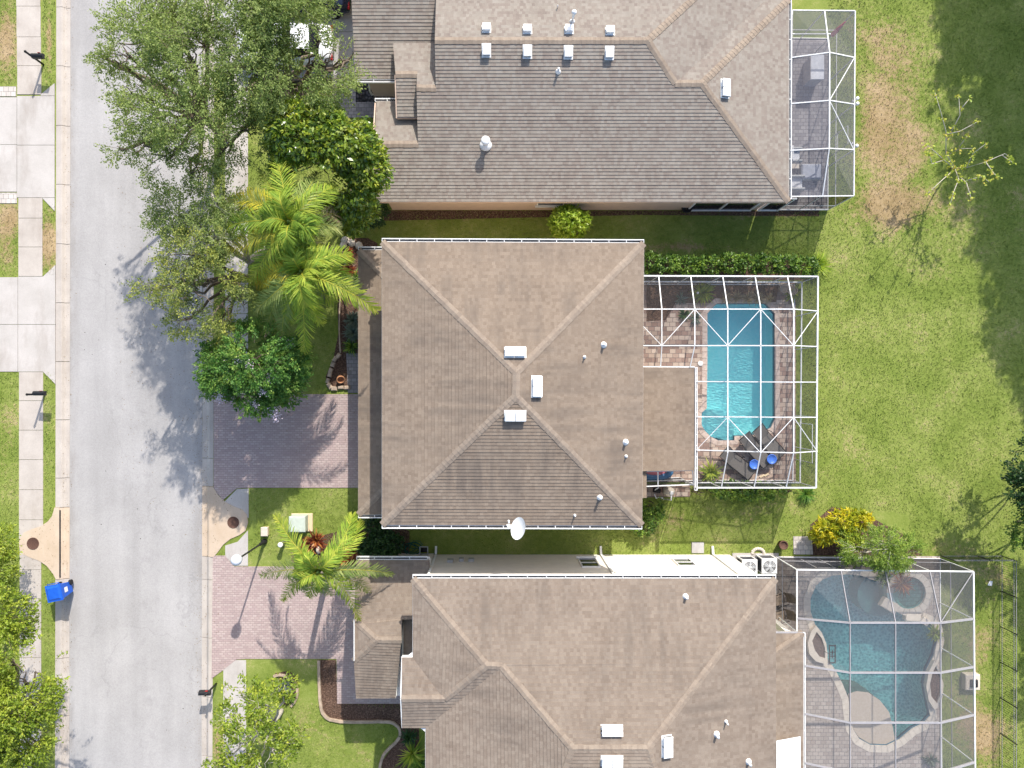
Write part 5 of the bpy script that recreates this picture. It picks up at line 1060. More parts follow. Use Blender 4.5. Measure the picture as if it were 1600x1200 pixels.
def palm(label, base, crown, h, fr, trunk=.15, leafl=.74, extra=6, mats=None, group='feather palms in the front yards', bend=.35, fill=5):
    bz = WG(*base); c = W(crown[0], crown[1], h); t = thing('palm_tree', label, 'palm', bz, group)
    m = MB(); n = 16; pts = [bz.lerp(c, i/n)+Vector((0, 0, 0)) for i in range(n+1)]; m.tube(pts, [trunk*(1.25-.4*i/n)+(.012 if i % 2 else 0) for i in range(n+1)], 12); m.build('trunk', M['palm_bark'], t)
    m = MB(); m.tube([c-Vector((0, 0, .25)), c+Vector((0, 0, .45)), c+Vector((0, 0, .75))], [trunk*.9, trunk*.75, .03], 10); m.build('crownshaft', M['leaf_palm_grey'], t)
    for f in fr:
        x, y, dz = f[0], f[1], f[2]; mt = f[3] if len(f) > 3 else 'leaf_palm'; tip = W(x, y, h+dz); mid = c.lerp(tip, .5)
        if len(f) > 4: mm = W(f[4], f[5], h+max(.4, dz)+.5); mid = Vector((mm.x, mm.y, mid.z))
        up = .9+.25*(mid-c).length; p1 = c.lerp(mid, .35)+Vector((0, 0, up*.7+.3)); p2 = Vector((mid.x, mid.y, max(c.z, tip.z)+up*.75)); p3 = mid.lerp(tip, .65); p3.z = tip.z+.55
        frond(t, [c+Vector((0, 0, .1)), p1, p2, p3, tip], 0, mt, leafl*random.uniform(.85, 1.1))
    for i in range(fill):
        a = 2*math.pi*i/fill+random.uniform(-.2, .2); r = random.uniform(1.5, 2.1); tip = c+Vector((math.cos(a)*r, math.sin(a)*r, random.uniform(-1.5, -1.0))); md = c.lerp(tip, .5); md.z = c.z+.5
        frond(t, [c, c.lerp(md, .4)+Vector((0, 0, .5)), md, tip+Vector((0, 0, .5)), tip], 0, Gr, leafl*.9)
    for i in range(2):
        a = random.uniform(0, 2*math.pi); tip = c+Vector((math.cos(a)*1.7, math.sin(a)*1.7, -1.7)); md = c.lerp(tip, .55); md.z = c.z+.2; frond(t, [c, md, tip+Vector((0, 0, .6)), tip], 0, 'leaf_dry', leafl*.8, 44, .7)
    for i in range(extra):
        a = random.uniform(0, 2*math.pi); r = random.uniform(.5, 1.2); tip = c+Vector((math.cos(a)*r, math.sin(a)*r, random.uniform(.5, 1.3))); frond(t, [c+Vector((0, 0, .2)), c+Vector((math.cos(a)*r*.3, math.sin(a)*r*.3, 1.2)), tip+Vector((0, 0, .3)), tip], 0, 'leaf_palm', leafl*.75, 34)
    return t
palm('tall feather palm with yellow tipped fronds, the upper of two by the front bed', (498, 405), (458, 352), 7.0,
     [(430, 238, -.3, 'leaf_palm', 446, 290), (430, 290, -.1), (522, 290, -.4, 'leaf_palm', 490, 310), (488, 362, -.9, 'leaf_palm', 497, 312), (352, 318, -.8, Gr, 410, 312), (350, 356, -.6), (352, 392, -1.0, Yl, 400, 372), (356, 312, -.9, Yl, 405, 305), (384, 300, -.9, Gr, 420, 318), (390, 440, -.9, 'leaf_palm', 420, 392), (448, 412, -.2), (412, 345, .5), (480, 400, -.6, 'leaf_palm'), (495, 270, -.8, Gr, 480, 300), (405, 268, -1.3, 'leaf_palm', 430, 300), (364, 336, -1.3, Gr), (440, 300, .6)], extra=5)
palm('tall feather palm reaching over the garage roof, the lower of two by the front bed', (505, 462), (476, 428), 6.3,
     [(474, 548, -.9, 'leaf_palm', 478, 490), (398, 486, -.7, Gr, 430, 458), (452, 502, -.3), (588, 484, -.5, 'leaf_palm', 545, 452), (539, 446, -.6, 'leaf_palm', 515, 400), (548, 400, -.8, 'leaf_palm', 520, 392), (400, 446, -.7, Yl, 420, 420), (505, 392, .2), (480, 480, .6), (500, 505, -.8, 'leaf_palm'), (440, 530, -1.2, Gr), (430, 400, -.2), (520, 470, -1.0), (460, 395, .5), (415, 515, -1.5, Gr)], extra=5)
palm('feather palm with drooping fronds over the brick driveway of the lower house', (518, 868), (502, 888), 4.6,
     [(430, 806, -.6, 'leaf_palm', 452, 838), (550, 805, -.6, 'leaf_palm', 540, 850), (408, 900, -1.0, Gr, 450, 885), (442, 938, -1.1, 'leaf_palm', 462, 905), (482, 932, -.2, 'leaf_palm', 492, 905), (560, 968, -.9, 'leaf_palm', 540, 905), (612, 898, -.9, Gr, 565, 884), (520, 930, -1.1, Gr), (575, 925, -1.2, Gr, 550, 900), (470, 860, .4), (530, 860, .5), (455, 915, -1.2, Gr), (560, 815, -.9, 'leaf_palm', 560, 850)], extra=3, leafl=.62, trunk=.13, fill=0)
# ---- shrubs
def shrub(name, label, cat, base, blobs, mat, dens=60, per=14, leaf=.12, aspect=.5, up=.5, tw=.22, spread=.07, fill=(.6, 1), group=None, seed=0, stem=.03, kind=None, droop=.1):
    bl = [(*(W(b[0], b[1], b[2])), b[3], b[4], b[5]) for b in blobs]; bz = WG(*base); t = thing(name, label, cat, bz, group); C, D, Rn, segs = sprays(bl, dens, tw, per, spread, fill, seed, droop)
    k = C[:, 2] > .03; C, D, Rn = C[k], D[k], Rn[k]; np_mesh('foliage', leaf_quads(C, leaf, up, aspect, dirs=D), 4, M[mat], t, {'rnd': np.repeat(Rn, 4)})
    m = MB()
    for b in bl:
        for q in range(4): m.tube(wig((b[0]+random.uniform(-.3, .3)*b[3], b[1]+random.uniform(-.3, .3)*b[4], -.02), (b[0]+random.uniform(-.5, .5)*b[3], b[1]+random.uniform(-.5, .5)*b[4], b[2]+b[5]*.5), 3, .1), [stem, stem*.8, stem*.6, stem*.3], 5)
    m.build('stems', M['bark'], t); return t
shrub('round_bush', 'round bright lime green bush on the lawn against the top house wall', 'bush', (889, 352), [(892, 346, 1.9, .98, .68, .75), (886, 352, 1.7, .8, .62, .7), (898, 353, 1.6, .7, .6, .6), (890, 350, .8, .9, .7, .7)], 'leaf_lime', dens=130, per=10, leaf=.16, aspect=.35, tw=.14, spread=.06, fill=(.75, 1), seed=5)
shrub('dark_shrub', 'dark clipped shrub at the corner of the top house beside the magnolia', 'shrub', (586, 332), [(585, 333, .8, .65, .6, .7), (570, 340, .7, .5, .5, .6)], 'leaf_dark', dens=90, per=14, leaf=.09, seed=6)
shrub('dark_shrub', 'large dark green shrub in the gap below the middle house garage', 'shrub', (592, 842), [(580, 835, .9, .85, .75, .8), (605, 845, .9, .75, .8, .8), (590, 860, .8, .8, .5, .7)], 'leaf_dark', dens=90, per=14, leaf=.13, seed=7)
for i, (px0, px1, n_, lb) in enumerate(((1015, 1258, 9, 'long sunlit hedge along the north side of the middle pool cage'),)):
    shrub('hedge', lb, 'hedge', ((px0+px1)/2, 418), [(px0+(px1-px0)*k/(n_-1), 414+random.uniform(-3, 3), 1.05, .62, .40, .5) for k in range(n_)], 'leaf_hedge', dens=85, per=12, leaf=.13, tw=.2, seed=12+i)
shrub('hedge', 'dark hedge along the south side of the middle pool cage', 'hedge', (1160, 768), [(1090+145*k/6, 768+random.uniform(-2, 2), .6, .5, .36, .55) for k in range(7)], 'leaf_hedge', dens=85, per=12, leaf=.13, seed=18)
shrub('dark_shrub', 'dark shrub with lime tips at the rear corner of the middle house', 'shrub', (1018, 805), [(1015, 790, .6, .5, .5, .5), (1020, 808, .6, .55, .5, .5), (1005, 822, .4, .5, .35, .35)], 'leaf_hedge', dens=80, per=12, leaf=.12, seed=23)
def blades(name, label, cat, px, py, n, L, mat, w=.02, group=None, arch=.5, h0=0.05, par=None):
    c = WG(px, py); t = thing(name, label, cat, c, group); vs = []; rn = []
    for i in range(n):
        a = random.uniform(0, 2*math.pi); d = Vector((math.cos(a), math.sin(a), 0)); s = Vector((-d.y, d.x, 0))*w; l = L*random.uniform(.6, 1.1); e = random.uniform(.25, 1.3); r = random.random(); p = c+d*random.uniform(0, .08)+Vector((0, 0, h0)); pt = [p]
        for k in range(1, 4): f = k/3; pt.append(p+d*(l*math.cos(e)*f)+Vector((0, 0, l*math.sin(e)*f-arch*l*f*f*.8)))
        for k, (wa, wb) in enumerate(((.7, 1), (1, .7), (.7, .05))): vs += [pt[k]-s*wa, pt[k]+s*wa, pt[k+1]+s*wb, pt[k+1]-s*wb]; rn += [r]*4
    np_mesh('leaves', np.array([tuple(v) for v in vs]), 4, M[mat], t, {'rnd': np.array(rn)}); return t
blades('ornamental_grass', 'bright fountain grass clump at the corner of the middle pool cage', 'grass plant', 1274, 416, 260, 1.0, 'leaf_lime', .014)
blades('ornamental_grass', 'soft green fountain grass below the right corner of the middle pool cage', 'grass plant', 1258, 772, 200, .7, 'leaf_myrtle', .014)
for i, (px, py, sc, lb) in enumerate(((496, 843, .75, 'bronze red leaved cordyline clump left of the feather palm, nearest the utility box'), (486, 852, .6, 'bronze red leaved cordyline clump directly under the feather palm'), (556, 858, .7, 'dark red cordyline clump right of the palm beside the large dark shrub'), (566, 850, .7, 'dark red cordyline clump touching the large dark shrub'), (541, 872, .55, 'small dark red cordyline clump just above the garage gutter'))):
    blades('cordyline', lb, 'cordyline', px, py, 90, sc, 'leaf_red', .04, 'red leaved cordylines by the driveway palm', .5, .25)
for i, (px, py, L_, mt, lb) in enumerate(((545, 425, .5, 'leaf_red', 'dark red bromeliad at the top of the front bed'), (545, 400, .45, 'leaf_red', 'red and orange bromeliad beneath the end of a palm frond'), (552, 440, .7, 'leaf_hedge', 'green leafy plant against the garage edge in the front bed'), (552, 520, .65, 'leaf_silver', 'silvery leafy plant in the middle of the front bed'), (553, 500, .55, 'leaf_silver', 'second silvery plant, nearer the palm, in the front bed'), (550, 541, .5, 'leaf_hedge', 'yellow green plant at the lower end of the front bed'))):
    blades('bed_plant', lb, 'plant', px, py, 90, L_, mt, .04, 'plants in the front bed of the middle house', .45, .1)
for k, (bl, mt, lb) in enumerate((([(1290, 828, 1.0, .55, .5, .5), (1283, 836, .8, .45, .4, .4)], 'leaf_croton', 'yellow leaved croton at the left end of the mulch bed'), ([(1318, 812, 1.1, .6, .42, .5), (1342, 812, 1.0, .5, .4, .45)], 'leaf_croton', 'golden croton at the top of the mulch bed touching the feathery tree'), ([(1312, 838, 1.0, .65, .5, .5), (1330, 846, .9, .5, .45, .4)], 'leaf_bright', 'green and yellow croton in the middle of its mulch bed'))):
    shrub('croton', lb, 'croton', bl[0][:2], bl, mt, dens=110, per=9, leaf=.24, aspect=.26, up=.45, tw=.2, spread=.08, group='yellow crotons by the lower pool cage', seed=200+k, fill=(.55, 1))
for i, (px, py, L_, mt, lb) in enumerate(((645, 1175, 1.2, 'leaf_palm', 'young palm beside the lower left wall of the lower house'), (640, 1150, .6, 'leaf_dark', 'dark fern in the bed corner of the lower house'), (448, 1070, .6, 'leaf_silver', 'spiky pale plant in the mulch ring'), (455, 1085, .5, 'leaf_hedge', 'green spiky plant in the mulch ring'), (655, 1190, .7, 'leaf_hedge', 'green plant at the bottom edge by the lower house wall'))):
    blades('bed_plant', lb, 'plant', px, py, 80, L_, mt, .03, 'plants in the lower front yard', .5, .15)
# plants inside the middle pool cage
for i, (px, py, n_, L_, mt, w_, lb) in enumerate(((1097, 458, 150, .75, 'leaf_bright', .03, 'yellow green bushy plant left of the pool under the cage'), (1063, 468, 36, .45, 'leaf_silver', .03, 'pale agave at the left end of the poolside bed'), (1085, 497, 40, .5, 'leaf_silver', .03, 'spiky grey plant left of the pool corner'), (1068, 492, 36, .45, 'leaf_dark', .03, 'dark spiky plant in the pool deck corner'), (1133, 466, 90, .45, 'leaf_dry', .012, 'straw coloured grass left end of the row behind the pool'), (1150, 465, 90, .45, 'leaf_dry', .012, 'straw coloured grass second in the row behind the pool'), (1167, 466, 90, .45, 'leaf_dry', .012, 'straw coloured grass third in the row behind the pool'), (1184, 466, 90, .45, 'leaf_dry', .012, 'straw coloured grass fourth in the row behind the pool'), (1200, 466, 80, .4, 'leaf_dry', .012, 'straw coloured grass right end of the row behind the pool'), (1238, 458, 90, .6, 'leaf_bright', .03, 'potted green plant in the upper right corner of the middle cage'))):
    blades('bed_plant' if i < 9 else 'potted_plant', lb, 'plant', px, py, n_, L_, mt, w_, 'plants around the rectangular pool', .45, .05)
bed([(1010, 445), (1216, 445), (1212, 472), (1055, 474), (1040, 500), (1010, 502)], 'dark mulch bed along the north side of the rectangular pool, with a dark patch in the deck corner', 0.04)  # west end widens into a dark patch over the deck corner
def pot(px, py, r, h, label, mat='terracotta', plant=None, z=.03, L_=.5, n_=90, tilt=False):
    c = WG(px, py, z); t = thing('plant_pot', label, 'plant pot', c); m = MB()
    if tilt:
        mm = MB(); mm.lathe((0, 0, 0), [(r*.6, 0), (r, h*.8), (r*1.08, h*.8), (r*1.08, h), (r*.85, h), (r*.8, h*.3), (.01, h*.25)], 22)
        R = Matrix.Rotation(.55, 3, 'X') @ Matrix.Rotation(.3, 3, 'Y'); m.mesh([R @ Vector(v)+c+Vector((0, 0, .06)) for v in mm.v], mm.f, 0, True)
    else: m.lathe(c, [(r*.7, 0), (r, h*.8), (r*1.1, h*.8), (r*1.1, h), (r*.9, h), (r*.85, h*.85), (.01, h*.85)], 22)
    m.build('pot', M[mat], t)
    if plant:
        q = blades('x', '', 'x', px, py, n_, L_, plant, .03, None, .5, z+h*.8); ch = q.children[0]; ch.name = 'plant'; ch.parent = t; bpy.data.objects.remove(q)
    return t
pot(1107, 737, .25, .32, 'round dark pot with a bushy green plant in the cage corner by the loungers', 'rust_iron', 'leaf_bright', L_=.75, n_=130)
pot(1222, 452, .21, .25, 'empty ring-shaped pot in the upper right of the middle cage', 'edging_stone'); pot(1235, 455, .22, .25, 'ring-shaped pot beside the corner plant in the middle cage', 'edging_stone')
pot(532, 589, .19, .30, 'tipped terracotta pot in the stone edged bed corner', 'terracotta', tilt=True); pot(1070, 327, .25, .45, 'black round pot against the wall of the top house', 'dark_rubber')
pot(1219, 849, .20, .42, 'dark plum coloured pot on the grass near the air conditioners', 'rust_iron')
# bare sprouting tree on the lawn
def twig_tree():
    b = WG(1487, 262); t = thing('young_tree', 'sparse young tree with bare pale branches and few leaves on the lawn', 'tree', b); m = MB(); tips = []
    def P(x, y, h): return W(x, y, h)
    L_ = [[(1487, 262, 0), (1488, 262, .9), (1492, 263, 1.5)], [(1492, 263, 1.5), (1478, 240, 2.2), (1478, 205, 2.9), (1470, 175, 3.3), (1461, 145, 3.5)], [(1478, 220, 2.5), (1492, 195, 3.0), (1500, 180, 3.2), (1498, 150, 3.4)], [(1500, 172, 3.2), (1514, 155, 3.4)], [(1492, 263, 1.5), (1510, 262, 2.2), (1540, 253, 2.9), (1570, 240, 3.3), (1578, 246, 3.3)], [(1565, 242, 3.2), (1582, 254, 3.3)], [(1492, 263, 1.5), (1475, 250, 2.0), (1462, 238, 2.6), (1447, 226, 3.0)], [(1475, 250, 2.0), (1456, 256, 2.7), (1452, 240, 2.9)], [(1492, 263, 1.5), (1498, 280, 2.1), (1490, 300, 2.7), (1484, 322, 3.0)], [(1498, 275, 1.9), (1510, 285, 2.4), (1518, 312, 2.9)], [(1485, 270, 1.6), (1468, 285, 2.3), (1450, 302, 2.9)], [(1510, 262, 2.2), (1520, 240, 2.7), (1540, 225, 3.1)], [(1540, 253, 2.9), (1552, 270, 3.0), (1560, 278, 3.0)], [(1478, 210, 2.8), (1500, 205, 3.0), (1528, 190, 3.3)], [(1510, 282, 2.4), (1535, 276, 2.8), (1545, 284, 3.0)], [(1485, 240, 2.1), (1500, 232, 2.5), (1518, 232, 2.9)], [(1498, 230, 2.4), (1512, 212, 2.9)]]
    for j, l in enumerate(L_):
        pt = [P(*q) for q in l]; r = .05 if j == 0 else .022
        m.tube(pt, [r*(1-.75*i/len(pt)) for i in range(len(pt))], 6)
        if j: tips += [pt[0].lerp(pt[1], random.random()) if random.random() < .4 else pt[i].lerp(pt[i-1], random.random()) for i in range(1, len(pt)) for _ in range(3)]+[pt[-1]]*2
    m.build('branches', M['pale_bark'], t); c = np.array([tuple(p) for p in tips]); c = np.repeat(c[::2], 8, 0); c = c+RNG.normal(size=c.shape)*.07
    np_mesh('leaves', leaf_quads(c, .13, .6, .65), 4, M['leaf_young'], t, {'rnd': RNG.random(len(c)*4)})
twig_tree()

# ================================================================== STREET AND YARD THINGS
# storm drain inlets with lids
def inlet(outer, lid, r, label, throat):
    p = pg(outer); t = thing('storm_drain', label, 'storm drain', WG(*lid)); m = MB()
    if sum(p[i][0]*p[(i+1) % len(p)][1]-p[(i+1) % len(p)][0]*p[i][1] for i in range(len(p))) < 0: p = p[::-1]
    m.prism(p, -.15, .045); m.build('slab', M['concrete_tan'], t); c = WG(lid[0], lid[1], .045); g = MB(); g.lathe(c, [(r, -.01), (r, .016), (r*.93, .02), (r*.9, .012), (.01, .012)], 36)
    for a in range(-4, 5):
        for b in range(-4, 5):
            if math.hypot(a, b)*.058 < r*.8: g.obox(c+Vector((a*.058, b*.058, .014)), (.03, .03, .012))
    g.build('lid', M['rust_iron'], t)
    if throat: k = MB(); k.box(X(throat[0]), Y(throat[3]), -.1, X(throat[2]), Y(throat[1]), .05); k.build('throat', M['dark_rubber'], t)
inlet([(93.5, 793), (86, 793), (82, 806), (76, 814), (65, 822), (50, 827), (38, 832), (31, 843), (31, 856), (37, 866), (48, 871), (62, 876), (74, 884), (84, 897), (88, 905), (93.5, 905)], (52.5, 849), .30, 'tan concrete storm drain with a brown round lid left of the road', (93.5, 797, 95.5, 902))
inlet([(329, 760), (333, 760), (341, 773), (352, 784), (366, 791), (379, 796), (386, 804), (388, 816), (384, 829), (374, 836), (360, 842), (349, 851), (341, 862), (334, 870), (329, 870)], (365, 816), .29, 'tan concrete storm drain with a brown round lid right of the road', None)
def mailbox(base, h, boxc, label, L_=.55, ang=0):
    b = WG(*base); t = thing('mailbox', label, 'mailbox', b, 'dark mailboxes along the kerbs'); m = MB(); m.tube([b-Vector((0, 0, .05)), b+Vector((0, 0, h))], .05, 10); m.lathe(b+Vector((0, 0, h)), [(.055, 0), (.065, .02), (.02, .09), (.001, .11)], 10); m.build('post', M['black_metal'], t)
    c = W(boxc[0], boxc[1], 1.12); c.z = 1.05; q = MB(); n = 12; R = .11; vs = []; 
    for x in (-L_/2, L_/2):
        vs += [(x, -R, -.12), (x, R, -.12)]+[(x, R*math.cos(math.pi*k/n), R*math.sin(math.pi*k/n)) for k in range(n+1)]
    k = n+3; fs = [tuple(range(k)), tuple(range(2*k-1, k-1, -1))]+[(i, (i+1) % k, k+(i+1) % k, k+i)[::-1] for i in range(k)]
    Rm = Matrix.Rotation(ang, 3, 'Z'); q.mesh([Rm @ Vector(v)+c for v in vs], fs); q.build('box', M['black_metal'], t)
    a = MB(); a.beam(b+Vector((0, 0, .88)), Vector((c.x, c.y, .88)), .05, .05); a.build('arm', M['black_metal'], t)
    f = MB(); f.obox(c+Rm @ Vector((.1, R+.01, .05)), (.12, .01, .09), ang); f.build('flag', M['tail_red'], t)
mailbox((68, 101), 1.35, (57, 86), 'dark mailbox on a post at the top left sidewalk'); mailbox((70.5, 616), 1.35, (60, 614.5), 'dark mailbox on a post at the left sidewalk near the second driveway'); mailbox((338, 1068), 1.3, (319, 1084), 'dark mailbox beside the kerb at the bottom of the photo')
# street lamp
b = WG(413.5, 846); t = thing('street_lamp', 'slender black street lamp with a white globe beside the brick driveway', 'street lamp', b); hd = Vector((b.x, b.y, 3.75))
m = MB(); m.lathe(b, [(.14, 0), (.14, .12), (.08, .2), (.075, .7), (.045, .8), (.04, 3.45), (.07, 3.5), (.03, 3.55)], 14); m.build('pole', M['black_metal'], t)
g = MB(); g.lathe(Vector((b.x, b.y, 3.5)), [(.08, 0), (.20, .12), (.245, .28), (.22, .42), (.12, .5)], 20); g.build('globe', M['lamp_globe'], t); m = MB(); m.lathe(Vector((b.x, b.y, 3.5)), [(.08, -.04), (.10, .02), (.06, .05)], 14); m.build('collar', M['black_metal'], t)
# wheeled recycling bin
b = WG(106, 917); t = thing('recycling_bin', 'blue wheeled recycling bin standing at the left kerb', 'bin', b); ang = -.35; R = Matrix.Rotation(.2, 3, 'Z')
def bx(cx, cy, z0, z1, w0, d0, w1, d1, mb): 
    vs = [R @ Vector((cx+sx*w, cy+sy*d, z))+b for z, w, d in ((z0, w0/2, d0/2), (z1, w1/2, d1/2)) for sx, sy in ((-1, -1), (1, -1), (1, 1), (-1, 1))]
    mb.mesh(vs, [(3, 2, 1, 0), (4, 5, 6, 7), (0, 1, 5, 4), (1, 2, 6, 5), (2, 3, 7, 6), (3, 0, 4, 7)])
m = MB(); bx(0, 0, .06, 1.02, .50, .50, .66, .70, m); m.build('body', M['blue_plastic'], t); m = MB(); bx(-.02, 0, 1.02, 1.07, .74, .80, .74, .80, m); bx(-.02, 0, 1.07, 1.13, .66, .7, .5, .5, m); m.build('lid', M['blue_plastic'], t)
for s_ in (-1, 1): c = R @ Vector((s_*.27, .22, .13))+b; d = R @ Vector((s_*.05, 0, 0)); m = MB(); m.tube([c-d, c+d], .13, 16, smooth=False); m.build('wheel', M['dark_rubber'], t)
m = MB(); m.tube([R @ Vector((-.28, .38, 1.0))+b, R @ Vector((-.28, .45, 1.04))+b, R @ Vector((.28, .45, 1.04))+b, R @ Vector((.28, .38, 1.0))+b], .018, 6); m.build('handle', M['blue_plastic'], t)
for dx in (0,): m = MB(); m.mesh([R @ Vector(v)+b for v in ((.299, -.12, .5), (.299, .12, .5), (.328, .12, .8), (.328, -.12, .8))], [(0, 1, 2, 3)]); m.build('emblem', M['white_paint'], t)
# utility pad, boxes, pipe cap
b = WG(471, 817); t = thing('transformer_box', 'pale green utility cabinet on a tan concrete pad in the front lawn', 'utility box', b); m = MB(); m.box(X(456), Y(830), -.02, X(489), Y(802), .10, bev=.02); m.build('pad', M['pad_tan'], t)
m = MB(); p = WG(471, 815); m.box(p.x-.40, p.y-.36, .10, p.x+.36, p.y+.36, .72, bev=.04); m.build('cabinet', M['transformer_green'], t); m = MB(); m.box(p.x-.42, p.y-.38, .66, p.x+.38, p.y+.38, .71, bev=.02); m.build('cabinet_lid', M['transformer_green'], t)
b = WG(416, 829); t = thing('utility_box', 'small square beige utility box on the lawn near the street lamp', 'utility box', b); m = MB(); m.box(b.x-.15, b.y-.2, 0, b.x+.15, b.y+.2, .28, bev=.03); m.build('box', M['pad_tan'], t); m = MB(); m.box(b.x-.17, b.y-.22, .28, b.x+.17, b.y+.22, .33, bev=.02); m.build('cap', M['coping_cream'], t)
b = WG(444, 847); t = thing('pipe_stub', 'white round pipe stub standing in the front lawn', 'pipe', b); m = MB(); m.lathe(b, [(.09, 0), (.09, .55), (.12, .55), (.12, .66), (.10, .68), (.01, .68)], 18); m.build('pipe', M['white_paint'], t)
b = WG(500, 856); t = thing('garden_stone', 'tall narrow pale stone among the red cordylines', 'stone', b); m = MB(); m.lathe(b, [(.10, 0), (.12, .25), (.07, .5), (.02, .62)], 7, sy=2.2, smooth=False); m.build('stone', M['coping_cream'], t)
# edging
def edging(name, path, label, w=.13, z=.10, mat='edging_stone', stones=False):
    P_ = [WG(*q) for q in path]; t = thing(name, label, 'edging', P_[0]); m = MB()
    if stones:
        for a, b in zip(P_[:-1], P_[1:]):
            n = max(1, round((b-a).length/.33))
            for i in range(n): p = a.lerp(b, (i+.5)/n); d = b-a; m.obox(p+Vector((random.gauss(0, .015), random.gauss(0, .015), .07)), ((b-a).length/n-.03, .19*random.uniform(.85, 1.15), .16), math.atan2(d.y, d.x)+random.gauss(0, .05), bev=.035)
        m.build('stones', M[mat], t)
    else:
        # smooth poured strip
        Q = [P_[0]]
        for i in range(1, len(P_)-1): Q += [P_[i].lerp(P_[i-1], .3), P_[i].lerp(P_[i+1], .3)]
        Q.append(P_[-1]); vs = []
        for i, p in enumerate(Q):
            d = (Q[min(i+1, len(Q)-1)]-Q[max(i-1, 0)]).normalized(); s_ = Vector((-d.y, d.x, 0))*w/2
            vs += [p-s_+Vector((0, 0, -.05)), p-s_*.8+Vector((0, 0, z)), p+s_*.8+Vector((0, 0, z)), p+s_+Vector((0, 0, -.05))]
        m.mesh(vs, [(4*i+k, 4*i+k+1, 4*i+k+5, 4*i+k+4)[::-1] for i in range(len(Q)-1) for k in range(3)]); m.build('strip', M[mat], t)
edging('concrete_edging', [(498.5, 1031), (499, 1070), (501, 1103), (506, 1118), (520, 1126), (560, 1128), (605, 1126), (620, 1131), (627, 1143), (622, 1157), (606, 1170), (596, 1184), (591, 1215)], 'curved tan concrete edging around the bed of the lower house', .16)
edging('concrete_edging', [(428, 1056), (440, 1053), (452, 1058), (462, 1066), (466, 1080), (463, 1094), (455, 1103)], 'short curved edging of the mulch ring under the bottom tree')
edging('stone_edging', [(532, 552), (522, 566), (516, 582), (512, 598), (518, 607), (548, 605)], 'tan stone block edging of the bed corner with the terracotta pot', stones=True)
edging('concrete_edging', [(544, 405), (536, 420), (532, 450), (531, 480), (530, 510), (531, 535), (532, 552)], 'thin curved edging along the front bed of the middle house', .08, .06)
# rocks near the hedge top
t = thing('garden_rocks', 'pale rocks at the top corner of the front bed', 'rocks', WG(548, 382)); m = MB()
for x, y in ((537, 384), (550, 380), (561, 384), (540, 376)): m.lathe(WG(x, y, 0), [(.16, 0), (.2, .08), (.12, .17), (.02, .19)], 8, smooth=False, sx=random.uniform(.8, 1.2))
o = m.build('rocks', M['coping_cream'], t)
# garden hose and reel
t = thing('garden_hose', 'tangled dark green garden hose on the ground beside the hose cart', 'garden hose', WG(645, 852)); m = MB()
for k in range(5):
    cx, cy = WG(642+random.uniform(-6, 8), 855+random.uniform(-4, 4))[:2]; a0 = random.uniform(0, 6); m.tube([(cx+(.30+.03*k)*math.cos(a0+i*.4)+.05*math.sin(i), cy+(.16+.03*k)*math.sin(a0+i*.4), .03+.025*k) for i in range(17)], .016, 6)
m.tube([WG(627, 836, .03), WG(630, 846, .03), WG(629, 856, .05), WG(636, 862, .06), WG(646, 845, .05), WG(656, 845, .04), WG(661, 850, .2)], .016, 6); m.build('hose', M['hose_green'], t)
b = WG(664, 857); t = thing('hose_cart', 'grey framed hose cart on the grass by the lower house gutter', 'hose cart', b); m = MB()
for s_ in (-1, 1): m.tube([b+Vector((s_*.19, -.25, .05)), b+Vector((s_*.19, -.2, .5)), b+Vector((s_*.19, .22, .62))], .025, 6)
m.tube([b+Vector((-.19, .22, .62)), b+Vector((.19, .22, .62))], .025, 6); m.tube([b+Vector((-.19, -.25, .06)), b+Vector((.19, -.25, .06))], .025, 6); m.build('frame', M['grey_metal'], t); m = MB(); m.tube([b+Vector((-.16, 0, .3)), b+Vector((.16, 0, .3))], .11, 14); m.build('drum', M['dark_rubber'], t)
# stepping slab, paver on edge
t = thing('splash_slab', 'square grey concrete slab on the grass against the white wall', 'slab', WG(1090, 855)); m = MB(); m.box(X(1080.5), Y(864), 0, X(1099.5), Y(847), .06, bev=.01); m.build('slab', M['concrete_grey'], t)
t = thing('decorative_rocks', 'small arch of pale rocks beside the air conditioners', 'rocks', WG(1184, 861)); m = MB()
for k in range(9): a = math.pi*k/8; m.lathe(WG(1184+9*math.cos(a), 864-7*math.sin(a), 0), [(.07, 0), (.09, .06), (.04, .11), (.01, .12)], 7, smooth=False)
m.build('rocks', M['coping_cream'], t)
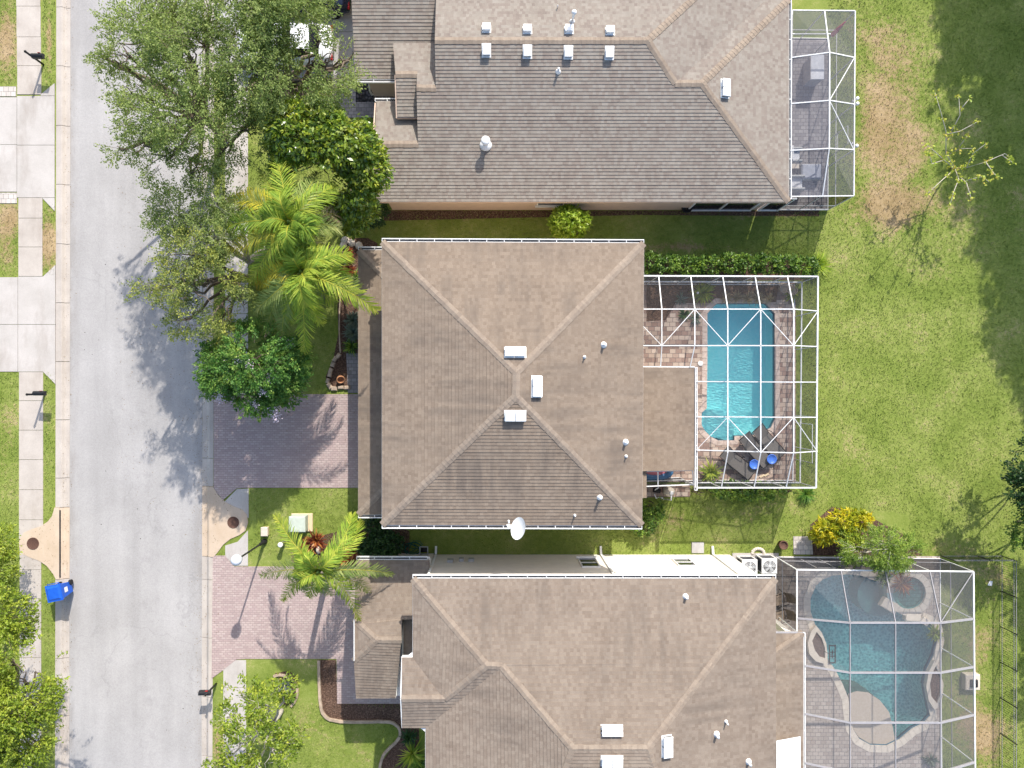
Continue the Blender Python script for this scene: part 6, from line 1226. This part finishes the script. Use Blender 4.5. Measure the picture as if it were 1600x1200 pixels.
# air conditioners
def ac(px, py, label):
    b = WG(px, py, .05); t = thing('air_conditioner', label, 'air conditioner', b, 'air conditioners by the white wall'); m = MB(); s_ = .37; m.box(b.x-s_, b.y-s_, .05, b.x+s_, b.y+s_, .12); m.box(b.x-s_, b.y-s_, .78, b.x+s_, b.y+s_, .86, bev=.03)
    for sx in (-1, 1):
        for sy in (-1, 1): m.obox((b.x+sx*(s_-.03), b.y+sy*(s_-.03), .45), (.06, .06, .7))
    m.build('cabinet', M['coping_cream'] if False else M['white_paint'], t); c = MB(); c.box(b.x-s_+.03, b.y-s_+.03, .12, b.x+s_-.03, b.y+s_-.03, .78)
    for k in range(14): z = .14+k*.046; c.box(b.x-s_+.01, b.y-s_+.01, z, b.x+s_-.01, b.y+s_-.01, z+.012)
    c.build('coil', M['gutter_inside'], t); g = MB(); g.lathe((b.x, b.y, .862), [(.30, 0), (.30, .012), (.01, .012)], 30); g.build('fan_opening', M['gutter_inside'], t)
    f = MB()
    for k in range(5): a = 2*math.pi*k/5; d = Vector((math.cos(a), math.sin(a), 0)); n_ = Vector((-d.y, d.x, 0)); q = Vector((b.x, b.y, .884)); f.face([q+d*.05-n_*.03, q+d*.27-n_*.02, q+d*.26+n_*.12, q+d*.06+n_*.06+Vector((0, 0, .01))])
    f.lathe((b.x, b.y, .88), [(.08, 0), (.08, .04), (.01, .05)], 16); f.build('fan', M['grey_metal'], t); w = MB()
    for r_ in (.10, .17, .24, .30): w.tube([(b.x+r_*math.cos(2*math.pi*k/28), b.y+r_*math.sin(2*math.pi*k/28), .925) for k in range(29)], .006, 4, cap=False)
    for k in range(8): a = math.pi*k/4; w.beam((b.x, b.y, .93), (b.x+.31*math.cos(a), b.y+.31*math.sin(a), .91), .008, .008)
    w.build('grille', M['white_metal'], t)
ac(1162, 880, 'left air conditioner, partly under the white gutter'); ac(1192, 878, 'right air conditioner, nearest the screen cage wall')
# satellite dish
b = W(801, 824, 5.7); t = thing('satellite_dish', 'white oval satellite dish on the eave of the middle house', 'satellite dish', b); c = W(812, 826, 6.1)
nrm = Vector((-.72, .22, .66)).normalized(); u = Vector((0, 0, 1)).cross(nrm).normalized(); v = nrm.cross(u); m = MB(); vs = []; fs = []; n = 28
for k in range(6):
    r_ = k/5
    for i in range(n): a = 2*math.pi*i/n; vs.append(c+u*(.46*r_*math.cos(a))+v*(.40*r_*math.sin(a))+nrm*(.10*r_*r_))
for k in range(5):
    for i in range(n): j = (i+1) % n; fs.append((k*n+i, k*n+j, (k+1)*n+j, (k+1)*n+i))
m.mesh(vs, fs, 0, True); m.mesh([p-nrm*.015 for p in vs], [f[::-1] for f in fs], 0, True); m.build('reflector', M['white_paint'], t)
m = MB(); m.tube([c-v*.38, c-v*.42+nrm*.3, c-v*.12+nrm*.52], .018, 6); m.build('feed_arm', M['white_paint'], t); m = MB(); q = c-v*.12+nrm*.52; m.obox(q, (.13, .2, .1), .4, bev=.02); m.obox(q+Vector((.0, .2, 0)), (.07, .12, .08), .2, bev=.02); m.build('receiver', M['white_paint'], t)
m = MB(); m.tube([W(809, 812, 5.7), c-nrm*.05+Vector((0, 0, -.25)), c-nrm*.03], .025, 8); m.build('mast', M['grey_metal'], t)
# fence around the lower lot
def fence(a, b, label, h=1.08):
    a, b = Vector(a), Vector(b); d = b-a; L_ = d.length; d.normalize(); t = thing('metal_fence', label, 'fence', a, 'black metal picket fence around the lower yard'); m = MB(); z = Vector((0, 0, 1))
    for hh in (h, h-.16, .12): m.beam(a+z*hh, b+z*hh, .022, .022)
    m.build('rail', M['bronze_rail'], t); n = int(L_/.11); m = MB()
    for i in range(n): p = a+d*(i+.5)*L_/n; m.beam(p+z*.05, p+z*(h-.02), .010, .010)
    m.build('pickets', M['black_metal'], t)
    for i in range(int(L_/1.75)+1): p = a+d*min(L_, i*1.75); m = MB(); m.beam(p, p+z*(h+.08), .035, .035); m.build('post', M['black_metal'], t)
plain('bronze_rail', (.28, .27, .26), .4)
fa, fb, fc = WG(1470, 868), WG(1563, 868), WG(1563, 1300); fence(fa, fb, 'black metal picket fence running right from the lower screen cage'); fence(fb, fc, 'black metal picket fence running down the right edge of the lower yard')
# pump crate by the fence
b = WG(1500, 1052); t = thing('pool_cover_pump', 'white square ground box beside the lower screen cage', 'utility box', WG(1522, 1065)); b = WG(1513, 1062); m = MB(); m.box(b.x-.36, b.y-.38, 0, b.x+.36, b.y+.38, .35, bev=.03); m.build('box', M['coping_cream'], t); m = MB(); m.box(b.x-.14, b.y-.2, .35, b.x+.18, b.y+.16, .48, bev=.04); m.tube([(b.x-.1, b.y-.1, .5), (b.x+.1, b.y+.1, .52)], .05, 10); m.build('motor', M['dark_rubber'], t)
t = thing('litter', 'white scrap of paper lying on the grass inside the fence', 'paper', WG(1546, 911)); m = MB(); m.mesh([WG(1542, 914, .05), WG(1548, 915, .08), WG(1550, 908, .05), WG(1545, 907, .07)], [(0, 1, 2, 3)]); m.build('sheet', M['white_paint'], t)
# pool equipment
t = thing('pool_pump', 'white and black pool pump on the small paver pad', 'pool pump', WG(1024, 768)); b = WG(1024, 768); m = MB(); m.tube([b+Vector((-.15, .1, .2)), b+Vector((.2, .05, .2))], .11, 14); m.build('motor', M['dark_rubber'], t); m = MB(); m.tube([b+Vector((-.1, -.1, .25)), b+Vector((0, -.3, .2)), b+Vector((.15, -.28, .1)), b+Vector((.35, -.3, .12))], .03, 8); m.tube([b+Vector((.1, .25, .3)), b+Vector((-.1, .1, .28))], .03, 8); m.build('pipe', M['white_paint'], t)
t = thing('pool_filter', 'white round pool filter on the right of the pump', 'pool filter', WG(1042, 765)); b = WG(1042, 766); m = MB(); m.lathe(b, [(.2, 0), (.24, .1), (.24, .6), (.15, .78), (.05, .82)], 20); m.build('tank', M['coping_cream'], t); m = MB(); m.lathe(b+Vector((0, 0, .82)), [(.09, 0), (.09, .1), (.01, .1)], 12); m.tube([b+Vector((0, .0, .86)), b+Vector((.02, -.35, .8)), b+Vector((.0, -.42, .2)), b+Vector((-.2, -.42, .1))], .035, 8); m.build('valve', M['white_paint'], t)
# floats, loungers, side tables
t = thing('pool_float', 'pink and blue inflatable float lying in the small side bay', 'float', WG(1020, 735)); b = WG(1022, 735, .15); m = MB(); m.tube([(b.x+.75*math.cos(2*math.pi*k/24), b.y+.34*math.sin(2*math.pi*k/24), .2) for k in range(25)], .17, 10, cap=False); m.build('rim', M['blue_vinyl'], t); m = MB(); m.lathe((b.x, b.y, .12), [(.62, 0), (.62, .12), (.5, .17), (.01, .15)], 24, sy=.4); m.build('cushion', M['pink_vinyl'], t)
def lounger(px, py, ang, label):
    b = WG(px, py, .03); t = thing('sun_lounger', label, 'sun lounger', b, 'grey sun loungers by the rectangular pool'); R = Matrix.Rotation(ang, 3, 'Z')
    def Q(x, y, z): return R @ Vector((x, y, z))+b
    m = MB()
    for s_ in (-1, 1): m.tube([Q(-.95, s_*.33, .32), Q(.3, s_*.33, .32), Q(.95, s_*.33, .62)], .022, 6)
    m.tube([Q(-.95, -.33, .32), Q(-.95, .33, .32)], .022, 6); m.tube([Q(.95, -.33, .62), Q(.95, .33, .62)], .022, 6); m.build('frame', M['black_metal'], t)
    m = MB(); m.mesh([Q(-.93, -.3, .33), Q(.3, -.3, .33), Q(.3, .3, .33), Q(-.93, .3, .33)], [(0, 1, 2, 3)]); m.build('seat', M['sling_grey'], t)
    m = MB(); m.mesh([Q(.3, -.3, .335), Q(.93, -.3, .62), Q(.93, .3, .62), Q(.3, .3, .335)], [(0, 1, 2, 3)]); m.build('backrest', M['sling_grey'], t)
    for x, s_ in ((-.8, -1), (-.8, 1), (.55, -1), (.55, 1)): m = MB(); m.tube([Q(x, s_*.33, .34), Q(x+.05, s_*.36, 0)], .02, 6); m.build('leg', M['black_metal'], t)
    for s_ in (-1, 1): m = MB(); m.tube([Q(.0, s_*.35, .33), Q(-.05, s_*.4, .55), Q(.35, s_*.4, .58), Q(.5, s_*.35, .42)], .018, 6); m.build('armrest', M['black_metal'], t)
for px, py, a, lb in ((1148, 722, math.radians(-39+180), 'lowest dark lounger, next to the potted plant'), (1176, 702, math.radians(-48+180), 'middle dark lounger between the two blue side tables'), (1196, 690, math.radians(-48+180), 'upper dark lounger, right of both others')): lounger(px, py, a, lb)
for px, py, lb in ((1173, 724, 'round blue side table between the lower loungers'), (1200, 716, 'round blue side table right of the loungers')):
    b = WG(px, py, .03); t = thing('side_table', lb, 'side table', b, 'round blue side tables'); m = MB(); m.lathe(b, [(.22, .42), (.24, .44), (.24, .47), (.21, .475), (.20, .455), (.01, .455)], 26); m.build('table_top', M['blue_stool'], t); m = MB(); m.lathe(b, [(.15, 0), (.10, .2), (.15, .42)], 18); m.build('base', M['blue_stool'], t)
t = thing('flip_flops', 'tan sandals and cloth on the deck below the middle lounger', 'sandals', WG(1196, 739)); m = MB()
for x, y in ((1190, 744), (1197, 742)): m.obox(WG(x, y, .06), (.26, .10, .04), .5, bev=.02)
m.build('soles', M['pad_tan'], t)
t = thing('skimmer_lid', 'round white skimmer lid in the deck left of the pool', 'lid', WG(1094, 568)); m = MB(); m.lathe(WG(1094, 568, .03), [(.13, 0), (.13, .02), (.1, .03), (.01, .03)], 20); m.build('lid', M['white_paint'], t)
t = thing('path_light', 'tiny white round light in the mulch bed by the pool corner', 'light', WG(1087, 458)); m = MB(); m.lathe(WG(1087, 459, 0), [(.02, 0), (.02, .3), (.06, .32), (.05, .38), (.01, .4)], 12); m.build('head', M['white_paint'], t)
# furniture of the top lanai
def sofa(px, py, w, d, label, arms=True, mat='cushion_grey', name='armchair', cat='armchair', back='w'):
    b = WG(px, py, .03); t = thing(name, label, cat, b, 'grey and white lanai furniture'); m = MB(); m.box(b.x-w/2, b.y-d/2, .03, b.x+w/2, b.y+d/2, .22, bev=.02); m.build('frame', M['grey_metal'], t); m = MB(); m.box(b.x-w/2+.06, b.y-d/2+.06, .22, b.x+w/2-.06, b.y+d/2-.06, .42, bev=.06); m.build('seat_cushion', M[mat], t)
    m = MB(); m.box(b.x-w/2, b.y-d/2, .22, b.x-w/2+.16, b.y+d/2, .78, bev=.06); m.build('backrest', M[mat], t)
    if arms:
        for s_ in (-1, 1): m = MB(); m.box(b.x-w/2+.17, b.y+s_*(d/2-.07)-.06, .22, b.x+w/2, b.y+s_*(d/2-.07)+.06, .6, bev=.04); m.build('armrest', M['grey_metal'], t)
sofa(1236, 247, .65, .75, 'pale armchair against the house wall in the top cage, upper one', mat='cushion_white'); sofa(1236, 290, .9, .75, 'pale armchair in the lower corner of the top cage', mat='cushion_white')
b = WG(1262, 272); t = thing('coffee_table', 'square grey cushioned table in the lower part of the top cage', 'table', b, 'grey and white lanai furniture'); m = MB(); m.box(b.x-.5, b.y-.38, .05, b.x+.5, b.y+.38, .36, bev=.05); m.build('base', M['grey_metal'], t); m = MB(); m.box(b.x-.48, b.y-.36, .37, b.x+.48, b.y+.36, .46, bev=.06); m.build('cushion', M['cushion_grey'], t)
b = WG(1264, 118); t = thing('grill_island', 'white topped grill counter in the upper part of the top cage', 'counter', b, 'grey and white lanai furniture'); m = MB(); m.box(b.x-.3, b.y-.55, .03, b.x+.3, b.y+.55, .88); m.build('cabinet', M['cushion_grey'], t); m = MB(); m.box(b.x-.33, b.y-.6, .88, b.x+.33, b.y+.6, .93, bev=.02); m.build('countertop', M['cushion_white'], t)
b = WG(1236, 262); t = thing('side_table', 'small cream side table between the pale armchairs', 'side table', b); m = MB(); m.box(b.x-.2, b.y-.2, .45, b.x+.2, b.y+.2, .5, bev=.02); m.build('table_top', M['coping_cream'], t)
for sx in (-1, 1):
    for sy in (-1, 1): m = MB(); m.beam((b.x+sx*.16, b.y+sy*.16, .03), (b.x+sx*.16, b.y+sy*.16, .45), .03, .03); m.build('leg', M['grey_metal'], t)
b = WG(1290, 70); t = thing('closed_umbrella', 'folded red umbrella lying slanted in the top corner of the cage', 'umbrella', b); a_, b_ = W(1300, 55, 1.2), W(1321, 34, 1.9); m = MB(); m.tube([a_, a_.lerp(b_, .5), b_], [.12, .09, .03], 10); m.build('canopy', M['red_cloth'], t); m = MB(); m.tube([Vector((a_.x-.3, a_.y-.3, .05)), a_], .025, 8); m.build('pole', M['grey_metal'], t)
# chairs in the dark corner of the lower cage
def patio_chair(px, py, ang, label):
    b = WG(px, py, .03); t = thing('patio_chair', label, 'chair', b, 'brown patio chairs in the lower cage'); R = Matrix.Rotation(ang, 3, 'Z')
    def Q(x, y, z): return R @ Vector((x, y, z))+b
    m = MB(); m.mesh([Q(-.26, -.26, .43), Q(.26, -.26, .43), Q(.26, .26, .41), Q(-.26, .26, .41)], [(0, 1, 2, 3)]); m.build('seat', M['edging_stone'], t); m = MB(); vs = [Q(-.26+.52*i/6, .27+.05*math.sin(math.pi*i/6), .42) for i in range(7)]+[Q(-.26+.52*i/6, .5+.08*math.sin(math.pi*i/6), .98+.05*math.sin(math.pi*i/6)) for i in range(7)]; m.mesh(vs, [(i, i+1, i+8, i+7) for i in range(6)]); m.build('backrest', M['edging_stone'], t)
    for sx in (-1, 1):
        for sy in (-1, 1): m = MB(); m.tube([Q(sx*.26, sy*.26, .42), Q(sx*.28, sy*.3, 0)], .016, 6); m.build('leg', M['black_metal'], t)
        m = MB(); m.tube([Q(sx*.28, -.26, .42), Q(sx*.3, -.26, .64), Q(sx*.3, .3, .66)], .018, 6); m.build('armrest', M['black_metal'], t)
patio_chair(1212, 932, -1.2, 'brown patio chair in the dark corner of the lower cage, upper one'); patio_chair(1213, 957, -1.3, 'brown patio chair in the dark corner of the lower cage, lower one')
blades('red_plant', 'red leaved dracaena beside the round spa', 'plant', 1400, 907, 110, .75, 'leaf_red', .03, None, .45, .5); blades('bed_plant', 'small green bush on the far side of the curved pool', 'plant', 1458, 988, 110, .5, 'leaf_bright', .03, None, .5, .1); blades('bed_plant', 'low green plant left of the red dracaena', 'plant', 1378, 903, 80, .5, 'leaf_hedge', .03, None, .5, .1)
blades('bed_plant', 'small shrub at the bottom right of the lower pool deck', 'plant', 1452, 1185, 70, .5, 'leaf_silver', .03, None, .5, .1)

# ---- cars
def car(name, label, cat, loc, ang, paint, L_=4.6, Wd=1.85, Hh=1.5, suv=False):
    t = thing(name, label, cat, loc); b = Vector(loc); R = Matrix.Rotation(ang, 3, 'Z')
    def Q(x, y, z): return R @ Vector((x, y, z))+b
    prof = [(-2.3, .45, .62, .70), (-2.22, .3, .78, .84), (-1.9, .22, .86, .90), (-1.0, .2, .95, .92), (0, .2, .98, .925), (1.0, .2, .98, .92), (1.8, .22, .97, .90), (2.18, .3, .93, .84), (2.3, .45, .8, .72)]
    vs = []; fs = []; n = 12
    for x, z0, z1, hw in prof:
        for yy, zz in ((-hw*.85, z0), (-hw, z0+.12), (-hw*1.01, (z0+z1)/2), (-hw*.97, z1-.08), (-hw*.8, z1), (-hw*.35, z1+.03), (hw*.35, z1+.03), (hw*.8, z1), (hw*.97, z1-.08), (hw*1.01, (z0+z1)/2), (hw, z0+.12), (hw*.85, z0)): vs.append(Q(x*L_/4.6, yy, zz))
    for i in range(len(prof)-1):
        for k in range(n): j = (k+1) % n; fs.append((i*n+k, i*n+j, (i+1)*n+j, (i+1)*n+k))
    fs += [tuple(range(n-1, -1, -1)), tuple((len(prof)-1)*n+k for k in range(n))]; m = MB(); m.mesh(vs, fs, 0, True); m.build('body', paint, t)
    e = 2.05 if suv else 1.7
    cab = [(-1.05, .93, .80, .93), (-.45, .93, .78, Hh-.08), (.1, .93, .76, Hh), (1.0, .93, .76, Hh), (e-.35, .93, .76, Hh-.08), (e, .93, .78, .95)]; vs = []; fs = []
    for x, z0, hw, z1 in cab:
        for yy, zz in ((-hw, z0), (-hw*.82, z1-.04), (-hw*.7, z1), (hw*.7, z1), (hw*.82, z1-.04), (hw, z0)): vs.append(Q(x*L_/4.6, yy, zz))
    for i in range(len(cab)-1):
        for k in range(5): fs.append((i*6+k, i*6+k+1, (i+1)*6+k+1, (i+1)*6+k))
    m = MB(); m.mesh(vs, fs, 0, False); m.build('windows', M['dark_glass'], t)
    m = MB(); vs = []; rf = [(-.42, Hh-.05), (.1, Hh+.02), (1.0, Hh+.02), (e-.38, Hh-.05)]
    for x, z in rf: vs += [Q(x*L_/4.6, -.60, z), Q(x*L_/4.6, 0, z+.03), Q(x*L_/4.6, .60, z)]
    m.mesh(vs, [(i*3+k, i*3+k+1, i*3+k+4, i*3+k+3) for i in range(3) for k in range(2)], 0, True)
    for x0, x1, z0, z1 in ((-1.05, -.42, .95, Hh-.04), (e-.38, e, Hh-.06, .97), (.28, .3, .95, Hh)):
        for s_ in (-1, 1): m.beam(Q(x0*L_/4.6, s_*.78, z0), Q(x1*L_/4.6, s_*.62, z1), .05, .05)
    m.build('roof', paint, t)
    for x in (-1.42, 1.38):
        for s_ in (-1, 1):
            m = MB(); m.tube([Q(x, s_*.74, .34), Q(x, s_*.95, .34)], .34, 22, smooth=False); w = m.build('wheel', M['dark_rubber'], t); m = MB(); m.tube([Q(x, s_*.95, .34), Q(x, s_*.965, .34)], .21, 5, smooth=False); m.build('rim', M['alloy'], w)
    for s_ in (-1, 1):
        m = MB(); m.obox(Q(2.24*L_/4.6, s_*.68, .78), (.1, .3, .16), ang, bev=.03); m.build('tail_light', M['tail_red'], t); m = MB(); m.obox(Q(-2.2*L_/4.6, s_*.62, .68), (.12, .34, .14), ang, bev=.03); m.build('headlight', M['alloy'], t)
        m = MB(); m.obox(Q(-.75*L_/4.6, s_*.98, .98), (.14, .18, .12), ang, bev=.04); m.build('mirror', paint, t)
c = WG(479, 1, .03); car('parked_car', 'dark navy car on the top driveway, cut by the top edge of the photo', 'car', c, 0, M['car_navy'])
c = WG(453, 80, .03); car('parked_car', 'white car on the top driveway half hidden under the oaks', 'car', c, 0.0, M['car_white'])

# fallen leaves on the hard surfaces
def litter():
    N = 9000; px = np.concatenate([RNG.normal(318, 14, 2200), RNG.uniform(180, 600, 2600), RNG.normal(100, 6, 900), RNG.uniform(30, 110, 800), RNG.uniform(560, 1280, 1500), RNG.uniform(1200, 1470, 1000)])
    py = np.concatenate([RNG.uniform(-20, 1220, 2200), RNG.uniform(200, 800, 2600), RNG.uniform(0, 1200, 900), RNG.uniform(820, 1200, 800), RNG.uniform(325, 440, 1500), RNG.uniform(870, 1200, 1000)])
    x, y = X(px), Y(py); k = ~(inside(x, y, POOL_A) | inside(x, y, grow(POOL_B, .4))); x, y = x[k], y[k]
    z = np.where((x > X(107)) & (x < X(315)), -.108, np.where((x > X(87)) & (x < X(333)), -.02, .055)); c = np.stack([x, y, z], -1)
    o = np_mesh('fallen_leaves', leaf_quads(c[::2], .045, .9, .6, .05), 4, M['litter_leaf'], None, {'rnd': RNG.random(len(c[::2])*4)}); tag(o, 'small brown fallen leaves scattered over road, kerbs and paving', 'leaves', kind='stuff')
litter()
